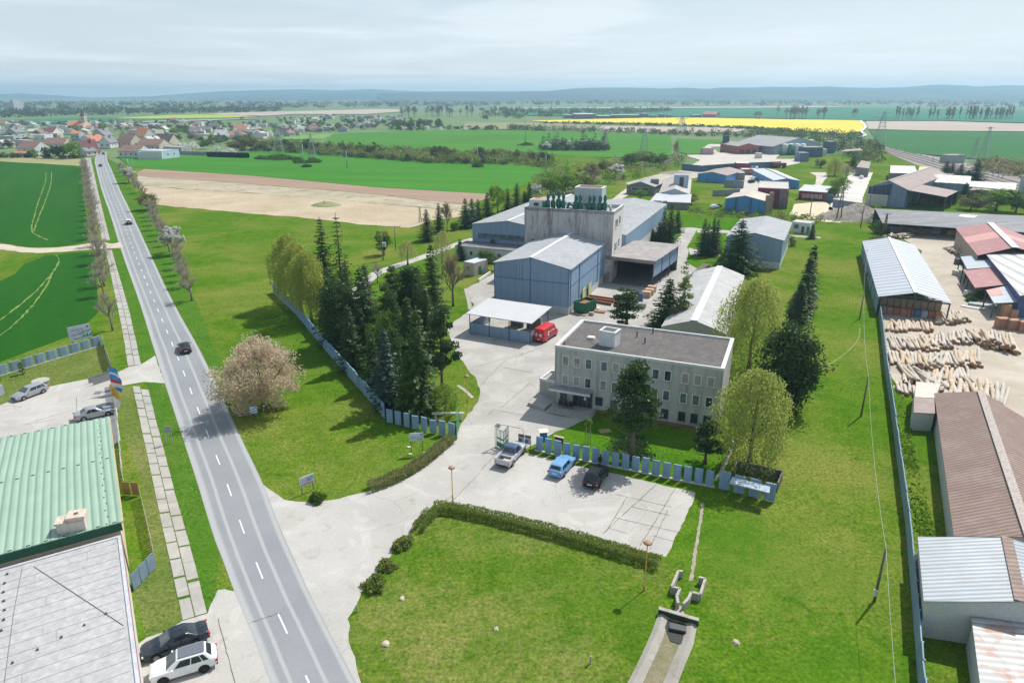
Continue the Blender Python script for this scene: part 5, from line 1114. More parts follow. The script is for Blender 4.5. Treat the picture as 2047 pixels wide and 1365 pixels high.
mb=MB();up=lambda p,z:Vector((p.x,p.y,z));o_=.5;rq=[cq[0]-EC*o_+NC*o_,cq[1]+EC*o_+NC*o_,cq[2]+EC*o_-NC*o_,cq[3]-EC*o_-NC*o_];zs=(3.75,3.75,4.35,4.35);mb.hexa([up(p,z)for p,z in zip(rq,zs)],[up(p,z+.12)for p,z in zip(rq,zs)]);mb.build('roof',M('carport_roof',(.5,.51,.52),(.46,.47,.48),.3,.5),t)
post_legs(t,[cq[0],cq[0].lerp(cq[1],.33),cq[0].lerp(cq[1],.66),cq[1],cq[2],cq[3],cq[3].lerp(cq[2],.5)],0,3.8,.16,DARKM)
for a,b in((cq[0],cq[0].lerp(cq[1],.34)),(cq[0].lerp(cq[1],.34),cq[0].lerp(cq[1],.67)),(cq[0].lerp(cq[1],.67),cq[1]),(cq[1],cq[1].lerp(cq[2],.75)),(cq[3],cq[0])):mb=MB();mb.bar((*a.xy,1.05),(*b.xy,1.05),.06,2.0);mb.build('wall_panel',BLUE,t)
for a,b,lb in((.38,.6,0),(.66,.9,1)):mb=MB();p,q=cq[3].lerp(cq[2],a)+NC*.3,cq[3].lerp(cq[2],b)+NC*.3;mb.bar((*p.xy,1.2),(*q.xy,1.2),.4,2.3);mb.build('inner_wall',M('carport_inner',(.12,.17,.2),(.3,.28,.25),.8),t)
sq=gq((1214,511.6),(1307,522),(1343,489),6.1);ES,NS=frame_axes(sq[0],sq[1]);ws=(sq[1]-sq[0]).length
t=thing('loading_shed','open loading shed with dark interior and rust stained roof','shed',sum(sq,Vector())/4);RST=M('stained_flat_roof',(.33,.315,.305),(.26,.24,.23),.3,.8,.1,c3=(.4,.39,.385),fine=1.2,space='pos')
mb=MB();o_=.5;rq=[sq[0]-ES*.2+NS*o_,sq[1]+ES*o_+NS*o_,sq[2]+ES*o_-NS*o_,sq[3]-ES*.2-NS*o_];mb.prism(rq,6.05,6.2);rf=mb.build('roof',RST,t);mb=MB();p,q=rq[0]+NS*.03,rq[1]+NS*.03;mb.bar((*p.xy,5.85),(*q.xy,5.85),.05,.75);mb.build('fascia',M('rusty_fascia',(.22,.17,.16),(.28,.22,.2)),rf)
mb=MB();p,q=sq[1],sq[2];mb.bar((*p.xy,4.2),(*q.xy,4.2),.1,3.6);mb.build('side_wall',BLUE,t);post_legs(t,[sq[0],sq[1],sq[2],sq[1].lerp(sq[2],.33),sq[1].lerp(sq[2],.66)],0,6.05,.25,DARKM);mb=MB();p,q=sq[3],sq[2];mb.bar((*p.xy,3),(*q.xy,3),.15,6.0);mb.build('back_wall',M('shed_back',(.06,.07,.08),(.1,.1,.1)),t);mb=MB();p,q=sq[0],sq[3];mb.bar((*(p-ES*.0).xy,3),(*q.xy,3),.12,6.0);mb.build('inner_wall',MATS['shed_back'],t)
mb=MB();mb.poly([(*q.xy,.012)for q in(sq[0],sq[1],sq[2],sq[3])]);tag(mb.build('shed_floor',M('dark_shed_floor',(.17,.165,.16),(.23,.22,.21),.4,.8)),None,None,None,'structure')  # floor sheet in a darker grey than the surrounding yard
def at(x,y):return G(x,y)
q=rect(xy(G(1146.5,624)),xy(G(1167,629)),4.2);t=thing('skip_container','open green steel skip container with rusty inside by the blue hall','skip',sum(q,Vector())/4);SG=paint('skip_green',(.01,.14,.07),.5);RUST=M('rust',(.33,.15,.08),(.22,.1,.06),2)
for i in range(4):mb=MB();a,b=q[i],q[(i+1)%4];mb.bar((*a.xy,1.25),(*b.xy,1.25),.1,2.0);mb.build('side',SG,t)
mb=MB();c=sum(q,Vector())/4;mb.prism([p+(c-p)*.08 for p in q],.3,1.7);mb.build('scrap_load',RUST,t);mb=MB()
for k in range(6):a,b=q[1].lerp(q[2],(k+.5)/6),None;o=(q[1]-q[0]).normalized()*.09;mb.bar((*(a+o).xy,.3),(*(a+o).xy,2.2),.1)
mb.build('rib',SG,t)
for k,(a,b,lb)in enumerate((((1176,594),(1240,603),'rusty steel beam, back one of the three in front of the shed'),((1172,598),(1228,606),'rusty steel beam, middle one of the three in front of the shed'),((1176,603),(1222,611),'rusty steel beam, front one of the three in front of the shed'))):
 p,q=G(*a),G(*b);mb=MB();mb.bar((*p.xy,.55),(*q.xy,.55),.3,.08);mb.bar((*p.xy,.3),(*q.xy,.3),.08,.45);mb.bar((*p.xy,.06),(*q.xy,.06),.3,.08);tag(mb.build('steel_beam',RUST),lb,'beam')
def crate(name,label,P,dx,size,m,cat='crate',group=None,z0=0.0):
 mb=MB();mb.box((P.x,P.y,z0+size[2]/2),dx,size);o=mb.build(name,m,bevel=.02);return tag(o,label,cat,group)
WOODB=M('weathered_wood',(.36,.28,.2),(.28,.21,.15),2,fine=8)
crate('blue_cabinet','blue steel cabinet with white frame near the shed post',at(1278,604),E1,(1.4,.9,1.9),paint('cab_blue',(.04,.08,.2)),'cabinet');crate('stone_block','big stone block behind the pine by the office',at(1283,615),E1,(1.6,1.2,1.0),M('stone_block',(.4,.35,.3),(.3,.26,.22)),'block')
crate('stone_block','pale block beside the green skip',at(1174,622),E1,(1.1,.9,.6),MATS['stone_block'],'block');crate('stone_block','smaller block nearest the office roof',at(1182,630),E1,(.9,.7,.6),MATS['stone_block'],'block')
for k,(x,y)in enumerate(((1292,594),(1298,589),(1303,583))):crate('timber_stack','stack of tan boards leaning by the shed corner',at(x,y),E1,(1.8,1.3,1.3),M('tan_board',(.5,.36,.24),(.36,.25,.17),1.5),'timber','board stacks by the shed corner')
crate('sheet_pile','rust coloured plate scrap on the yard right of the skip',at(1199,624),E1,(2.2,1.3,.25),RUST,'scrap');crate('sheet_pile','white plates lying on the yard behind the skip',at(1190,616),E1,(1.6,.8,.18),COP,'scrap');crate('pallet','long pale plank pile in front of the carport side',at(1160,630),E1,(2.4,.8,.2),WOODB,'planks')
hq=[G(1452,668,3),G(1510,553,3)];q=rect(xy(G(1365,652,3)),xy(G(1452,668,3)),41.5);
nr=xy(G(1452,668,3));q=rect(nr-E1*10.7,nr,41.7);t=thing('storage_hall','long low storage hall with smooth pale grey roof behind the office','store',sum(q,Vector())/4);mb=MB();n=9
def arc(p,q,z0,rise,k):return[Vector((*p.lerp(q,i/k).xy,z0+rise*(1-abs(2*i/k-1)**1.15)))for i in range(k+1)]
A1,A2=arc(q[0],q[1],3.0,1.7,10),arc(q[3],q[2],3.0,1.7,10)
for i in range(10):mb.face([A1[i],A1[i+1],A2[i+1],A2[i]])
mb.build('roof',M('tent_roof',(.38,.38,.38),(.42,.42,.42),.1,.8,.1,fine=.6,space='pos'),t);mb=MB()
mb.face(A1+[Vector((*q[1].xy,0)),Vector((*q[0].xy,0))]);mb.face(A2[::-1]+[Vector((*q[3].xy,0)),Vector((*q[2].xy,0))]);mb.face([(*q[1].xy,0),(*q[2].xy,0),(*q[2].xy,3),(*q[1].xy,3)]);mb.face([(*q[3].xy,0),(*q[0].xy,0),(*q[0].xy,3),(*q[3].xy,3)]);mb.build('wall',M('store_wall',(.3,.3,.3),(.36,.36,.36)),t)
mb=MB();mb.bar(A1[5]+Vector((0,0,.03)),A2[5]+Vector((0,0,.03)),1.3,.05);mb.build('ridge_light',M('ridge_white',(.56,.57,.59),(.52,.53,.55),.3,.5),t)
p,q_=G(1372,570),G(1412,535);mb=MB();mb.bar((*p.xy,.5),(*q_.xy,.5),1.6,1.0);tag(mb.build('timber_rack',M('dark_rack',(.09,.07,.06),(.16,.13,.11),1)),'long dark rack along the left edge of the smooth roofed store','rack')
q5=gq((1453,472.6),(1565.6,481.5),(1581,445.6),7.0);H5=gable('factory_hall','separate blue hall with low grey roof right of the spruces','factory hall',q5,7.0,8.3,BLUE,GROOF,True,.3,(1.6,M('hall_dado',(.56,.58,.6),(.48,.5,.53),.5)),.12)
mb=MB();e5,n5=frame_axes(q5[1],q5[2])
for s in(2.5,6,9.5,13,17):p=q5[1]+e5*s;mb.bar((*p.xy,6.2),(*(p+n5*1.2).xy,6.0),.15)
mb.build('bracket',M('yellow_bracket',(.6,.42,.12)),H5)
qa=gq((1580,463),(1617,467.5),(1624,447),0);A5=flatroof('annex','small white annex with two doors at the far end of the right blue hall','annex',rect(xy(G(1581,464)),xy(G(1616,468)),5),3.2,M('annex_white',(.62,.63,.62),(.54,.55,.55),.7),M('annex_light_roof',(.42,.39,.36),(.5,.47,.44),.5),.1,COP,0,.2)
qq=rect(xy(G(1581,464)),xy(G(1616,468)),5);window(A5,qq[0],qq[1],1.4,1.9,1.3,1.2,DARKM,GLS);door(A5,qq[0],qq[1],3.4,.1,.8,2.0,DARKM);door(A5,qq[0],qq[1],5.0,.1,.9,2.1,paint('teal_door',(.05,.25,.2),.5))
q=rect(xy(G(927,549)),xy(G(948,553)),5.2);t=flatroof('garden_shed','small beige shed with pale flat roof left of the big blue hall','shed',q,3.2,M('beige_render',(.4,.36,.33),(.46,.42,.38),.8),M('pale_shed_roof',(.5,.56,.62),(.44,.5,.55),.6),.08,None,0,.1);door(t,q[1],q[2],2.2,0,1.0,2.1,paint('door_green',(.01,.2,.05),.5));window(t,q[0],q[1],1.4,1.7,1.0,1.0,DARKM,GLD)
mb=MB();p,q_=G(957,563),G(980,547);mb.bar((*p.xy,.3),(*q_.xy,.3),.35,.6);tag(mb.build('loading_kerb',COP),'white concrete kerb beam beside the beige shed','kerb')
def lean(name,label,cat,pts,zs,m,wm=None,posts=None,th=.12,group=None,pm=None,z0=0.0):
 """single sloping roof on four photo corners at heights zs, with walls or posts below"""
 q=[G(*p,z)for p,z in zip(pts,zs)];c=sum(q,Vector())/4;t=thing(name,label,cat,(c.x,c.y,0),0,group);mb=MB()
 mb.hexa(q,[p+Vector((0,0,th))for p in q]);mb.build('roof',m,t)
 if wm:
  mb=MB();k=[p+(Vector((c.x,c.y,p.z))-p)*.04 for p in q]
  for i in range(4):a,b=k[i],k[(i+1)%4];mb.face([(a.x,a.y,z0),(b.x,b.y,z0),b,a])
  mb.build('wall',wm,t)
 if posts:
  for p in posts:mb=MB();f=q[0].lerp(q[1],p[0]).lerp(q[3].lerp(q[2],p[0]),p[1]);mb.bar((f.x,f.y,0),f,.18);mb.build('post',pm or DARKM,t)
 return t,q
SZ=3.6;oq=[G(1758.7,593,SZ),G(1899,606.6,SZ)];sq=rect(xy(oq[0]),xy(oq[1]),57);es,ns=frame_axes(sq[0],sq[1])
RIB=corrugated('timber_shed_sheet',(.40,.43,.49),(.45,.48,.54),-ns,2.6,None,.5,.1,dark=.55)
t=gable('drying_shed','long open timber shed with bluish ribbed roof and white ridge','timber shed',sq,SZ,5.0,BLUE,RIB,True,.3,None,.1,0,WHITEF,walls=False)
W_=(sq[1]-sq[0]).length
for k in range(8):post_legs(t,[sq[0].lerp(sq[3],k/7),sq[1].lerp(sq[2],k/7)],0,SZ,.2,DARKM)
post_legs(t,[sq[0].lerp(sq[1],.5)],0,4.9,.18,DARKM);mb=MB();mb.bar((*sq[0].xy,SZ-.1),(*sq[1].xy,SZ-.1),.15,.25);mb.bar((*sq[0].lerp(sq[1],.2).xy,4.1),(*sq[0].lerp(sq[1],.8).xy,4.1),.12,.15);mb.build('truss',DARKM,t)
mb=MB();mb.bar((*sq[0].xy,1.6),(*sq[3].xy,1.6),.1,3.2);mb.build('side_wall',FPD,t)
cl=[M('container_'+n_,c,tuple(x*.7 for x in c),1.2)for n_,c in(('rust',(.4,.18,.11)),('pink',(.42,.26,.22)),('orange',(.48,.22,.11)),('blue',(.08,.2,.32)),('grey',(.4,.42,.44)))]
for k in range(9):
 p=sq[0].lerp(sq[1],.1+k*.1)-ns*1.6;mb=MB();mb.box((p.x,p.y,.7),es,(1.05,1.1,1.35));o=mb.build('stillage_box',cl[(1,1,0,2,2,3,4,0,2)[k]],bevel=.03);tag(o,('faded pink','faded pink','rust red','orange','orange','blue','grey','rust red','orange')[k]+' stillage box in the row under the open shed end','box','stillage boxes under the shed')
 mb=MB();mb.box((p.x-ns.x*2,p.y-ns.y*2,1.5),es,(1.05,1.1,2.8));tag(mb.build('board_stack',WOODB),'brown board stack behind the stillage boxes in the open shed','timber','board stacks inside the shed')
CHAR=M('charred_roof',(.10,.105,.12),(.17,.175,.19),.22,.6,.3,stretch=(.25,2.2,1),c3=(.27,.28,.3),fine=1.6,space='pos')
t,q=lean('long_shed','very long dark weathered shed roof across the back of the timber yard','timber shed',[(1764,447),(2130,471),(2120,436),(1749,418)],(3.4,3.4,5.2,5.2),CHAR,None,[(s/9,0)for s in range(10)]+[(s/9,1)for s in range(10)])
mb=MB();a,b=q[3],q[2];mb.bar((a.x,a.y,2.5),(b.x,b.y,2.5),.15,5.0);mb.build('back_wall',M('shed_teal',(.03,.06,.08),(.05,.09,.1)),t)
mb=MB();f=lambda s,u:q[0].lerp(q[1],s).lerp(q[3].lerp(q[2],s),u)+Vector((0,0,.14));mb.face([f(.46,.75),f(.54,.7),f(.57,.86),f(.48,.9)]);mb.build('patch',WHITEF,t)
RED1=M('red_sheet_roof',(.35,.16,.16),(.3,.135,.14),.3,.55,c3=(.42,.24,.22),fine=1.2,space='pos');SAL=M('salmon_sheet',(.52,.28,.24),(.46,.24,.22),.4,.6,space='pos');CLR=corrugated('pale_sheet_roof',(.44,.46,.5),(.49,.51,.46),(1,-.25),3.0,None,.5,.1,dark=.6);GRP=M('grey_sheet_roof',(.33,.38,.43),(.38,.43,.47),.3,.5,space='pos');BRK=M('dusk_wall',(.3,.24,.2),(.36,.3,.26),.6)
rz=5.0
def band(name,pts,zs,m,parent,th=.1):
 q=[G(*p,z)for p,z in zip(pts,zs)];mb=MB();mb.hexa(q,[p+Vector((0,0,th))for p in q]);return mb.build(name,m,parent)
c=G(1990,480,5);t=thing('red_roofed_shed','wide shed with dark red and salmon striped roof and white ridge','timber shed',(c.x,c.y,0));zl,zr=4.6,6.6
L_=lambda s:(1910+(1954-1910)*s,457+(511.5-457)*s);R_=lambda s:(1979+(2029-1979)*s,446+(495-446)*s);X_=lambda s:(2080+(2120-2080)*s,484+(520-484)*s)
for i,(s0,s1,m)in enumerate(((0,.33,RED1),(.331,.55,SAL),(.551,1,RED1))):
 band('roof',[L_(s0),R_(s0),R_(s1),L_(s1)],(zl,zr,zr,zl),m,t);band('roof',[R_(s0),X_(s0),X_(s1),R_(s1)],(zr,zl,zl,zr),m,t)
a,b=G(*R_(0),zr),G(*R_(1.02),zr);mb=MB();mb.bar(a+Vector((0,0,.16)),b+Vector((0,0,.16)),1.5,.12);mb.build('ridge_cap',WHITEF,t);a,b=G(*L_(.03),zl),G(*L_(.97),zl);a2_,b2_=G(*X_(.03),zl),G(*X_(.97),zl);mb=MB();mb.face([(a.x+.3,a.y,0),(b.x+.3,b.y,0),(b.x+.3,b.y,zl),(a.x+.3,a.y,zl)]);m_=G(*R_(.03),zr);mb.face([(a.x+.3,a.y-.2,0),(a2_.x,a2_.y-.2,0),(a2_.x,a2_.y-.2,zl),(m_.x,m_.y-.2,zr),(a.x+.3,a.y-.2,zl)]);mb.build('wall',BRK,t)
t,q=lean('pale_roofed_shed','pale ribbed metal roof stepping down beside the salmon roof','timber shed',[(2039,592),(2150,578),(2110,478),(1967.5,505)],(4.6,5.6,5.8,4.8),CLR,M('navy_wall',(.06,.09,.2),(.08,.12,.25)))
lean('lean_to','grey flat lean-to roof above the red lean-to','lean-to',[(1933,538.7),(1985,535),(1966.6,510.6),(1920,514)],(3.2,3.6,3.6,3.2),GRP,None,[(0,0),(0,1),(.03,.5)]);lean('lean_to','dark red sloping lean-to roof beside the yard lane','lean-to',[(1949,576.5),(2016,569.5),(1985,536.5),(1925,540)],(2.9,3.5,3.5,2.9),RED1,None,[(0,0),(0,1),(0,.5)])
t,q=lean('lean_to','small grey and salmon lean-to roof over the crate stacks','lean-to',[(1987,607),(2038.7,604.6),(2017.6,571),(1971,581)],(2.9,2.9,3.4,3.4),GRP,None,[(.02,.03),(.98,.03),(.02,.97)])
mb=MB();f=lambda s,u:q[0].lerp(q[1],s).lerp(q[3].lerp(q[2],s),u)+Vector((0,0,.14));mb.face([f(0,.5),f(.55,.5),f(.55,1),f(0,1)]);mb.build('salmon_panel',SAL,t)
CR=M('crate_wood',(.45,.27,.17),(.37,.22,.14),1.5,fine=7)
for k,(x,y,n_)in enumerate(((2007,634,3),(2023,636,2))):
 for j in range(n_):crate('wooden_crate',f'brown wooden crate in the {"left taller" if k == 0 else "right lower"} stack under the small lean-to, {("bottom", "second", "topmost")[j]}',G(x,y),(1,-.1,0),(1.25,1.1,.85),CR,'crate','crates under the lean-to',j*.86)
for k in range(4):
 P=G(2001+k*22,655+k*3.5);t_=crate('pallet_stack',f'tall red brown pallet stack, number {("one", "two", "three", "four")[k]} from the left of the row behind the logs',P,(1,-.12,0),(1.95,1.4,1.9),M('pallet_red',(.42,.22,.14),(.34,.17,.11),1.2,fine=6),'pallets','red pallet stacks')
 mb=MB()
 for j in range(7):mb.box((P.x,P.y-.72,.2+j*.26),(1,-.12,0),(1.9,.05,.05))
 mb.build('slat',WOODB,t_)
BRS=corrugated('brown_ribbed_sheet',(.225,.155,.13),(.27,.19,.16),(.15,1,0),.55,(.35,.28,.25),.6,.0,.5,dark=.5,bs=.7);RBS=corrugated('rust_streaked_sheet',(.46,.46,.46),(.52,.52,.52),(.15,1,0),.62,(.42,.22,.14),.55,.1,.95,dark=.6);GBS=corrugated('grey_ribbed_sheet',(.36,.4,.44),(.42,.46,.5),(.15,1,0),.5,(.36,.33,.3),.5,.1,.4,dark=.5,bs=.7);WALLW=M('off_white_wall',(.52,.54,.46),(.46,.48,.5),.5,.8)
def long_house(label,el,er,z,rpx0,rpx1,rz_,half,m,near_wall=True,roofs='roof',cap=None):
 """house seen from its left eave: el = near/far photo points of the left eave, ridge photo points at height rz_"""
 a,b=G(*el,z),G(*er,z);r0,r1=G(*rpx0,rz_),G(*rpx1,rz_);d=(r0-a);d.z=0;d2=(r1-b);d2.z=0;c0,c1=xy(a)+d*2,xy(b)+d2*2
 t=thing('ribbed_roof_house',label,'building',(*((xy(a)+c1)/2).xy,0));mb=MB();th=Vector((0,0,.1))
 for p in([a,b,r1,r0],[r0,r1,Vector((c1.x,c1.y,z)),Vector((c0.x,c0.y,z))]):mb.hexa(p,[k+th for k in p])
 rf=mb.build('roof',m,t);mb=MB();i=.25;A,B=xy(a)+d.normalized()*i,xy(b)+d2.normalized()*i
 ln=(A-B).normalized()*-.2;A=A+ln;
 mb.face([(*A.xy,0),(*B.xy,0),(*B.xy,z+.05),(*A.xy,z+.05)]);k=c0-d.normalized()*i+ln;k1=c1-d2.normalized()*i
 mb.face([(*A.xy,0),(*k.xy,0),(*k.xy,z+.05),(*(xy(r0)+ln).xy,rz_),(*A.xy,z+.05)]);mb.face([(*B.xy,0),(*k1.xy,0),(*k1.xy,z+.05),(*xy(r1).xy,rz_),(*B.xy,z+.05)]);mb.face([(*k.xy,0),(*k1.xy,0),(*k1.xy,z+.05),(*k.xy,z+.05)]);mb.build('wall',WALLW,t)
 if cap:mb=MB();mb.bar(r0+Vector((0,0,.14)),r1+Vector((0,0,.14)),.8,.06);mb.build('ridge_cap',cap,rf)
 return t
long_house('long low house with dark brown ribbed metal roof at the right edge',(1906,1073),(1867,787),2.8,(2058,1075),(1960,783),4.7,0,BRS,cap=M('dull_ridge',(.25,.2,.18),(.36,.33,.31),3,.5))
long_house('white walled building with bluish grey ribbed roof below the brown roof',(1846,1203),(1834,1074),3.4,(2040,1204),(2012,1076),4.6,0,GBS,cap=BRS)
lean('rusty_roof_shed','low shed with rust streaked white sheet roof in the bottom right corner','shed',[(1965,1420),(2200,1420),(2200,1250),(1941,1236)],(2.3,2.3,2.6,2.6),RBS,WALLW)
lean('garden_shed','small white shed with brown and pale roof beside the brown roofed house','shed',[(1826,826),(1869,828),(1868,797),(1827,796)],(2.4,2.4,2.7,2.7),BROOF,WALLW);lean('garden_shed','pale concrete roofed shed touching the log pile','shed',[(1828,795),(1869,797),(1880,769),(1831,764)],(2.75,2.75,2.75,2.75),M('pale_concrete_roof',(.5,.45,.4),(.56,.52,.47),.8),WALLW)
LOGB=[M('peeled_log_'+n_,a,b,1.2,.8,.15,stretch=(1,1,.2),c3=c3_,fine=6)for n_,a,b,c3_ in(('pale',(.56,.5,.43),(.48,.42,.35),(.4,.3,.22)),('grey',(.5,.47,.43),(.42,.39,.35),(.3,.24,.2)),('tan',(.54,.44,.33),(.44,.35,.26),(.33,.22,.15)))]
LOGE=M('log_end',(.36,.22,.13),(.24,.14,.08),6,.9,.1)
logm=[]
for i in range(9):
 r=np.random.default_rng(200+i);L=(5.6,6.2,6.8)[i%3];rr=r.uniform(.2,.31);mb=MB();n=8;bend=r.normal()*.1
 pts=[Vector((L*(k/6-.5),bend*math.sin(k*.52),.04*math.sin(k+i)))for k in range(7)];mb.tube(pts,[rr*(1.12-.3*k/6+r.normal()*.03)for k in range(7)],n,0,False)
 m0=len(mb.v)-n;mb.f.append(tuple(range(n))[::-1]);mb.mi.append(1);mb.f.append(tuple(m0+k for k in range(n)));mb.mi.append(1)
 o=mb.build('log',[LOGB[i%3],LOGE],None,True);me=o.data;bpy.data.objects.remove(o);logm.append((me,L,rr))
nlog=0;LOWER=[]
def pile(name,a,b,dirpx,rows,layers,grp,ln=1.0,jit=.12,spacing=.44,scale=1.0,drop=.04):
 """logs side by side along photo line a->b, pointing along the photo direction dirpx"""
 global nlog
 A,B=G(*a),G(*b);e=(B-A).normalized();W=(B-A).length;n_=max(1,int(W/spacing));mid=((a[0]+b[0])/2,(a[1]+b[1])/2)
 d=(G(mid[0]+dirpx[0],mid[1]+dirpx[1])-G(*mid)).normalized()
 for l in range(layers):
  for i in range(n_-l):
   if random.random()<drop:continue
   me,L,rr=logm[random.randrange(9)];rot=None;P=A+e*((i+.5+.5*l)*W/n_)+d*random.uniform(-.6,.6)
   an=math.atan2(d.y,d.x)+random.gauss(0,jit)
   if l<layers-1:LOWER.append((me,Matrix.LocRotScale(Vector((P.x,P.y,.2+l*.34*scale)),Matrix.Rotation(an,3,'Z').to_quaternion(),Vector((ln,scale,scale)))));continue
   o=obj_of(me,'log',None,(P.x,P.y,.2+l*.34*scale+random.uniform(-.03,.08)))
   o.rotation_euler=(random.uniform(0,6.28),random.gauss(0,.03),an);s=scale*random.uniform(.85,1.12);o.scale=(ln*random.uniform(.85,1.15),s,s);tag(o,name,'log',grp);nlog+=1
pile('peeled log lying in the top row of the log yard right below the open shed',(1776,655),(1862,652),(-12,-45),1,1,'logs of the top row',1.0,.08,.5);pile('pale log of the steep pile at the end of the open shed',(1868,640),(1930,636),(-20,-40),1,2,'logs of the steep pile',1.0,.08,.5)
pile('peeled log of the second row in the log yard',(1778,688),(1850,692),(-10,-50),1,1,'logs of the second row left',1.0,.1,.5);pile('grey log leaning across the middle of the log yard',(1842,690),(1895,684),(-26,-48),1,2,'slanting logs of the middle',1.15,.14,.52);pile('pale log of the wide second pile',(1892,678),(1960,676),(-16,-50),1,2,'logs of the wide second pile',1.0,.08,.5)
pile('pale log of the big dark ended pile on the right',(1952,680),(2034,698),(-20,-48),1,4,'logs of the right pile',1.0,.07,.54)
pile('peeled log of the third row in the log yard',(1776,716),(1834,722),(-8,-46),1,1,'logs of the third row left',1.0,.08,.5);pile('peeled log of the third row near the centre',(1832,724),(1905,726),(-16,-46),1,2,'logs of the third row centre',1.0,.14,.5);pile('pale log of the third row right part',(1900,722),(1962,720),(-10,-48),1,2,'logs of the third row right',1.0,.08,.5)
pile('thin log lying crosswise in the lower heap',(1800,748),(1862,762),(-30,-34),1,2,'crosswise logs of the lower heap',1.1,.18,.54);pile('short peeled log at the lower left corner of the log yard',(1790,776),(1830,782),(-8,-38),1,1,'short logs of the lower left',.8,.06,.46);pile('short log of the lower centre stack',(1846,770),(1890,770),(-10,-40),1,2,'short logs of the lower centre',.85,.1,.48)
pile('pale log between the third row and the front fan',(1862,752),(1935,748),(-10,-46),1,1,'logs above the front fan',1.0,.14,.5);pile('long thick log of the front fan pile',(1890,785),(1950,788),(4,-70),1,2,'long logs of the front fan',1.35,.12,.52,1.15);pile('long thick log fanning right towards the sand',(1950,782),(2012,800),(-26,-80),1,2,'long logs fanning right',1.4,.1,.56,1.15)
pile('board length log beside the lean-tos',(1894,500),(1925,514),(-25,-20),1,2,'logs beside the lean-tos',.8,.2,.48);pile('small log heaped between the shed and the charred roof',(1775,476),(1815,474),(30,-8),1,3,'logs behind the open shed',.9,.3,.5)
V=[];F=[]
MI=[];k0=0
for me,mw in LOWER:
 V+=[mw@q.co for q in me.vertices];F+=[tuple(i+k0 for i in g.vertices)for g in me.polygons];MI+=[g.material_index+(0 if g.material_index else 0)for g in me.polygons];k0+=len(me.vertices)
lm=bpy.data.meshes.new('lower_logs');lm.from_pydata(V,[],F);lm.materials.append(LOGB[0]);lm.materials.append(LOGE);lm.polygons.foreach_set('material_index',MI);tag(obj_of(lm,'lower_logs'),'logs buried in the lower layers of the piles','logs',None,'stuff')
for k,(x,y)in enumerate(((1836,464),(1855,466),(1880,466),(1905,469))):crate('board_stack',f'sawn board stack in front of the charred shed, {("first", "second", "third", "fourth")[k]} from the left',G(x,y),(1,-.1,0),(4.2,1.6,1.1+.2*(k%2)),(WOODB,CR,WOODB,M('tan_board',(.5,.36,.24)))[k],'timber')
t=thing('forklift','grey forklift standing before the charred shed','forklift',G(1868,469));mb=MB();mb.box((0,0,.8),(1,0,0),(2.2,1.3,.9));mb.build('body',paint('lift_grey',(.3,.33,.35)),t,False,True,.08);mb=MB()
for a in(-.6,.6):
 for b in(-.5,.5):mb.bar((a,b,1.2),(a*.8,b,2.3),.08)
mb.box((0,0,2.33),(1,0,0),(1.3,1.2,.08));mb.build('cab_frame',GALV,t,False,True);
for a in(-.7,.7):
 for b in(-.6,.6):mb=MB();mb.tube([(a,b-.1,.35),(a,b+.1,.35)],.35,10);mb.build('wheel',DARKM,t,False,True)
mb=MB();mb.bar((1.2,-.3,.1),(1.2,-.3,2.6),.1);mb.bar((1.2,.3,.1),(1.2,.3,2.6),.1);mb.build('mast',DARKM,t,False,True)
crate('flat_cart','white topped cart beside the grey lean-to',G(1920,552),(.3,-1,0),(3.6,1.4,1.1),M('cart_white',(.6,.58,.5),(.3,.3,.28),.6),'cart');crate('machine_box','dark machine box at the edge of the lean-to',G(1917,528),(1,0,0),(1.8,1.5,1.4),DARKM,'machine');crate('barrel_box','pale container among the weeds by the red lean-to',G(1934,592),(1,0,0),(1.1,1.4,1.2),COP,'container');crate('sheet_stack','stack of corrugated sheets in the weeds by the crates',G(1962,611),(.8,-.6,0),(4.5,2.0,.4),GRP,'sheets');crate('sheet_stack','loose pale sheets on the ground left of the corrugated stack',G(1944,616),(.7,-.7,0),(4.0,.9,.2),GALV,'sheets')
for k,(x,y,r_)in enumerate(((1947,596,1.6),(1962,592,1.5),(1940,603,1.2))):bush('weeds','leafy weeds growing beside the red lean-to',G(x,y),r_,1.5,LIME,300+k,group='weeds by the lean-to')
print('LOGS',nlog,len(LOWER))
def bld(name,label,cat,p0,p1,p2,base,apex,wm,rm,**kw):
 """gable end facing us: eave photo points near-left, near-right, far-right; ground point below near-left (index 0) or near-right (index 1); apex photo row"""
 i,bp=base;P=G(*bp);z=Zat(P,(p0,p1)[i][1]);q=gq(p0,p1,p2,z);m=(q[0]+q[1])/2;r=Zat(m,apex)
 return gable(name,label,cat,q,z,max(z+.3,r),wm,rm,True,kw.pop('oh',.3),**kw),q,z
GREYW=M('dark_grey_wall',(.17,.165,.165),(.22,.21,.21),.5,.85);GREYR=M('mid_grey_roof',(.24,.245,.25),(.3,.3,.305),.2,.7,space='pos');CRIM=sheetwall('crimson_sheet',(.2,.03,.055),(.25,.045,.07),1.2,(.12,.02,.03),.4);BRICK=M('brick_red',(.27,.1,.09),(.32,.13,.11),.5,.85)
t,q,z=bld('grey_workshop','low dark grey workshop with two small windows left of the rust roofed works','workshop',(1253,371),(1308,374),(1338,363.5),(0,(1254,388)),364,GREYW,GREYR)
for s in(.3,.66):window(t,q[0],q[1],(q[1]-q[0]).length*s,z*.66,3.2,1.3,GALV,GLD,None,.2)
p=q[1].lerp(q[2],.4);mb=MB();mb.box((p.x-2,p.y,z+1.2),(1,0,0),(3,2.5,2.4));mb.build('vent_box',GREYW,t)
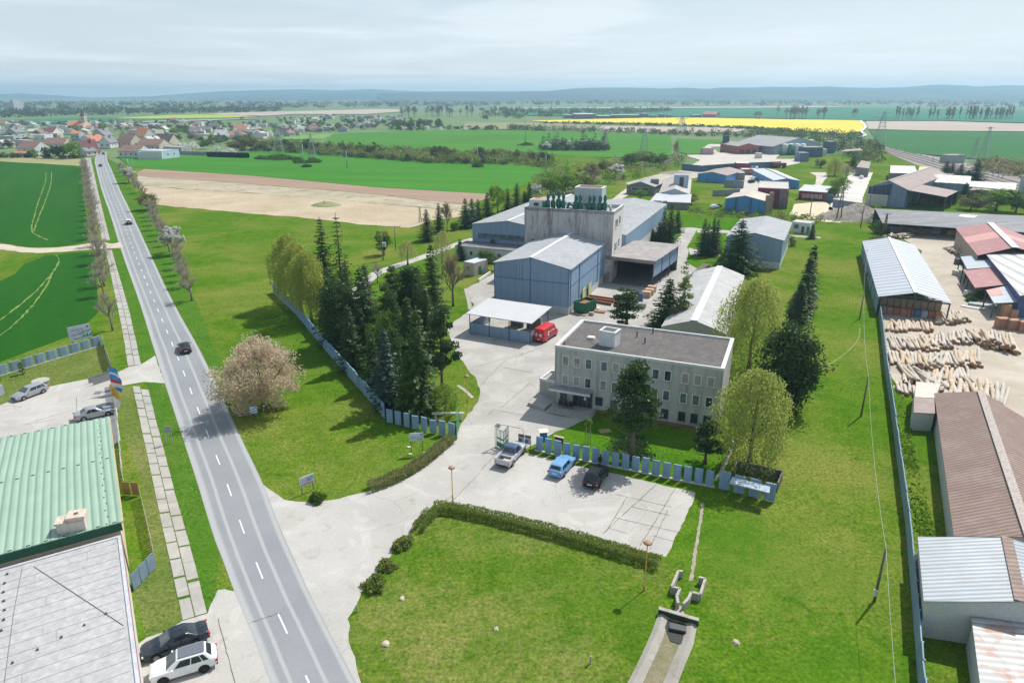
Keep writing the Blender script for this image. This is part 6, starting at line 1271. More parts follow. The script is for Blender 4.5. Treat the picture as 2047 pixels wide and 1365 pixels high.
t,q,z=bld('old_works','long old works with pale blue side wall and rusty left roof slope','works',(1318,387),(1378,389),(1434.6,361),(1,(1376,413)),378,SKYB,M('patched_roof',(.34,.33,.31),(.42,.41,.39),.12,.75,c3=(.38,.2,.17),fine=1,space='pos'))
e,n=frame_axes(q[0],q[1]);bk=-n
def rbox(lb,s,d,w,l,z0,z1,m,rm):
 c0=q[0]+e*s+bk*d;k=[c0,c0+e*w,c0+e*w+bk*l,c0+bk*l];return flatroof('roof_box',lb,'roof house',k,z1,m,rm,.1,None,z0,.1)
W_=(q[1]-q[0]).length
b1=rbox('blue box with dark doorway riding on the old works roof',W_*.42,14,W_*.5,7,z+.3,z+5.6,SKYB,GROOFD);k0=q[0]+e*W_*.42+bk*14;door(b1,k0,k0+e*W_*.5,W_*.27,z+.6,1.6,4.2,DARKM)
rbox('second smaller blue box with white roof on the old works',W_*.5,27,W_*.42,12,z+.3,z+3.6,SKYB,M('white_roof_far',(.52,.54,.57),None,.3))
k=[q[0]-e*3+n*8.5,q[1]+e*.8+n*8.5,q[1]+e*.8+n*.1,q[0]-e*1+n*.1];t=thing('front_annex','grey walled front annex with pale lean-to roof on the old works','annex',sum(k,Vector())/4);mb=MB();mb.hexa([up(p,zz)for p,zz in zip(k,(z-2,z-2,z,z))],[up(p,zz+.15)for p,zz in zip(k,(z-2,z-2,z,z))]);mb.build('roof',M('pale_lean_roof',(.46,.48,.5),(.52,.53,.55),.3,space='pos'),t);mb=MB();k2=[p+(sum(k,Vector())/4-p)*.04 for p in k];mb.prism(k2,0,z-2.05);mb.build('wall',GREYW,t);door(t,k2[0],k2[1],2.6,0,3,3,SKYB);door(t,k2[0],k2[1],5.4,0,1.6,3,paint('blue_door',(.1,.2,.4),.5))
t,q,z=bld('blue_workshop','mid blue workshop with brown pitched roof behind the old works','workshop',(1395,348),(1452.8,351.5),(1475.6,341),(1,(1452,367)),344.3,BLUE2,BROOF,plinth=None)
t,q,z=bld('blue_workshop','bright blue shed with three bays and tan roof in the weeds','workshop',(1450,397.4),(1529,402.7),(1536,391),(1,(1524,431)),392,BLUE2,M('tan_roof',(.44,.38,.33),(.5,.46,.41),.3,space='pos'))
L_=(q[1]-q[0]).length;e,n=frame_axes(q[0],q[1])
for s in(.28,.66):p=q[0]+e*L_*s+n*.05;mb=MB();mb.bar((*p.xy,0),(*p.xy,z+.6),.3);mb.build('gap',DARKM,t)
for dx in(0,1.6):p=q[1]+e*(.9+dx*.5)-n*dx*1.3;mb=MB();mb.bar((*p.xy,0),(*p.xy,z+2.2+dx*.5),1.2);mb.build('chimney',M('brown_chimney',(.26,.2,.15),(.32,.26,.2),.6),t)
P=G(1574.7,416.7);z=Zat(P,378.6);q=gq((1515.5,376),(1577,378.6),(1591,365),z);t=flatroof('crimson_hall','crimson metal box hall with pale flat roof','hall',q,z,CRIM,M('dusty_flat_roof',(.4,.38,.35),(.47,.45,.42),.15,space='pos'),.2,M('edge_light',(.45,.43,.41)),0,.3)
e,n=frame_axes(q[0],q[1]);L_=(q[1]-q[0]).length;p=q[0]+e*L_*.87+n*.5;mb=MB();mb.box((p.x,p.y,z*.48),e,(3.2,1,z*.9));mb.build('duct_tower',M('dark_duct',(.12,.08,.09),(.2,.16,.17),.8),t);e,n=frame_axes(q[1],q[2]);mb=MB();a,b=q[1]+n*.06,q[2]+n*.06;mb.bar((*a.xy,z*.22),(*b.xy,z*.22),.1,z*.42);mb.bar((*a.xy,z*.78),(*b.xy,z*.78),.1,z*.2);mb.build('light_band',M('grey_band',(.4,.4,.42),(.3,.32,.36),.6),t)
t,q,z=bld('blue_workshop','long blue workshop with bluish white twin slope roof behind the crimson hall','workshop',(1548,361.2),(1598.7,361.9),(1622,341.7),(1,(1599,378)),357.3,BLUE2,M('bluish_white_roof',(.5,.53,.57),(.46,.49,.53),.15,.5,space='pos'),capm=DARKM);q6,z6=q,z
P=G(1646,402.6);z=Zat(P,384.4);q=gq((1597.5,380.8),(1652.6,384.6),(1652.6,373),z);t=gable('low_canteen','low crimson building with pale roof and light windows in front of the white lane','building',q,z,z+1.2,CRIM,M('pale_canteen_roof',(.5,.52,.54),(.46,.48,.5),.3,space='pos'),False,.8)
e,n=frame_axes(q[0],q[1]);L_=(q[1]-q[0]).length
for k in range(5):window(t,q[0],q[1],L_*(.2+k*.15),z*.45,L_*.11,z*.4,WHITEF,M('dusty_pane',(.36,.33,.3),(.3,.28,.26)),None,.12)
t,q,z=bld('sawmill_hall','big sawmill hall with ribbed blue gable and brown roof','hall',(1736.4,373.7),(1813.6,379.7),(1826,345),(0,(1734.7,408.5)),361.5,sheetwall('rib_blue',(.15,.21,.32),(.2,.26,.37),1.4,(.1,.13,.2),.4),BROOF,capm=M('pale_ridge',(.45,.47,.5)));qs,zs_=q,z;e,n=frame_axes(q[0],q[1]);L_=(q[1]-q[0]).length
mb=MB()
for k in range(13):p=q[0]+e*L_*(.04+k*.045)+n*.08;mb.bar((*p.xy,z*.62),(*p.xy,z*1.0+k*.14),.35)
mb.build('rib',M('rib_dark',(.06,.08,.13)),t);mb=MB();p0,p1=q[0]+n*.3,q[0]+e*L_*.56+n*.3;mb.bar((*p0.xy,z*.29),(*p1.xy,z*.29),.5,z*.58);mb.build('front_wall',M('pale_front',(.38,.36,.34),(.44,.42,.4),.3),t);p=q[1]+n*.05;mb=MB();mb.bar((*p0.xy,z*.6),(*p1.xy,z*.6),1.2,.2);mb.build('eave_board',COP,t)
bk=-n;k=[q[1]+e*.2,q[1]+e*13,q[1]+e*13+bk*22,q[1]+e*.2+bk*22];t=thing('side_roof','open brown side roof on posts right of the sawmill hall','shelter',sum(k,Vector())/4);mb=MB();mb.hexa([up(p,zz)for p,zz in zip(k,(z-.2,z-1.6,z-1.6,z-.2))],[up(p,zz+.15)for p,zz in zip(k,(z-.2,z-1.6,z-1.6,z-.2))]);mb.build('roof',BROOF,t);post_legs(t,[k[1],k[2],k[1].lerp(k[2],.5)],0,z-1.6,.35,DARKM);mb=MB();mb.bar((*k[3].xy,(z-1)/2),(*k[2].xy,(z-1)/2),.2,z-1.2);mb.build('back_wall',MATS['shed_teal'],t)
P=G(1862,391);z=Zat(P,364.5);a,b=xy(G(1816,361.5,z)),xy(G(1937,368.5,z));c=xy(G(1942,352.5,z+1.5));ee=(b-a).normalized();d=(c-a).dot(Vector((-ee.y,ee.x,0)));q=rect(a,b,d);gable('long_store','long blue grey store with pink ribbed roof beyond the sawmill','store',q,z,z+2.2,sheetwall('store_blue',(.15,.23,.34),(.19,.27,.38),1.6),corrugated('pinkish_sheet',(.48,.44,.42),(.54,.5,.47),(1,-.3),3.2,(.44,.33,.28),.5,.1,.5,dark=.7),False,.3)
def roofonly(name,label,cat,pts,zb,zt,wm,rm):
 """low building given by its four roof corners (photo) at height zt"""
 q=[G(*p,zt)for p in pts];return flatroof(name,label,cat,q,zt,wm,rm,.15,None,zb,.05)
WR=M('chalk_roof',(.56,.55,.54),(.5,.49,.48),.2,space='pos');roofonly('chalk_shed','wide white roofed shed behind the sawmill ridge','shed',[(1779,346),(1834,347),(1829,332),(1780,331)],0,5,GREYW,WR);roofonly('long_store','flat white roofed store at the far right before the tower house','store',[(1937,373),(2030,381),(2033,366),(1940,362)],0,4.5,GREYW,WR)
roofonly('brown_store','brown pitched store in front of the flat white store','store',[(1936,380),(2008,381),(1990,369),(1965,366)],0,4.2,GREYW,BROOF);roofonly('shipping_container','navy container with yellow lid between white roof and spruces','container',[(1836,341),(1856,342),(1854,333.5),(1838,333)],0,3.5,paint('navy_box',(.05,.09,.25)),M('yellow_lid',(.6,.5,.2)));roofonly('brown_container','brown red container beside the navy one','container',[(1856,341),(1881,344),(1879,340),(1856,337.5)],0,3.2,M('box_brown',(.15,.09,.1)),BROOF)
roofonly('small_house','small house with brown grey roof at the tree edge','house',[(1712,334),(1737,337),(1741,324),(1722,321)],0,4.5,GREYW,BROOF)
P=G(2034,385);q=rect(xy(P),xy(G(2062,390)),12);t=flatroof('tower_house','pale tall building cut by the right picture edge','building',q,Zat(P,352),M('tower_house_wall',(.42,.44,.47),(.36,.38,.41),.4),GROOFD,.3,COP);
for zz in(.35,.7):window(t,q[0],q[1],4,Zat(P,352)*zz,2.2,1.2,DARKM,GLD,None)
def car_far(x,y,m,lb,L=4.4):P=G(x,y);return P
for k,(x,y,s,c,lb)in enumerate(((1471,343,(7,7,4.5),CRIM,'small crimson hut with white roof behind the brown roofed workshop'),(1482,350,(8,6,3),GREYW,'grey hut with pale roof by the yellow loader'),(1463,360,(6,5,3.6),GREYW,'dark shed against the pale side of the brown roofed workshop'))):
 q=rect(xy(G(x,y)),xy(G(x,y))+Vector((s[0],-1,0)),s[1]);flatroof('hut',lb,'hut',q,s[2],c,WR,.1,None,0,.1)
OR=paint('machine_orange',(.5,.16,.03),.5)
for x,y,lb in((1502,350,'orange loader parked in the sandy lane'),(1535,352,'orange excavator on the scrap heap edge')):
 t=thing('loader',lb,'loader',G(x,y));mb=MB();mb.box((0,0,1.3),(1,0,0),(4.6,2,1.2));mb.box((-.8,0,2.5),(1,0,0),(1.6,1.7,1.5));mb.build('body',OR,t,False,True,.1);mb=MB();mb.bar((1.8,0,1.6),(4.2,0,2.6),.4);mb.box((4.4,0,1.9),(1,0,0),(.8,2,.9));mb.build('arm',OR,t,False,True)
 for a in(-1.4,1.4):
  for b in(-1,1):mb=MB();mb.tube([(a,b-.2,.65),(a,b+.2,.65)],.65,12);mb.build('wheel',DARKM,t,False,True)
def mound(label,x,y,rx,ry,h,m,seed,name='rubble_heap',cat='heap'):
 r=np.random.default_rng(seed);n=22;V=[];
 for i in range(n+1):
  for j in range(n+1):
   u,v=2*i/n-1,2*j/n-1;d=math.hypot(u,v);zz=max(0,1-d)**.8*h*(1+r.normal()*.16)if d<1 else-.1;V.append((u*rx,v*ry,zz+r.normal()*.05*h*(d<.95)))
 F=[(i*(n+1)+j,(i+1)*(n+1)+j,(i+1)*(n+1)+j+1,i*(n+1)+j+1)for i in range(n)for j in range(n)];o=obj_of(rawmesh(name,V,F,[m]),name,None,G(x,y));return tag(o,label,cat)
RUB=M('rubble',(.3,.27,.235),(.2,.18,.16),1.2,.95,.1,c3=(.42,.39,.35),fine=3);mound('grey rubble heap beside the pole at the sandy patch',1708,436,13,9,4.6,RUB,1);mound('scrap heap of dark red iron beside the orange excavator',1540,358,9,8,3.2,M('scrap_iron',(.14,.07,.07),(.22,.12,.1),2),2);mound('low dark earth heap at the wood edge of the sandy yard',1350,347,9,6,1.2,RUB,3);mound('grass grown earth heap on the tan field',652,411,6,5,1.6,M('heap_green',(.12,.17,.05),(.3,.28,.16),.8),4)
def wall_run(label,pts,h,m,w=.3):
 t=thing('yard_wall',label,'wall',G(*pts[0]));
 for i in range(len(pts)-1):a,b=G(*pts[i]),G(*pts[i+1]);mb=MB();mb.bar((a.x,a.y,h/2),(b.x,b.y,h/2),w,h);mb.build('wall_panel',m,t)
NAVYF=M('navy_fence',(.07,.11,.17),(.1,.15,.22),.3,.8);wall_run('dark blue fence across the back of the workshops',[(1363,340),(1402,344),(1480,338),(1560,335)],3.4,NAVYF);wall_run('blue grey wall closing the white lane',[(1664,414),(1735,425)],3.0,M('lane_wall',(.14,.19,.25),(.18,.23,.29),.3));wall_run('navy gate wall beside the crimson canteen',[(1646,402),(1664,406)],3.2,NAVYF)
wall_run('grey garden wall in front of the brown roofed workshop',[(1447,374),(1486,377)],3.4,M('garden_wall',(.19,.23,.27),(.24,.28,.31),.4));wall_run('low grey wall behind the bright blue shed',[(1424,393),(1452,392),(1478,389)],2.6,M('low_wall',(.22,.23,.24),(.28,.29,.3),.4))
t,q,z=bld('brick_house','red brick house with grey roof and three dark doors by the farm road','house',(1475.5,293),(1517,292.5),(1508,287),(0,(1474.5,308.7)),287.3,BRICK,GREYR);L_=(q[1]-q[0]).length
for k in range(3):door(t,q[0],q[1],L_*(.22+.29*k),0,L_*.2,z*.62,DARKM)
e,n=frame_axes(q[0],q[1]);p=q[3]+e*L_*.25;mb=MB();mb.bar((*p.xy,0),(*p.xy,z*2.1),4);mb.build('chimney',M('dark_brick',(.1,.09,.11)),t)
P=G(1566,308);z=Zat(P,290);q=gq((1553,291),(1639,288),(1620,279.5),z);gable('farm_hall','wide farm hall with grey roof and blue grey gable behind the tanks','hall',q,z,z*1.75,M('farm_blue',(.3,.38,.45),(.35,.43,.5),.2),GREYR,True,4,capm=M('pale_ridge',(.45,.47,.5)))
TK=[M('tank_'+n_,c,tuple(x*.85 for x in c),.5,.5)for n_,c in(('mint',(.42,.55,.46)),('green',(.1,.3,.2)),('white',(.66,.68,.68)),('brown',(.24,.22,.17)))]
for x,yb,yt,w_,m,lb in((1567.5,309,289,12,0,'pale green round tank, first of the four in front of the farm hall'),(1579,309,288.5,12,1,'dark green round tank, second of the four in front of the farm hall'),(1591.5,309,288.5,11,2,'white round tank, third of the four in front of the farm hall'),(1603,309,288.5,10,2,'white round tank beside the dark shed'),(1618.5,303,280.5,12,3,'tall brown silo behind the white tanks')):
 P=G(x,yb);r_=px_w(P,w_)/2;h_=Zat(P,yt);t=thing('tank',lb,'tank',P,0,'farm tanks');mb=MB();mb.tube([(0,0,0),(0,0,h_)],r_,18);mb.build('body',TK[m],t,True,True);mb=MB();mb.tube([(0,0,h_),(0,0,h_+.5)],[r_*1.03,r_*.3],18);mb.build('lid',WR,t,False,True)
for x0,x1,y,h_,d,wm,rm,lb in((1608,1643,314.5,6.5,12,NAVYF,BROOF,'dark navy shed with brown roof right of the tanks'),(1597,1616,323.5,5.5,8,M('blue_grey_hut',(.15,.2,.27)),GROOFD,'blue grey hut on the grass below the tanks'),(1644,1652,311,4.5,6,WR,WR,'little white cabin beside the navy shed'),(1655,1669,306,8,10,NAVYF,GREYR,'dark frame building at the end of the farm yard'),(1404,1426,309.5,4.5,6,M('pink_bags',(.45,.33,.33),(.38,.26,.27),.8),M('pink_bags_top',(.5,.4,.4)),'long pink stack of bales at the edge of the far yard'),(1512,1523,317,3.5,4,WR,WR,'small white weighbridge cabin in the far yard')):
 a,b=G(x0,y),G(x1,y);flatroof('farm_shed',lb,'shed',rect(xy(a),xy(b),d),h_,wm,rm,.2,None)
a,b=G(1684,311),G(1722,311);t,q=lean('farm_shelter','open brown shelter roof on posts left of the railway','shelter',[(1682,303.5),(1726,301),(1718,297.5),(1690,299.5)],(7,7,7.4,7.4),BROOF,None,[(.1,.05),(.5,.05),(.9,.05),(.9,.9)])
FARM=[(1128,1150,236.5,5,10),(1150,1190,237.5,7,30),(1195,1222,237,4,15),(1222,1280,236.5,5,14),(1283,1296,234.5,6,12),(1303,1312,236,4,10),(1320,1328,236,6,8),(1336,1342,236,5,8),(1385,1402,235,4,10),(1412,1424,235.5,5,8)]
for k,(x0,x1,y,h_,d)in enumerate(FARM):
 a,b=G(x0,y),G(x1,y);flatroof('farm_barn','long pale roofed barn of the distant farm behind the yellow field','barn',rect(xy(a),xy(b),d*2.4),h_*1.1,GREYW if k!=9 else WR,M('far_barn_roof',(.55,.53,.52),(.44,.42,.4),.05,space='pos'),.2,None,group='barns of the distant farm')
a,b=G(1404,235.5),G(1431,236);gable('farm_house','distant red roofed house above the yellow field','house',rect(xy(a),xy(b),22),6,11,M('far_wall',(.25,.24,.27)),M('far_red_roof',(.46,.2,.16)),False)
def pole(label,base,top,cat='utility pole',m=None,cross=None,r=.13,a_frame=False,group=None,nm='utility_pole',tf=False,lean_=(0,0)):
 P=G(*base);h=Zat(P,top);t=thing(nm,label,cat,P,0,group);m=m or M('pole_wood',(.2,.16,.13),(.14,.11,.09),2);mb=MB()
 if a_frame:
  for s in(-1,1):mb.tube([(s*h*.07,0,0),(s*.12,0,h)],[r*1.2,r*.8],7)
 else:mb.tube([(0,0,0),(lean_[0],lean_[1],h)],[r*1.2,r*.75],7)
 mb.build('pole',m,t,True,True)
 for z,w_ in(cross or[]):
  mb=MB();mb.bar((-w_/2+lean_[0],0,h-z),(w_/2+lean_[0],0,h-z),.12)
  for s in(-.48,0,.48):mb.tube([(w_*s+lean_[0],0,h-z),(w_*s+lean_[0],0,h-z+.3)],.05,5)
  mb.build('crossarm',m,t,False,True)
 if tf:mb=MB();mb.box((.5,-.2,h*.55),(1,0,0),(.9,.7,1.1));mb.build('transformer',M('transformer_grey',(.4,.43,.46)),t,False,True)
 return t,P,h
p1=pole('wooden transformer pole standing in the round bush left of the path',(766,521),462,cross=[(.3,1.6),(1.2,1.2)],tf=True);p2=pole('wooden pole with wide crossarm beside the transformer pole',(791,500),452,cross=[(.2,3.2)],r=.11);pole('leaning A frame pole at the edge of the tan field',(840,445),414,a_frame=True,cross=[(.1,1.6)])
pole('double wooden pole with crossarms by the rubble heap',(1676,441),373,a_frame=True,cross=[(.4,5),(2.2,3)],r=.2);pole('wooden pole with small crossarm on the sandy patch',(1619,430),393,cross=[(.2,2.6)],r=.15);pole('leaning wooden pole at the meadow head',(1720,456),411,cross=[(.3,4)],r=.16);pole('double pole in front of the charred shed',(1766,471),427,a_frame=True,cross=[(.1,2.4)],r=.2)
pole('thin pole beside the rubble heap with tall tip',(1733,437),372,r=.12)
poles=[('leaning meadow pole nearest the camera with a small box',(1748,1200),1095),('leaning meadow pole second from the camera',(1721,832),752),('leaning meadow pole near the path bend',(1718,638),586),('leaning meadow pole beside the far end of the open shed',(1728,532),499)]
PP=[]
for lb,b,tp in poles:t,P,h=pole(lb,b,tp,r=.11,group='meadow pole line');PP.append(Vector((P.x,P.y,h)))
P=G(1748,1200);mb=MB();mb.box((P.x-.15,P.y-.1,.9),(1,0,0),(.25,.2,.6));tag(mb.build('meter_box',COP),'small white box on the foot of the nearest meadow pole','box')
def wires(label,pts,r=.02,sag=.03):
 mb=MB()
 for i in range(len(pts)-1):
  a,b=pts[i],pts[i+1];L=(b-a).length;mb.tube([a.lerp(b,k/10)-Vector((0,0,sag*L*4*(k/10)*(1-k/10)))for k in range(11)],r,4,cap=False)
 tag(mb.build('power_line',M('wire',(.35,.36,.36))),label,'power line')
wires('overhead wire running along the leaning meadow poles',[PP[0]+(PP[0]-PP[1]),PP[0],PP[1],PP[2],PP[3]],.018)
def pylon(label,base,top,w_,m,arms=((.95,.5),(.82,.7)),sl=1.0,nm='pylon',seg=9):
 P=G(*base);h=Zat(P,top);t=thing(nm,label,'pylon',P,random.uniform(-.4,.4));b=w_/2;mb=MB();f=lambda s,z:(s[0]*b*(1-.86*z/h),s[1]*b*(1-.86*z/h),z);S=((-1,-1),(1,-1),(1,1),(-1,1));tk=.09*sl
 for s in S:mb.bar(f(s,0),f(s,h),tk)
 for k in range(seg):
  z0,z1=h*(k/seg),h*((k+1)/seg)
  for i in range(4):mb.bar(f(S[i],z0),f(S[(i+1)%4],z1),tk*.6);mb.bar(f(S[i],z1),f(S[(i+1)%4],z1),tk*.6)
 mb.build('lattice',m,t,False,True)
 for z,a in arms:mb=MB();mb.bar((-a*w_*1.2,0,h*z),(a*w_*1.2,0,h*z),tk*1.4);mb.build('crossarm',m,t,False,True)
PYM=M('pylon_steel',(.33,.37,.38),(.27,.31,.32),1,.6)
pylon('lattice pylon rising from a shrub island in the near green field',(558,306),246,7,PYM,sl=2.0,arms=((.98,.6),(.9,.8)));pylon('lattice pylon with shrubs right of the bushy island',(625,320),268,5,PYM,sl=1.6);pylon('lattice pylon in the middle of the far green field',(1287,303),256,6,PYM,sl=2.2);pylon('big lattice pylon left of the railway at the dark green field',(1757,291),223,9,PYM,sl=2.4);pylon('lattice pylon before the distant farm',(1362,262),232,10,PYM,sl=3.4)
pylon('tall railway lattice mast behind the biggest spruce',(1966,318),254,5,PYM,sl=1.9,arms=((.97,.5),));pylon('lattice mast left of the tallest railway mast',(1943,330),277,3.4,PYM,sl=1.6,arms=((.97,.9),));pylon('pale lattice pylon standing far behind the yellow field edge',(1209,281),262,5,PYM,sl=2.6);pylon('slim lattice tower in the brushwood by the farm track',(1350,316),289,4,PYM,sl=1.6)
for k,(x,yb,yt,lb)in enumerate(((608,331,289,'thin concrete pole with shrub at its foot in the near field'),(694,337,303,'lone white topped pole in the near green field'),(955,330,291,'pole with cross tip above a bush in the near field'),(1050,289,229,'very tall slim mast on a shrub base in the far green field'),(1091,338,309,'short pole at the hedge band end'),(1135,330,314,'dark thick pole in the hedge band'),(1248,313,308,'lamp pole at the brushwood'),(258,340,318,'flag advertising post at the far field corner'),(269,345,318,'thin roadside pole near the white blossom tree'))):pole(lb,(x,yb),yt,m=PYM,r=.28 if yb<345 else.14,cross=[(1.2,3)]if k in(2,5)else None,nm='field_pole')
for k,(x,yb,yt)in enumerate(((1791,301,286),(1809,306,289),(1832,308,283),(1840,313,294),(1853,314,298),(1864,325,305),(1880,318,300),(1984,354,336),(2003,358,338),(1995,356,338),(1915,330,308),(1925,333,315))):pole('grey catenary mast beside the railway tracks',(x,yb),yt,m=PYM,r=.16,cross=[(.5,2.5)],nm='catenary_mast',group='catenary masts along the railway',cat='mast')
RAILM=M('rail_steel',(.16,.13,.12),(.22,.19,.18),1,.5,.4,.5)
for k,off in enumerate((0,1.6,5,6.6,10,11.6,15,16.6)):
 c=smooth_poly([G(*p)for p in[(1758,296.5),(1800,307),(1850,322),(1920,342),(2000,366),(2100,392),(2250,432)]],2,False);mb=MB()
 for i in range(len(c)-1):
  d=(c[i+1]-c[i]).normalized();n=Vector((-d.y,d.x,0));a,b=c[i]+n*(off-8),c[i+1]+n*(off-8);mb.bar((a.x,a.y,.28),(b.x,b.y,.28),.35,.2)
 tag(mb.build('rail',RAILM),'rusty rail of the tracks curving past the dark green field','rail','rails of the railway')
flatroof('rail_bunker','old grey loading bunker with brown mound beside the railway','bunker',rect(xy(G(1877,325)),xy(G(1893,327)),12),5,M('bunker_wall',(.27,.29,.28),(.33,.34,.32),.4),M('bunker_top',(.36,.32,.26)),.2,None)
TYRE=M('tyre',(.012,.012,.013),None,4,.8);RIMS=M('alloy_rim',(.45,.46,.48),(.3,.3,.31),6,.35,.5,.7);LAMPR=paint('tail_lamp_red',(.45,.01,.015),.2);LAMPW=paint('head_lamp',(.7,.72,.75),.1);PLATE=M('number_plate',(.75,.75,.72));TRIMB=M('black_trim',(.02,.02,.022),None,3,.6);CGL=glass('car_glass',(.018,.022,.028),.05);CGW=glass('car_windscreen',(.05,.065,.075),.05)
def section(x,hw,zb,zt,crown=.03):
 """rounded half section of the body at station x"""
 h=zt-zb;P=[(0,zb),(hw*.86,zb),(hw*.97,zb+h*.14),(hw,zb+h*.42),(hw*.985,zb+h*.7),(hw*.93,zt-h*.06),(hw*.80,zt),(hw*.4,zt+crown),(0,zt+crown*1.3)]
 return[(x,y,z)for y,z in P]+[(x,-y,z)for y,z in P[-2:0:-1]]
def loft(mb,rings,mi=0,cap=True):
 i0=len(mb.v);n=len(rings[0])
 for r in rings:mb.v+=r
 for k in range(len(rings)-1):
  for j in range(n):a=i0+k*n+j;b=i0+k*n+(j+1)%n;mb.f.append((b,a,a+n,b+n));mb.mi.append(mi)
 if cap:mb.f.append(tuple(i0+j for j in range(n)));mb.f.append(tuple(i0+(len(rings)-1)*n+j for j in reversed(range(n))));mb.mi+=[mi,mi]
SPEC={'sedan':(4.75,1.82,2.75,.92,[(2.36,.62,.34,.60),(2.25,.84,.24,.70),(1.9,.96,.2,.78),(1.0,1,.2,.92),(.2,1,.2,.95),(-1.2,1,.2,.97),(-1.9,.97,.22,.98),(-2.25,.88,.26,.96),(-2.38,.7,.36,.86)],(1.05,.25,-.95,-1.75),1.43),'wagon':(4.55,1.82,2.65,.94,[(2.26,.62,.34,.62),(2.15,.84,.24,.72),(1.8,.96,.2,.8),(1.0,1,.2,.93),(.2,1,.2,.96),(-1.2,1,.2,.98),(-1.9,.97,.22,.99),(-2.18,.9,.26,.97),(-2.29,.78,.36,.85)],(1.05,.3,-1.75,-2.15),1.47),'crossover':(4.5,1.85,2.66,1.02,[(2.25,.62,.38,.7),(2.12,.86,.28,.82),(1.75,.97,.24,.93),(1.05,1,.24,1.02),(.2,1,.24,1.05),(-1.2,1,.24,1.08),(-1.85,.97,.26,1.08),(-2.15,.9,.3,1.04),(-2.26,.78,.4,.9)],(1.15,.35,-1.6,-2.1),1.6),'pickup':(5.3,1.9,3.2,1.1,[(2.62,.64,.5,.85),(2.5,.88,.42,.98),(2.1,.97,.38,1.05),(1.2,1,.38,1.1),(.2,1,.38,1.12),(-.75,1,.38,1.12)],(1.25,.55,-.55,-.78),1.78),'van':(6.0,2.0,3.6,1.25,[(2.98,.66,.42,.95),(2.86,.88,.34,1.1),(2.5,.97,.3,1.25),(2.1,1,.3,1.32),(1.2,1,.3,1.35),(-1.5,1,.3,1.35),(-2.6,1,.3,1.35),(-2.98,.96,.36,1.3)],(2.15,1.35,-2.85,-2.97),2.55)}
def car(kd,name,label,cat,m,front,rear,side,roofm=None,group=None,ws=1.0,far=False,heading=None,at_=None,rimm=None):
 """vehicle placed by the ground points of the two wheels on its visible side; side = +1 if that is its left flank"""
 L,W,wb,belt,st,cab,rh=SPEC[kd];hw=W/2
 if at_ is None:
  F_,R_=xy(G(*front)),xy(G(*rear));d=(F_-R_).normalized();left=Vector((-d.y,d.x,0));c=(F_+R_)/2-left*side*(hw-.12)
 else:c=xy(G(*at_));d=heading
 t=thing(name,label,cat,(c.x,c.y,.012),math.atan2(d.y,d.x),group)
 mb=MB();loft(mb,[section(x,hw*f,zb,zt)for x,f,zb,zt in st])
 if kd=='pickup':
  for y in(-hw+.07,hw-.07):mb.box((-1.7,y,.82),(1,0,0),(1.9,.13,.66))
  mb.box((-2.6,0,.82),(1,0,0),(.12,W-.02,.66));mb.box((-1.7,0,.56),(1,0,0),(1.9,W-.2,.14));mb.box((-1.7,0,.46),(1,0,0),(1.9,W-.12,.2))
 mb.build('body',m,t,True,True,.02)
 if kd=='pickup':
  mb=MB();mb.box((-1.75,0,.66),(1,0,0),(1.75,W-.3,.05));b_=mb.build('bed',TRIMB,t,False,True);mb=MB();mb.box((-1.95,-.2,.72),(1,0,0),(.7,.8,.12));mb.build('box_lid',M('cardboard',(.55,.42,.3)),b_,False,True);mb=MB();mb.box((-.95,0,.8),(1,0,0),(.5,W-.35,.25));mb.build('tool_box',COP,b_,False,True)
 x0,x1,x2,x3=cab;bz=belt-.02;rw,bw=hw*.74,hw*.93
 if kd=='van':rw,bw=hw*.9,hw*.985;bz=1.28
 bm=[(x0,-bw*.9,bz),(x0,bw*.9,bz),(x0-.5 if kd!='van' else x0-.3,bw,bz),(x3+.25,bw,bz),(x3,bw*.88,bz),(x3,-bw*.88,bz),(x3+.25,-bw,bz),(x0-.5 if kd!='van' else x0-.3,-bw,bz)]
 tp=[(x1,-rw*.9,rh-.05),(x1,rw*.9,rh-.05),(x1-.3,rw,rh-.02),(x2+.2,rw,rh-.02),(x2,rw*.9,rh-.06),(x2,-rw*.9,rh-.06),(x2+.2,-rw,rh-.02),(x1-.3,-rw,rh-.02)]
 mb=MB();n=8;i0=0;mb.v=[tuple(p)for p in bm+tp]
 for k in range(n):mb.f.append((k,k+n,(k+1)%n+n,(k+1)%n));mb.mi.append(0)
 cx=(x1+x2)/2;mb.v+=[(x1-.35,0,rh+.03),(x2+.35,0,rh+.03)];a,b=16,17
 for f in((8,9,a),(9,10,a),(10,11,b,a),(11,12,b),(12,13,b),(13,14,b),(14,15,a,b),(15,8,a)):mb.f.append(f[::-1]);mb.mi.append(0)
 mb.build('cabin',roofm or m,t,False,True,.05)
 if far:return t
 def pane(name,pts,gm,o=.012):
  p=[Vector(q)for q in pts];nn=(p[1]-p[0]).cross(p[2]-p[0]).normalized();cc=sum(p,Vector())/len(p)
  if nn.dot(cc-Vector((cx,0,1.0)))<0:nn=-nn
  mb=MB();mb.face([q+nn*o for q in p]);mb.face([q-nn*.002 for q in p]);mb.build(name,gm,t,False,True)
 def tri(A,B,D,E,s0,s1,u0,u1):
  f=lambda s,u:Vector(A).lerp(Vector(B),s).lerp(Vector(E).lerp(Vector(D),s),u);return[f(s0,u0),f(s1,u0),f(s1,u1),f(s0,u1)]
 pane('windscreen',tri(bm[0],bm[1],tp[1],tp[0],.04,.96,.06,.94),CGW);
 if kd!='van':pane('rear_window',tri(bm[4],bm[5],tp[5],tp[4],.06,.94,.12 if kd=='sedan' else.3,.92),CGL)
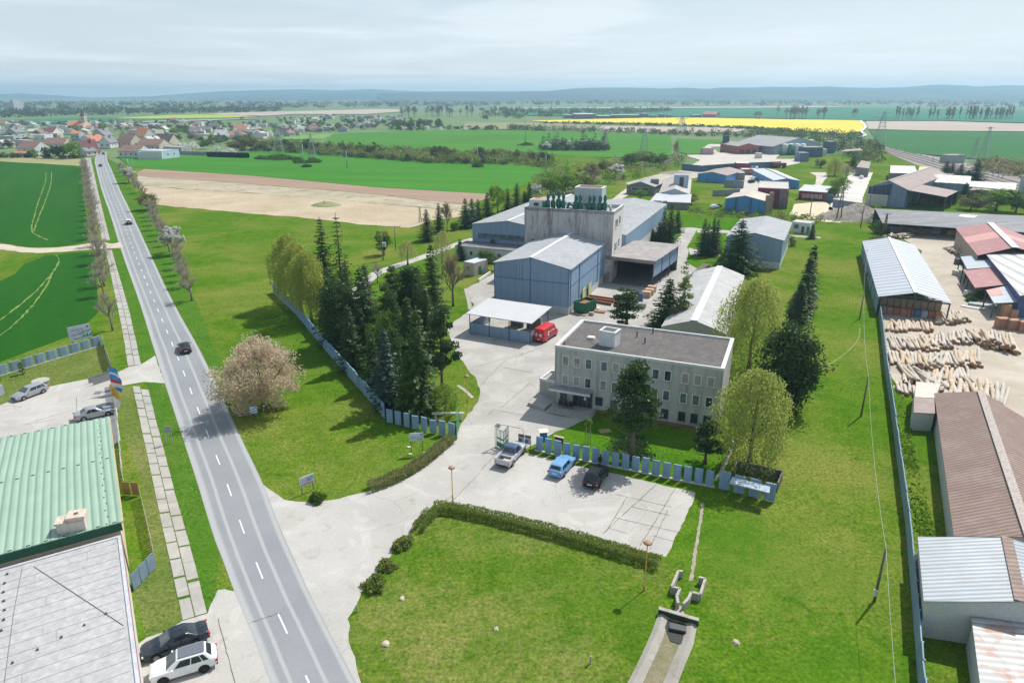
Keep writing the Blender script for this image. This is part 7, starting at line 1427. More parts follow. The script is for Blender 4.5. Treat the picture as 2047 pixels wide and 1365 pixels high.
 for s in(1,-1):
  A,B,D,E=((bm[2],bm[3],tp[3],tp[2])if s>0 else(bm[7],bm[6],tp[6],tp[7]))
  if kd=='van':pane('side_window',tri(A,B,D,E,.0,.14,.1,.5),CGL)
  else:
   cuts=[(.0,.44),(.47,.78)]+([(.81,.97)]if kd in('wagon','crossover')else[])if kd!='pickup' else[(.02,.5),(.55,.95)]
   for s0,s1 in cuts:pane('side_window',tri(A,B,D,E,s0+.01,s1,.1,.88),CGL)
  mb=MB();xm=x0-.45;mb.box((xm,s*(hw+.08),belt+.06),(1,0,0),(.12,.2,.14));mb.build('mirror',m,t,False,True,.02)
  xf=st[0][0];mb=MB();mb.box((xf-.14,s*hw*.62,st[1][3]-.1),(1,-s*.5,0),(.16,.36,.15));mb.build('headlight',LAMPW,t,False,True,.03)
  xr=st[-1][0]if kd!='pickup' else-2.63;mb=MB();mb.box((xr+.05,s*hw*.80,.78 if kd!='van' else.95),(1,s*.35,0),(.16,.3,.17)if kd!='van' else(.1,.16,.4));mb.build('taillight',LAMPR,t,False,True,.02)
  for xw in(wb/2+(.05 if kd!='pickup' else 0),-wb/2):
   rr={'van':.35,'pickup':.37,'crossover':.35}.get(kd,.32)
   mb=MB();pts=[(xw+(rr+.06)*math.cos(a*math.pi/8),s*(hw+.004),rr+(rr+.06)*math.sin(a*math.pi/8))for a in range(-1,10)];mb.face(pts);mb.build('wheel_arch',TRIMB,t,False,True)
   mb=MB();mb.tube([(xw,s*(hw-.2),rr),(xw,s*(hw-.03),rr),(xw,s*(hw+.018),rr)],[rr,rr,rr*.93],18);wl=mb.build('wheel',TYRE,t,False,True)
   mb=MB();y=s*(hw+.024)
   for k in range(5):
    a=k*1.2566+.3;c1=Vector((math.cos(a),0,math.sin(a)));c2=Vector((-c1.z,0,c1.x));o_=Vector((xw,y,rr));mb.face([o_+c2*.03,o_-c2*.03,o_+c1*rr*.64-c2*.05,o_+c1*rr*.64+c2*.05])
   ring=[Vector((xw+math.cos(k*.5236)*rr*.68,y,rr+math.sin(k*.5236)*rr*.68))for k in range(12)];ri=[Vector((xw+math.cos(k*.5236)*rr*.58,y,rr+math.sin(k*.5236)*rr*.58))for k in range(12)]
   for k in range(12):mb.face([ring[k],ring[(k+1)%12],ri[(k+1)%12],ri[k]])
   mb.build('rim',rimm or RIMS,wl,False,True)
 xr=st[-1][0]if kd!='pickup' else-2.67;mb=MB();mb.box((xr-.01,0,.68 if kd!='sedan' else.62),(1,0,0),(.03,.5,.12));mb.build('number_plate',PLATE,t,False,True);mb=MB();mb.box((st[0][0]-.01,0,.46),(1,0,0),(.04,.9,.2));mb.build('grille',TRIMB,t,False,True)
 mb=MB();mb.box((xr+.07,0,.4),(1,0,0),(.2,W*.84,.16));mb.build('bumper',TRIMB if kd in('pickup','van','crossover')else m,t,False,True,.04)
 return t
NAVYC=paint('paint_dark_navy',(.012,.02,.032),.15);WHITEC=paint('paint_white',(.72,.74,.76),.2);SILV=paint('paint_silver',(.38,.4,.43),.25,.5,.4);BLKC=paint('paint_black',(.01,.011,.013),.15);BLUC=paint('paint_sky_blue',(.14,.33,.58),.2);REDC=paint('paint_red',(.55,.018,.03),.3);ROOFG=paint('panorama_roof',(.13,.15,.18),.2)
car('sedan','parked_car','dark navy sedan parked beside the white car at the bottom','car',NAVYC,(322.6,1317),(386.4,1293.3),1)
t=car('crossover','parked_car','white crossover with grey glass roof at the bottom edge','car',WHITEC,(334.5,1365),(404.7,1343.7),1,rimm=TRIMB);mb=MB();mb.box((-.65,0,1.645),(1,0,0),(1.75,1.12,.01));mb.build('glass_roof',ROOFG,t,False,True)
car('wagon','parked_car','silver estate car parked at the dry lawn edge near the well ring','car',SILV,(52,799),(83.6,787),1);car('sedan','parked_car','silver saloon parked tight behind the green roof','car',SILV,(212.7,832),(172.4,841),-1)
RD=(G(362,690)-G(384,740)).normalized();RD=(CL[0]-CL[1])if False else(G(298+22,560)-G(372+13,760)).normalized()
car('sedan','moving_car','black car driving up the road, nearest of those on it','car',BLKC,None,None,1,heading=RD,at_=(370,700))
car('crossover','moving_car','dark car with pale roof further up the road','car',BLKC,None,None,1,WHITEC,heading=RD,at_=(258,448));car('sedan','moving_car','small dark car where the road nears the village','car',NAVYC,None,None,1,heading=RD,at_=(201,333));car('sedan','moving_car','tiny dark car entering the village bend','car',BLKC,None,None,1,heading=RD,at_=(207,309),far=True)
car('pickup','parked_car','silver pickup with black bed and tan box beside the gate','pickup',paint('paint_pickup',(.5,.52,.56),.25,.5,.3),(1043.5,910),(1027.4,928),-1,paint('roof_blue_grey',(.05,.09,.18),.2));car('wagon','parked_car','sky blue estate car parked before the panel fence','car',BLUC,(1144.7,932),(1128.5,951.4),-1);car('crossover','parked_car','black estate car in the tree shade before the panel fence','car',BLKC,(1212,952),(1198,974),-1)
t=car('van','delivery_van','red high roofed delivery van with white lettering by the carport','van',REDC,(1110.6,671.6),(1091.5,684),-1)
lo=world_loc(t);fwd=Vector((math.cos(t.rotation_euler.z),math.sin(t.rotation_euler.z),0));rgt=Vector((fwd.y,-fwd.x,0))
def onvan(name,pts,m):mb=MB();mb.face(pts);mb.build(name,m,t,False,True)
onvan('logo',[(-1.6,-1.035,1.05),(-1.0,-1.035,1.05),(-1.05,-1.035,1.75),(-1.45,-1.035,1.95)],COP);onvan('stripe',[(-.95,-1.03,1.5),(1.2,-1.03,1.5),(1.2,-1.03,1.78),(-.95,-1.03,1.78)],COP);onvan('text_line',[(-.6,-1.034,1.6),(.5,-1.034,1.6),(.5,-1.034,1.68),(-.6,-1.034,1.68)],REDP);onvan('lower_trim',[(-2.6,-1.036,.5),(2.3,-1.036,.5),(2.3,-1.036,.72),(-2.6,-1.036,.72)],M('van_trim',(.3,.16,.2)))
onvan('logo',[(-3.03,.62,1.3),(-3.03,.22,1.3),(-3.03,.25,1.75),(-3.03,.5,1.85)],COP);onvan('logo',[(-3.03,-.42+.3*math.cos(a*.5236),1.5+.3*math.sin(a*.5236))for a in range(12)],COP)
for k,(x,y,m,lb)in enumerate(((1508,360,WHITEC,'white car by the dark shed in the sandy lane'),(1502,366,NAVYC,'dark blue car parked behind the garden wall'),(1721,357,WHITEC,'white car on the white lane, nearest'),(1723,349,WHITEC,'white car on the white lane behind the nearest one'),(1724,340,NAVYC,'dark car at the far end of the white lane'),(1535,298,WHITEC,'white car by the farm hall door'),(1428,417,WHITEC,'pale wreck car in the weeds before the old works'),(1434,416,NAVYC,'dark wreck car in the weeds before the old works'),(1503,337,BLUC,'blue car row end under the fence in the sandy lane'),(1512,338,WHITEC,'white car under the fence in the sandy lane'))):car('crossover','parked_car',lb,'car',m,None,None,1,heading=Vector((.8,.6,0))if k in(0,1,6,7)else Vector((.25,.97,0)),at_=(x,y),far=True)
t=thing('truck','dark red truck at the far end of the sandy lane','truck',G(1553,336));mb=MB();mb.box((0,0,1.9),(1,0,0),(6,2.4,1.8));mb.build('cargo_bed',CRIM,t,False,True);mb=MB();mb.box((4.1,0,1.7),(1,0,0),(1.8,2.4,2.4));mb.build('cab',CRIM,t,False,True,.15);mb=MB();mb.box((4.95,0,2.2),(1,0,0),(.15,2,.8));mb.build('windscreen',CGL,t,False,True)
for a in(-2.2,-1,3.8):
 for b in(-1.1,1.1):mb=MB();mb.tube([(a,b-.15,.5),(a,b+.15,.5)],.5,12);mb.build('wheel',TYRE,t,False,True)
def person(label,P,rz):
 t=thing('person',label,'person',P,rz);bmx=bmesh.new();sk=bmx.verts.layers.skin.verify();J={}
 def v(n,co,r,r2=None):J[n]=bmx.verts.new(co);J[n][sk].radius=(r,r2 or r);return J[n]
 v('pel',(0,0,.95),.15,.11);v('sp',(0,0,1.15),.145,.1);v('ch',(0,0,1.38),.17,.115);v('nk',(0,.01,1.53),.06);v('hd0',(0,.02,1.6),.075,.085);v('hd1',(0,.03,1.72),.085,.1);v('hd2',(0,.02,1.8),.05)
 for a,b in(('pel','sp'),('sp','ch'),('ch','nk'),('nk','hd0'),('hd0','hd1'),('hd1','hd2')):bmx.edges.new((J[a],J[b]))
 for s,k in((1,'l'),(-1,'r')):
  v('hp'+k,(s*.1,0,.9),.1);v('kn'+k,(s*.11,.03*s,.5),.065);v('an'+k,(s*.11,-.02+.05*s,.09),.042);v('to'+k,(s*.12,.12+.05*s,.04),.038)
  v('sh'+k,(s*.2,0,1.43),.062);v('el'+k,(s*.27,.02,1.15),.047);v('wr'+k,(s*.22,.17,.97),.033);v('ha'+k,(s*.2,.23,.92),.035)
  for a,b in(('pel','hp'+k),('hp'+k,'kn'+k),('kn'+k,'an'+k),('an'+k,'to'+k),('ch','sh'+k),('sh'+k,'el'+k),('el'+k,'wr'+k),('wr'+k,'ha'+k)):bmx.edges.new((J[a],J[b]))
  for f in range(5):
   fv=bmx.verts.new((s*(.2+.018*(f-2)),.29-.01*abs(f-2)if f else.25,.89));fv[sk].radius=(.009,.009);bmx.edges.new((J['ha'+k],fv))
 J['pel'][sk].use_root=True;me=bpy.data.meshes.new('body');bmx.to_mesh(me);bmx.free();o=obj_of(me,'body',t);m=o.modifiers.new('skin','SKIN');m.use_smooth_shade=True;s_=o.modifiers.new('sub','SUBSURF');s_.levels=s_.render_levels=2
 tt=NT('person_clothes');z=tt.n('ShaderNodeSeparateXYZ',{0:tt.obj()}).outputs[2];col=tt.ramp(z,[(0,(.02,.02,.02)),(1,(.4,.26,.2))]);e=col.node.color_ramp.elements
 cr=col.node.color_ramp;cr.interpolation='CONSTANT';cr.elements[0].color=(.6,.58,.55,1);cr.elements[1].position=.1;cr.elements[1].color=(.05,.07,.11,1);c3=cr.elements.new(.95);c3.color=(.012,.012,.014,1);me.materials.append(tt.pbr(col,.85))
 hb_=bmesh.new();bmesh.ops.create_icosphere(hb_,subdivisions=2,radius=.118);hm=bpy.data.meshes.new('hair');
 for q in hb_.verts:q.co.z=q.co.z*1.05+1.74;q.co.y-=.02
 hb_.to_mesh(hm);hb_.free();hm.materials.append(M('dark_hair',(.012,.01,.009)));obj_of(hm,'hair',t);return t
person('person in a black jacket and jeans standing at the panel fence',G(1199,936),R(10))
for kd,b,tp,w_,lb in[('birch',(586,612),466,84,'yellow green birch at the far end of the panel fence'),('birch',(603,628),482,92,'full yellow green birch second along the panel fence'),('birch',(623,646),498,82,'birch nearest the spruces along the panel fence'),('spruce',(652,585),434,42,'tall dark spruce rising behind the birches'),('sparse_spruce',(684,580),427,48,'tall sparse spruce with open branches behind the birches'),('birch',(648,640),548,64,'small shaded birch between birches and dark spruces'),('dense_pine',(682,705),545,78,'broad very dark conifer close to the middle of the panel fence'),('spruce',(665,690),535,52,'dark spruce behind the broad dark conifer by the fence'),('spruce',(730,702),532,62,'pointed dark spruce in the middle of the grove'),('light_pine',(778,700),548,70,'lighter green conifer right of the pointed spruce'),('pine',(788,612),530,46,'small dark pine at the back of the grove'),('dense_pine',(822,664),530,84,'large dark pine crowning the back of the grove'),('spruce',(866,632),486,52,'tall dark spruce left of the bare tree'),('bare_tall',(906,612),508,58,'leafless brownish tree before the big blue hall'),('pale_birch',(885,548),460,44,'pale thin birch behind the bare tree'),('blue_spruce',(776,818),655,62,'tall blue spruce at the front of the grove'),('spruce',(749,776),662,44,'narrow dark spruce left of the blue spruce'),('green_spruce',(842,828),612,82,'tallest green spruce at the front of the grove'),('green_spruce',(818,833),700,58,'short dark green spruce in front of the tallest one'),('loose_pine',(884,780),602,84,'loose grey green pine on the yard side of the grove'),('light_pine',(792,782),634,74,'light green conifer behind the blue spruce'),('spruce',(855,730),570,60,'dark spruce in the middle of the yard side'),('spruce',(705,740),610,48,'dark spruce between the broad conifer and the narrow one'),('round',(762,738),618,60,'light green leafy tree in the heart of the grove'),('weeping_bush',(890,828),768,74,'bright weeping bush at the grove corner by the gate'),('spruce',(820,745),590,60,'dark spruce in the centre of the grove'),('green_spruce',(790,700),585,56,'green spruce behind the light conifer'),('pine',(845,690),560,56,'dark pine on the yard side behind the loose pine'),('spruce',(700,660),520,54,'dark spruce behind the pointed one'),('spruce',(735,640),528,48,'dark spruce at the back behind the pointed one'),('bare',(755,566),526,34,'small bare tree standing on the path'),('round',(768,510),462,36,'round green tree behind the transformer pole'),('pale_birch',(815,530),480,44,'thin pale birch beside the path'),('spruce',(854,482),417,30,'young spruce at the path bend, left one'),('spruce',(878,464),405,24,'slim spruce beside the small bare tree'),('bare_tall',(894,465),406,24,'thin bare tree by the slim spruce'),('scrub',(908,461),444,18,'small round dark shrub on the lawn'),('blue_spruce',(931,456),396,28,'bluish spruce left of the blue gable, first of three'),('blue_spruce',(944,452),396,24,'bluish spruce left of the blue gable, second of three'),('spruce',(956,446),398,24,'dark spruce left of the blue gable, third of three'),('spruce',(974,432),384,24,'spruce left of the yellow green poplar'),('lime',(995,427),367,36,'yellow green tree behind the hall roof edge'),('spruce',(1015,421),375,20,'dark spruce right of the yellow green tree'),('spruce',(1033,417),366,24,'tallest spruce behind the left hall bay'),('spruce',(1048,411),381,18,'short spruce behind the left hall bay'),('spruce',(1058,411),363,22,'last spruce before the tower'),('blossom',(1072,405),370,22,'white flowering tree beside the tower roof house'),('slim_spruce',(920,520),478,18,'little dark spruce behind the beige shed'),('round',(974,541),500,44,'light green fruit tree in front of the low annex'),('olive',(935,515),494,26,'pale shrubby tree at the annex corner'),('loose_pine',(1252,652),574,96,'spreading pine behind the office roof'),('spruce',(1332,655),556,66,'dark spruce behind the right half of the office roof'),('larch',(1362,658),530,52,'light green larch beside the smooth roofed store'),('bare_tall',(1342,662),610,26,'dead brown bush at the larch foot'),('spruce',(1325,486),414,24,'spruce by the loading shed, left one'),('spruce',(1338,487),407,28,'tallest spruce by the loading shed'),('spruce',(1353,464),418,24,'spruce by the loading shed, right one'),('blue_spruce',(1317,485),443,28,'bluish spruce in front of the tallest by the shed'),('green_spruce',(1303,486),457,30,'low broad green conifer by the shed'),('spruce',(1404,510),436,28,'first spruce of the four on the round lawn'),('blue_spruce',(1412,512),447,26,'second bluish spruce of the four on the round lawn'),('spruce',(1422,511),433,26,'third spruce of the four on the round lawn'),('spruce',(1430,507),438,26,'fourth spruce of the four on the round lawn'),('green_spruce',(1473,543),438,80,'wide old spruce in front of the separate blue hall'),('slim_spruce',(1622,477),447,15,'tiny spruce by the white annex'),('scrub',(1583,492),472,16,'clipped dark shrub at the blue hall corner'),('slim_spruce',(1614,592),490,34,'tall narrow spruce at the head of the dark row'),('slim_spruce',(1607,612),512,36,'second narrow spruce of the dark row'),('slim_spruce',(1602,630),545,38,'third narrow spruce of the dark row'),('slim_spruce',(1593,644),562,38,'nearest narrow spruce of the dark row'),('willow',(1496,742),554,150,'large weeping birch behind the office corner'),('dense_pine',(1572,816),634,122,'big dark pine right of the office'),('willow',(1496,938),736,170,'weeping birch in front of the office end wall'),('loose_pine',(1409,926),834,84,'small pine at the office front right corner'),('round',(1597,770),735,30,'small leafy shrub at the big dark pine foot'),('lime',(1540,830),790,34,'young leafy tree between birch and dark pine')]:
 tree(kd,b,tp,w_,lb)
v=clumpy('p',12,3.6,PINE,90,.3,58,130,.3,.5,.27,.6,BARK,.3,lim=16);KINDS['office_pine']=[v];tree('office_pine',(1263,918),720,126,'tall pine with bare stem in front of the office')
tree('buff_blossom',(527,815),676,198,'wide buff pink flowering tree beside the main road',cat='tree')
def row(a,b,n,kd,h,r,lb,grp,jit=.6):
 A,B=G(*a),G(*b)
 for k in range(n):
  f=k/(n-1);P=A.lerp(B,f)+Vector((random.uniform(-jit,jit),random.uniform(-jit,jit),0));tree(kd,P,None,None,lb,grp,h*random.uniform(.85,1.12),r*random.uniform(.85,1.15))
row((222,660),(213,590),2,'bare',6.6,2.5,'bare tree at the near end of the left roadside row','near bare trees left of the road');row((211,572),(169,338),25,'bare',6.2,2.7,'bare brown tree in the long row left of the road','bare trees left of the road')
row((382,601),(371,575),2,'bare',6.0,2.3,'bare tree at the near end of the right roadside row','near bare trees right of the road');row((366,562),(352,525),4,'bare',5.8,2.2,'bare grey tree below the white flowering tree','bare trees below the white tree');row((340,505),(300,425),9,'bare',5.6,2.4,'bare grey tree between the white tree and the olive bush','bare trees by the tan field');row((288,398),(244,345),7,'bare',5.4,2.6,'bare tree near the far white flowering tree','bare trees at the far roadside')
for b,tp,w_,kd,lb in(((346,510),456,44,'blossom','white flowering tree near the road with dark stem'),((258,366),336,32,'blossom','white flowering tree at the far tan field corner'),((297,420),384,44,'olive','olive leafed round bush tree by the tan field')):tree(kd,b,tp,w_,lb)
bush('bush','round shrub on the kerb at the near field pole',G(612,334),3.2,2.6,GREEN,401,leaf=.5);bush('bush','rounded bush under the cross tipped field pole',G(955,334),4.2,4,GREEN,402,leaf=.6)
for k,(x,y,r_,h_)in enumerate(((545,318,7,3.5),(560,319,9,4),(575,319,7,3.2),(522,318,5,3),(596,322,4,3),(625,325,6,4),(1052,291,7,3.5),(600,326,4,2.5))):bush('bush','low dark bush of the pylon islands in the green fields',G(x,y),r_,h_,GREEN,410+k,group='bushes of the pylon islands',leaf=.7)
def wood(name,label,top,bot,n,csz,h,mats,leaf,per=46,seed=1,z0=0.0,hv=.5):
 r=np.random.default_rng(seed);xs=[p[0]for p in top];Cn=[]
 x=r.uniform(xs[0],xs[-1],n);yt=np.interp(x,xs,[p[1]for p in top]);yb=np.interp(x,[p[0]for p in bot],[p[1]for p in bot]);f=r.uniform(0,1,n)
 iv=(1-f)/(yt-189.5)+f/(yb-189.5);y=189.5+1/iv;Cn=np.array([tuple(G(a,b))for a,b in zip(x,y)]);hh=h*r.uniform(1-hv,1+hv*.6,n);cs=csz*r.uniform(.6,1.3,n)
 ii=np.repeat(np.arange(n),per);g=unit(len(ii),r)*r.uniform(0,1,(len(ii),1))**.4;P=Cn[ii]+g*np.stack([cs[ii],cs[ii],hh[ii]*.5],1);P[:,2]+=hh[ii]*.5+z0;P[:,2]=np.maximum(P[:,2],.1)
 L=leaf*r.uniform(.6,1.5,len(ii));V,F=quads(P,unit(len(ii),r),unit(len(ii),r),L,L*.7);mi=r.integers(0,len(mats),n)[ii]
 o=obj_of(rawmesh(name,V,F,mats,mi),name);return tag(o,label,'growth',None,'stuff')
wood('scrub','belt of pale green scrub between the two green fields',[(470,283),(560,284),(640,292),(850,303),(1024,310),(1110,315)],[(470,302),(560,304),(700,314),(860,326),(1024,329),(1110,338)],620,3.4,4.6,[OLIVE,SHRUB,GREEN,OLIVE],.9,40,1)
wood('scrub','dark foot of the scrub belt',[(480,301),(560,302.5),(700,313),(860,325),(1024,328)],[(480,303),(560,304),(700,314.5),(860,327),(1024,330)],130,3,3.4,[DARKW,GREEN],.8,40,2)
wood('undergrowth','tangle of bushes behind the works',[(1070,345),(1180,333),(1260,318),(1370,318)],[(1070,398),(1150,404),(1230,372),(1370,330)],170,3.2,4.2,[OLIVE,LIME,GREEN,SHRUB,TWIG],.75,50,3)
wood('undergrowth','bushes round the farm and along the railway bank',[(1500,266),(1610,266),(1720,272),(1760,300)],[(1500,280),(1620,282),(1700,320),(1800,338)],240,5,6,[HAZYB,DARKW,OLIVE,GREEN],1.3,40,4)
wood('undergrowth','low weeds and shrubs before the bright blue shed',[(1380,418),(1450,424),(1530,428),(1640,440)],[(1370,430),(1450,436),(1530,444),(1660,448)],90,1.6,2.2,[SHRUB,OLIVE,LIME],.45,40,5)
wood('forest','near bluish wood across the plain on the left',[(-80,228),(200,222),(340,221),(560,218)],[(-80,239),(200,231),(340,229),(560,224)],420,9,11,[DARKW,HAZYB],3.4,26,6);wood('forest','far woods across the plain on the left',[(-80,207),(300,205),(700,206),(1000,207)],[(-80,225),(300,218),(700,216),(1000,213)],520,16,12,[DARKW,HAZYB,TWIG],6.5,22,7)
wood('forest','far tree belt at the foot of the hills',[(1000,204),(1300,203),(1700,203),(2200,204)],[(1000,211),(1300,212),(1700,213),(2200,217)],520,14,15,[DARKW,TWIG,HAZYB],6,22,8);wood('forest','tree belt beyond the teal field',[(960,220),(1120,221),(1340,221)],[(960,240),(1100,236),(1340,224)],200,9,10,[DARKW,HAZYB,GREEN],3.2,26,9)
wood('scrub','bushes along the front edge of the yellow field',[(1080,246),(1260,248.5),(1420,253.5),(1580,261)],[(1080,248),(1260,251),(1420,256),(1580,264)],150,4.5,3.6,[DARKW,HAZYB],1.7,24,10);wood('scrub','pale thin woodland strip behind the upper field',[(1010,258),(1210,262),(1345,268),(1500,272)],[(1010,260.5),(1210,266),(1345,271),(1500,276)],170,4.5,6,[HAZYB,TWIG,GREEN],1.6,26,11)
wood('scrub','bushes and yard edge beyond the far end of the upper field',[(780,258),(900,257),(1000,257)],[(780,262.5),(900,260.5),(1000,260)],110,4,4,[DARKW,GREEN,HAZYB,WHITEB],1.5,24,12);wood('undergrowth','leafy growth along the timber yard wall',[(1738,412),(1752,480),(1758,560)],[(1756,415),(1768,470),(1764,590)],1,1,1,[LIME],.4,10,13)
wood('undergrowth','shrubs and weeds before the sawmill side',[(1755,402),(1830,406),(1900,405),(2047,400)],[(1755,412),(1830,412),(1920,414),(2060,425)],80,2.2,2,[SHRUB,OLIVE,GREEN],.55,40,14);wood('scrub','buff dry reeds beside the railway',[(1960,322),(2060,330)],[(1975,345),(2080,365)],110,4,4,[TWIGO,OLIVE],1.1,34,15)
for k,(x,y,tp,w_,kd,lb)in enumerate(((1100,395,345,50,'lime','yellow green bush tree behind the hall, left'),(1130,392,342,56,'lime','yellow green bush tree behind the hall, middle'),(1160,388,338,50,'olive','olive bush tree behind the hall, right'),(1183,372,325,40,'bare_tall','greyish thin tree in the thicket'),(1210,345,318,36,'scrub','magenta tinged shrub tree at the hedge end'),(1262,334,305,40,'round','dark leafy bush at the field corner, left'),(1285,330,300,44,'olive','olive bush at the field corner'),(1318,332,306,44,'round','dark leafy bush at the field corner, right'),(1350,322,282,16,'bare_tall','grey bare tree at the field corner'),(1230,355,330,36,'blossom','whitish shrub tree in the thicket'),(1115,405,376,26,'olive','yellowish shrub behind the lift house'),(1376,408,385,40,'olive','budding bush beside the old works wall'),(1280,400,378,22,'lime','bright bush in front of the old works annex'),(1302,412,398,22,'lime','bright round bush behind the right hall bay'),(1675,392,350,40,'lime','leafy tree beside the white lane'),(1668,352,316,44,'willow','yellow green weeping tree by the farm shelter'),(1690,362,330,34,'bare','grey bare tree by the white lane'),(1704,338,310,20,'spruce','lone dark spruce by the brown grey house'),(1658,400,372,34,'round','green tree right of the canteen lane'),(1640,336,318,26,'round','green bush tree at the lane bend'),(1890,346,321,20,'spruce','first dark spruce by the railway'),(1902,346,324,16,'spruce','second dark spruce by the railway'),(1919,350,327,20,'spruce','third dark spruce by the railway'),(1935,352,340,18,'spruce','short dark spruce by the railway'),(1948,362,319,34,'spruce','biggest dark spruce by the railway mast'),(1925,402,365,28,'spruce','dark spruce at the store corner'),(1950,402,378,30,'round','dark green tree right of the store spruce'),(1990,422,372,66,'lime','broad yellow green tree near the right edge'),(1940,420,388,50,'olive','grey olive tree before the store'),(2030,425,380,50,'round','dark tree at the right edge'),(1745,428,408,26,'lime','green tree at the timber yard wall, far'),(1750,446,424,30,'lime','green tree at the timber yard wall, second'),(1752,466,440,30,'round','green tree at the timber yard wall, third'),(1748,492,470,26,'olive','olive bush left of the open shed, far'),(1744,520,495,24,'olive','olive bush left of the open shed, near'),(1742,560,540,24,'scrub','small bush below the open shed wall'))):tree(kd,(x,y),tp,w_,lb,parts=y>330)
for k in range(14):tree('far_spruce',(1086+k*9.6+random.uniform(-3,3),300+k*.12+random.uniform(-3,0)),None,None,'dark spruce in the copse standing in the upper field','spruces of the field copse',random.uniform(8,15),random.uniform(2.6,4.2),parts=False)
mass('copse_shrubs','pale and flowering shrubs of the copse in the upper field',[('far_blossom' if k%3==0 else 'far_bare',G(1096+k*7.5+random.uniform(-3,3),300+random.uniform(-1.5,1.5)),random.uniform(6,9),random.uniform(3,4.4))for k in range(16)])
wood('hedge_foot','dark foliage at the foot of the field copse',[(1080,298),(1216,299.5)],[(1080,301.5),(1216,303)],46,3,5,[DARKW,PINE],1.0,40,16)
for k in range(46):x=random.uniform(1790,1905)if k<14 else random.uniform(1880,2034);tree('poplar',(x,239+random.uniform(-1,.4)),None,None,'slender bare poplar of the long row beyond the plain soil','poplar row at the right',random.uniform(16,23),random.uniform(2.6,4))
FARB=[]
for x0,x1,y,n,h in((1545,1612,238.5,15,22),(1504,1520,238,4,15),(1632,1660,238.5,5,20),(1705,1716,236,3,18),(798,832,235,9,20),(850,905,234,16,20),(920,950,234,5,21),(985,1035,232,12,17)):
 FARB+=[('bare_far',G(random.uniform(x0,x1),y+random.uniform(-1,1)),h*random.uniform(.7,1.1),random.uniform(4,6.5))for k in range(n)]
mass('forest','stands of tall bare trees between the far fields',FARB)
mass('forest','green leafy trees at the field end near the village',[('far_round',G(random.uniform(785,880),259+random.uniform(-9,0)),random.uniform(7,11),random.uniform(4,7))for k in range(20)])
SB=[random.uniform(480,1100)for k in range(40)]
mass('scrub_trees','small trees standing out of the scrub belt',[('far_round',G(x,float(np.interp(x,[480,640,850,1100],[296,302,315,328]))+random.uniform(-6,3)),random.uniform(5,7.5),random.uniform(2.5,4))for x in SB])
def tufts(name,label,px,n,seed,m,h=.22):
 r=np.random.default_rng(seed);P=[G(*p)for p in px];xs=[p.x for p in P];ys=[p.y for p in P];A=np.array([(p.x,p.y)for p in P]);Q=[]
 X=r.uniform(min(xs),max(xs),n*3);Y=r.uniform(min(ys),max(ys),n*3);ins=np.zeros(n*3,bool);j=len(A)-1
 for i in range(len(A)):
  c_=((A[i,1]>Y)!=(A[j,1]>Y))&(X<(A[j,0]-A[i,0])*(Y-A[i,1])/(A[j,1]-A[i,1]+1e-9)+A[i,0]);ins^=c_;j=i
 dn=np.sin(X*.31+2*np.sin(Y*.17))+np.sin(Y*.27+1.3*np.sin(X*.41))+r.normal(size=n*3)*.8;k=ins&(dn>-.5);X,Y=X[k][:n],Y[k][:n];m_=len(X);a=r.uniform(0,6.28,m_);hh=h*r.uniform(.4,1.5,m_)
 B=np.stack([X,Y,np.full(m_,.0)],1);D=np.stack([np.cos(a)*.5,np.sin(a)*.5,np.ones(m_)],1);D/=np.linalg.norm(D,axis=1,keepdims=True);V,F=quads(B+D*hh[:,None]*.5,D,unit(m_,r),hh,hh*.9);return tag(obj_of(rawmesh(name,V,F,[m]),name),label,'grass',None,'stuff')
TUF=leafmat('grass_tufts',[(.07,.15,.016),(.11,.21,.025),(.19,.27,.05)],.35)
tufts('grass','lush weeds along the long blue fence',[(1778,780),(1800,780),(1870,1080),(1840,1080),(1808,980)],9000,4,leafmat('lush_weeds',[(.1,.22,.02),(.16,.3,.03),(.24,.38,.05)],.45),.3)
HW=[M('house_white',(.62,.62,.6),(.54,.55,.55),.2,space='pos'),M('house_cream',(.55,.5,.4),(.48,.44,.36),.2,space='pos'),M('house_grey',(.4,.41,.43),(.33,.34,.36),.2,space='pos'),M('house_sky',(.46,.56,.66),(.42,.52,.62),.2,space='pos')]
HR=[M('tile_'+n_,a,tuple(k*.8 for k in a),.25,.8,space='pos')for n_,a in(('brown',(.27,.17,.14)),('red',(.46,.2,.13)),('grey',(.2,.21,.23)),('dark',(.12,.11,.115)),('orange',(.52,.24,.13)),('pale',(.5,.5,.49)),('maroon',(.2,.08,.08)))]
def house(label,a,b,d,eave,ridge,w_,r_,along=False,flat=False,group=None,wins=True):
 """front wall foot on photo points a-b, depth d metres"""
 q=rect(xy(G(*a)),xy(G(*b)),d);L=(q[1]-q[0]).length
 t=flatroof('house',label,'house',q,eave,HW[w_],HR[r_],.3,HW[w_],group=group)if flat else gable('house',label,'house',q,eave,ridge,HW[w_],HR[r_],along,.5,group=group)
 if wins:
  n=max(2,int(L/4))
  for k in range(n):window(t,q[0],q[1],L*(k+.5)/n,eave*.55,1.5,1.5,WHITEF,GLD,None,.12)
  window(t,q[1],q[2],d*.35,eave*.55,1.3,1.4,WHITEF,GLD,None,.12);window(t,q[1],q[2],d*.7,eave*.55,1.3,1.4,WHITEF,GLD,None,.12)
  if not flat:p=(q[0]+q[2])/2+Vector((1.5,.6,0));mb=MB();mb.bar((*p.xy,eave),(*p.xy,ridge+1.1),.8);mb.build('chimney',HR[0],t)
 return t
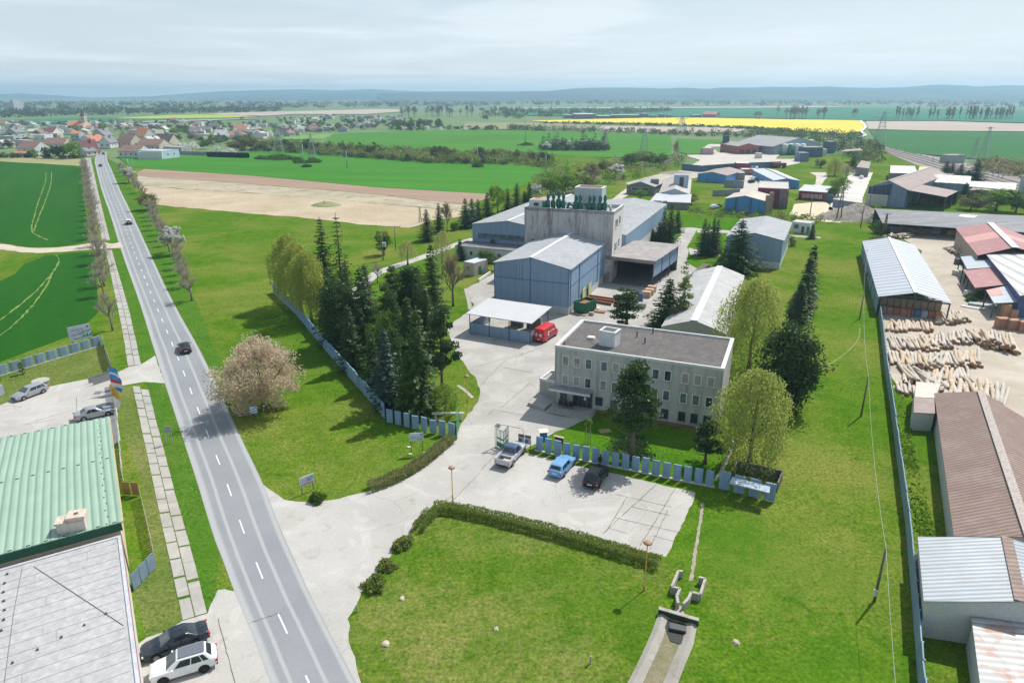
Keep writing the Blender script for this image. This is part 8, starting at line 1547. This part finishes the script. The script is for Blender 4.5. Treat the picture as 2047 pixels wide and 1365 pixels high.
for a,b,d,ev,rg,w_,r_,al,fl,lb in(((36,311),(72,312),13,5.2,9.5,0,0,False,False,'white gabled house with red brown roof at the left field edge'),((28,314),(58,314),5,2.6,3.6,0,1,False,False,'low red roofed porch before the white gabled house'),((88,298),(130,298),12,4,8,1,0,False,False,'broad brown roofed house behind the dark trees'),((157,295),(190,296),14,5,9.5,3,1,True,False,'bluish gable house with orange red roof by the road'),((160,311),(174,312),10,2.4,10.5,0,6,True,False,'steep maroon roofed house at the road entrance'),((174,313),(197,311),8,3.4,5.4,1,2,False,False,'low cream building with grey roof at the road entrance'),((70,287),(92,287),12,7,8,0,5,False,True,'white two storey flat roofed house in the village'),((2,290),(30,290),12,7,8,2,5,False,True,'grey flat roofed house near the left edge'),((14,281),(35,281),14,7,11,2,2,True,False,'grey gabled house near the left edge'),((88,275),(108,275),14,5,9,0,6,False,False,'white house with maroon hipped roof in the village'),((186,284),(212,284),14,5.5,11,2,2,True,False,'grey steep roofed house left of the village road'),((200,297),(221,297),12,4.5,9,0,2,True,False,'white house with slate roof by the village road'),((143,281),(160,281),10,6,8,2,4,False,False,'house with orange roof below the church'),((275,317),(325,318.5),16,5,6,3,5,False,True,'pale blue modern flat roofed house at the green field'),((325,318.6),(342,315.5),16,4.3,5,0,5,False,True,'white flat annex of the pale blue modern house'),((238,315),(278,316),13,4.2,7.8,0,0,False,False,'long white house with brown hip roof by the road bend'),((275,302),(320,303),13,4.5,8.5,1,0,False,False,'brown roofed house behind the modern house'),((279,297),(308,298),12,5,9,0,5,True,False,'house with white roofs behind the brown roofed one'),((304,296),(338,297),14,4,10.5,1,3,False,False,'big dark brown roofed house behind the modern house'),((268,283),(290,284),13,5,11.5,0,4,False,False,'house with bright orange roof among spruces'),((256,277),(312,278),12,8,9,1,5,False,True,'long beige flat roofed block in the village'),((235,294),(263,295),12,4.5,10,1,0,False,False,'brown steep roofed house with dark spruces'),((328,306),(364,307),10,4.2,5,2,5,False,True,'low grey flat house at the grey garden wall'),((467,268),(493,268),14,4.5,9,0,1,False,False,'long house with bright red roof among the trees'),((378,273),(399,273),13,4.5,9,2,2,False,False,'blue grey roofed house in the middle of the village'),((428,279),(451,279),13,4,8.5,2,5,False,False,'pale grey roofed house at the village edge')):house(lb,a,b,d,ev,rg,w_,r_,al,fl)
cq_=rect(xy(G(137,262)),xy(G(168,262)),17);t=gable('church','cream church with orange roof and dark pointed spire','church',cq_,6.5,11.5,HW[1],HR[4],False,.8);L=(cq_[1]-cq_[0]).length
for k in range(4):window(t,cq_[0],cq_[1],L*(.15+.23*k),3.8,1.4,3.4,WHITEF,GLD,None,.2)
p=cq_[1].lerp(cq_[2],.5)+(cq_[1]-cq_[0]).normalized()*-3;k=[p+Vector((a,b,0))for a,b in((-2.7,-2.7),(2.7,-2.7),(2.7,2.7),(-2.7,2.7))];mb=MB();mb.prism(k,0,16.5);tw=mb.build('tower',HW[1],t);mb=MB();mb.hexa([(*q.xy,16.6)for q in k],[(*(p+(q-p)*.5).xy,18.6)for q in k]);mb.hexa([(*(p+(q-p)*.5).xy,18.6)for q in k],[(*(p+(q-p)*.03).xy,26)for q in k]);mb.build('spire',HR[3],tw);window(tw,k[0],k[1],2.7,13.2,1.5,3,WHITEF,GLD,None,.2);window(tw,k[1],k[2],2.7,13.2,1.5,3,WHITEF,GLD,None,.2)
q=rect(xy(G(8,221.5)),xy(G(30,221.5)),40);flatroof('grain_silo','distant grey blue silo block on the plain at the left','silo',q,21,HW[2],HR[2],.3,None);q2=rect(q[0].lerp(q[1],.7),q[1]-Vector((.5,0,0)),30);flatroof('silo_headhouse','small head house on top of the distant silo block','silo',q2,27,HW[2],HR[2],.3,None,21.31);a,b=G(46,221),G(62,222);mb=MB();mb.hexa([(a.x-9,a.y,0),(a.x+40,a.y,0),(a.x+40,a.y+30,0),(a.x-9,a.y+30,0)],[(a.x+2,a.y+14,15),(a.x+8,a.y+14,15),(a.x+8,a.y+16,15),(a.x+2,a.y+16,15)]);tag(mb.build('spoil_heap',HR[2]),'distant dark spoil heap beside the silo block','heap')
def inside(x):return float(np.interp(x,[0,200,400,500,700,900,1000],[248,248,242,239,233,236,244])),float(np.interp(x,[0,140,180,240,330,420,520,600,700,790],[300,272,262,262,276,290,282,268,262,252]))
random.seed(21);near_lb='small house among the trees in the far part of the village'
for k in range(120):
 x=random.uniform(-20,800);y0,y1=inside(x);y=y0+(y1-y0)*random.random()**1.2;w_=random.uniform(8,13);P=G(x,y);e=Vector((1,random.uniform(-.5,.35),0)).normalized();Q=P+e*w_;q=rect(xy(P),xy(Q),random.uniform(7,10));ev=random.uniform(2.4,3.8)
 if random.random()<.28:flatroof('house',near_lb,'house',q,ev+1.5,HW[random.choice((0,0,1,2))],HR[5],.3,None,group='houses of the far village')
 else:gable('house',near_lb,'house',q,ev,ev+random.uniform(1.8,3.2),HW[random.choice((0,0,0,1,2))],HR[random.choice((0,0,1,2,2,3,5,5))],random.random()<.4,.5,group='houses of the far village')
TT=[]
for k in range(330):
 x=random.uniform(-20,810);y0,y1=inside(x);TT.append((random.choice(('far_bare','far_bare','far_round','far_bare','far_round','far_blossom')),G(x,y0+(y1-y0)*random.random()+random.uniform(0,2)),random.uniform(4,7.5),random.uniform(2.6,4.6)))
for k in range(18):x=random.choice((555,640,690,186,240,266,280,620,300,470,150));TT.append(('far_spruce',G(x+random.uniform(-8,8),inside(x)[1]-random.uniform(0,14)),random.uniform(8,12),random.uniform(2.4,3.6)))
mass('garden_trees','bare and leafy garden trees filling the village between the houses',TT)
for x,y,tp,w_,kd,v_,lb in((100,317,292,26,'far_round',1,'dark tree clump left of the lime tree'),(121,317,290,24,'far_round',1,'dark tree clump touching the lime tree'),(148,317,281,36,'lime',None,'big lime green tree at the village edge'),(66,314,297,20,'lime',None,'small lime tree before the white gabled house'),(192,266,246,12,'far_spruce',None,'dark tall conifer right of the church'),(206,262,245,16,'lime',None,'lime tree right of the church conifer'),(366,304,285,24,'far_blossom',None,'large whitish flowering tree at the garden wall'),(385,304,284,22,'far_blossom',None,'second whitish tree at the garden wall'),(434,306,290,14,'far_blossom',None,'narrow pale flowering tree behind the green fence'),(460,307,298,30,'far_blossom',None,'low pale bushes behind the green fence'),(408,298,276,28,'far_round',3,'green tree above the garden wall'),(470,300,280,40,'olive',None,'olive bush mass at the village edge, left'),(498,300,267,36,'olive',None,'tall olive tree at the village edge'),(525,302,280,30,'olive',None,'olive tree at the scrub belt head'),(325,274,258,24,'far_round',3,'green tree before the beige block'),(355,270,256,34,'lime',None,'bright green trees in the middle of the village'),(252,290,272,12,'far_spruce',None,'dark spruce by the brown steep house'),(267,292,268,12,'far_spruce',None,'dark spruce left of the orange roof'),(282,283,267,9,'far_spruce',None,'dark spruce right of the orange roof'),(245,272,256,14,'far_spruce',None,'dark round conifer behind the brown house'),(256,301,291,20,'far_blossom',None,'pinkish shrub tree by the road bend'),(44,290,275,18,'far_round',1,'dark green bush before the flat roofed houses')):tree(kd,(x,y),tp,w_,lb,parts=False,var=v_)
hg=leafmat('green_fence_hedge',[(.01,.05,.035),(.015,.07,.05),(.03,.09,.06)],.1)
hedge('long dark green clipped hedge at the village field edge',[G(416,313.5),G(497,316)],2,3.0,hg,9,leaf=.8,dens=90);wall_run('grey garden wall at the green field edge',[(350,309.5),(404,311),(416,311)],2.6,M('garden_wall',(.19,.23,.27)))
wood('garden_hedge','dark hedge along the left field edge of the village',[(-20,314),(85,315),(165,316)],[(-20,316),(85,317),(165,317.5)],60,2,3,[DARKW,GREEN],.8,40,30)
def hill(name,ridge,D0,D,mat,rows=14,seed=1,rough=.04):
 r=np.random.default_rng(seed);xs=np.linspace(ridge[0][0],ridge[-1][0],240)
 yt=np.interp(xs,[p[0]for p in ridge],[p[1]for p in ridge])
 V=[];nx=len(xs)
 ph=r.uniform(0,6,6)
 for k in range(rows+3):
  t=min(1.0,k/rows);d=D0+(D-D0)*t if k<=rows else D+(k-rows)*150
  for i in range(nx):
   rr=ray(xs[i],yt[i]);X=rr[0]/rr[1]*d;zr=CAMH+rr[2]/rr[1]*D
   f=.5-.5*math.cos(math.pi*t);f+=rough*4*t*(1-t)*(math.sin(xs[i]*.021+ph[0]+t*5)+.6*math.sin(xs[i]*.055+ph[1]-t*7)+.5*math.sin(xs[i]*.013+ph[2]))
   z=-2+(zr+2)*max(0,f)
   if k>rows:z=zr-(k-rows)*30
   V.append((X,d,z))
 F=[(k*nx+i,k*nx+i+1,(k+1)*nx+i+1,(k+1)*nx+i)for k in range(rows+2)for i in range(nx-1)]
 o=obj_of(rawmesh(name,V,F,[mat],smooth=True),name);return tag(o,None,None,None,'structure')
def hillmat(name,a,b,c):
 t=NT(name);p=t.pos((.0011,.0011,.012));n=t.noise(p,1.3,6,.6,.5);m=t.noise(p,4,5,.6)
 col=t.ramp(n,[(.4,a),(.52,b),(.62,c)]);col=t.mix(.3,col,t.ramp(m,[(.35,(.3,)*3),(.65,(.7,)*3)]),'OVERLAY')
 return t.pbr(col,.95,.1)
HM=hillmat('hill_land',(.02,.045,.04),(.04,.07,.05),(.08,.1,.075))
HF=hillmat('hill_forest',(.03,.055,.035),(.05,.08,.04),(.07,.1,.05))
hill('hills',[(760,186),(1000,184.5),(1080,184),(1115,180.5),(1150,177),(1200,175.5),(1260,176),(1330,177.5),(1365,176),(1415,178),(1440,175.5),(1500,175.5),(1540,174),(1600,175.5),(1655,173.5),(1700,176),(1760,176),(1810,174.5),(1840,172),(1880,169.5),(1930,171.5),(1955,174.5),(1965,173),(2010,171),(2060,172),(2400,168),(2900,175)],4000,6400,HM,16,3)
hill('hills',[(1640,207),(1700,199),(1740,193),(1775,190),(1810,191.5),(1850,193),(1880,189.5),(1940,191),(2000,190),(2060,190.5),(2400,186),(2900,190)],3600,5600,HF,10,5,.02)
hill('hills',[(200,206),(330,200),(430,196),(480,191),(540,187.5),(640,185.5),(780,184),(900,183),(1010,182.5),(1110,182),(1200,184)],5200,8000,HM,12,7,.02)
hill('hills',[(-500,184),(-200,186),(0,189),(40,187),(110,191),(180,196),(300,193),(380,187),(440,183),(520,180.5),(600,179),(680,181),(740,178.5),(790,181),(850,184),(950,187)],7600,8600,HF,8,9,.01)
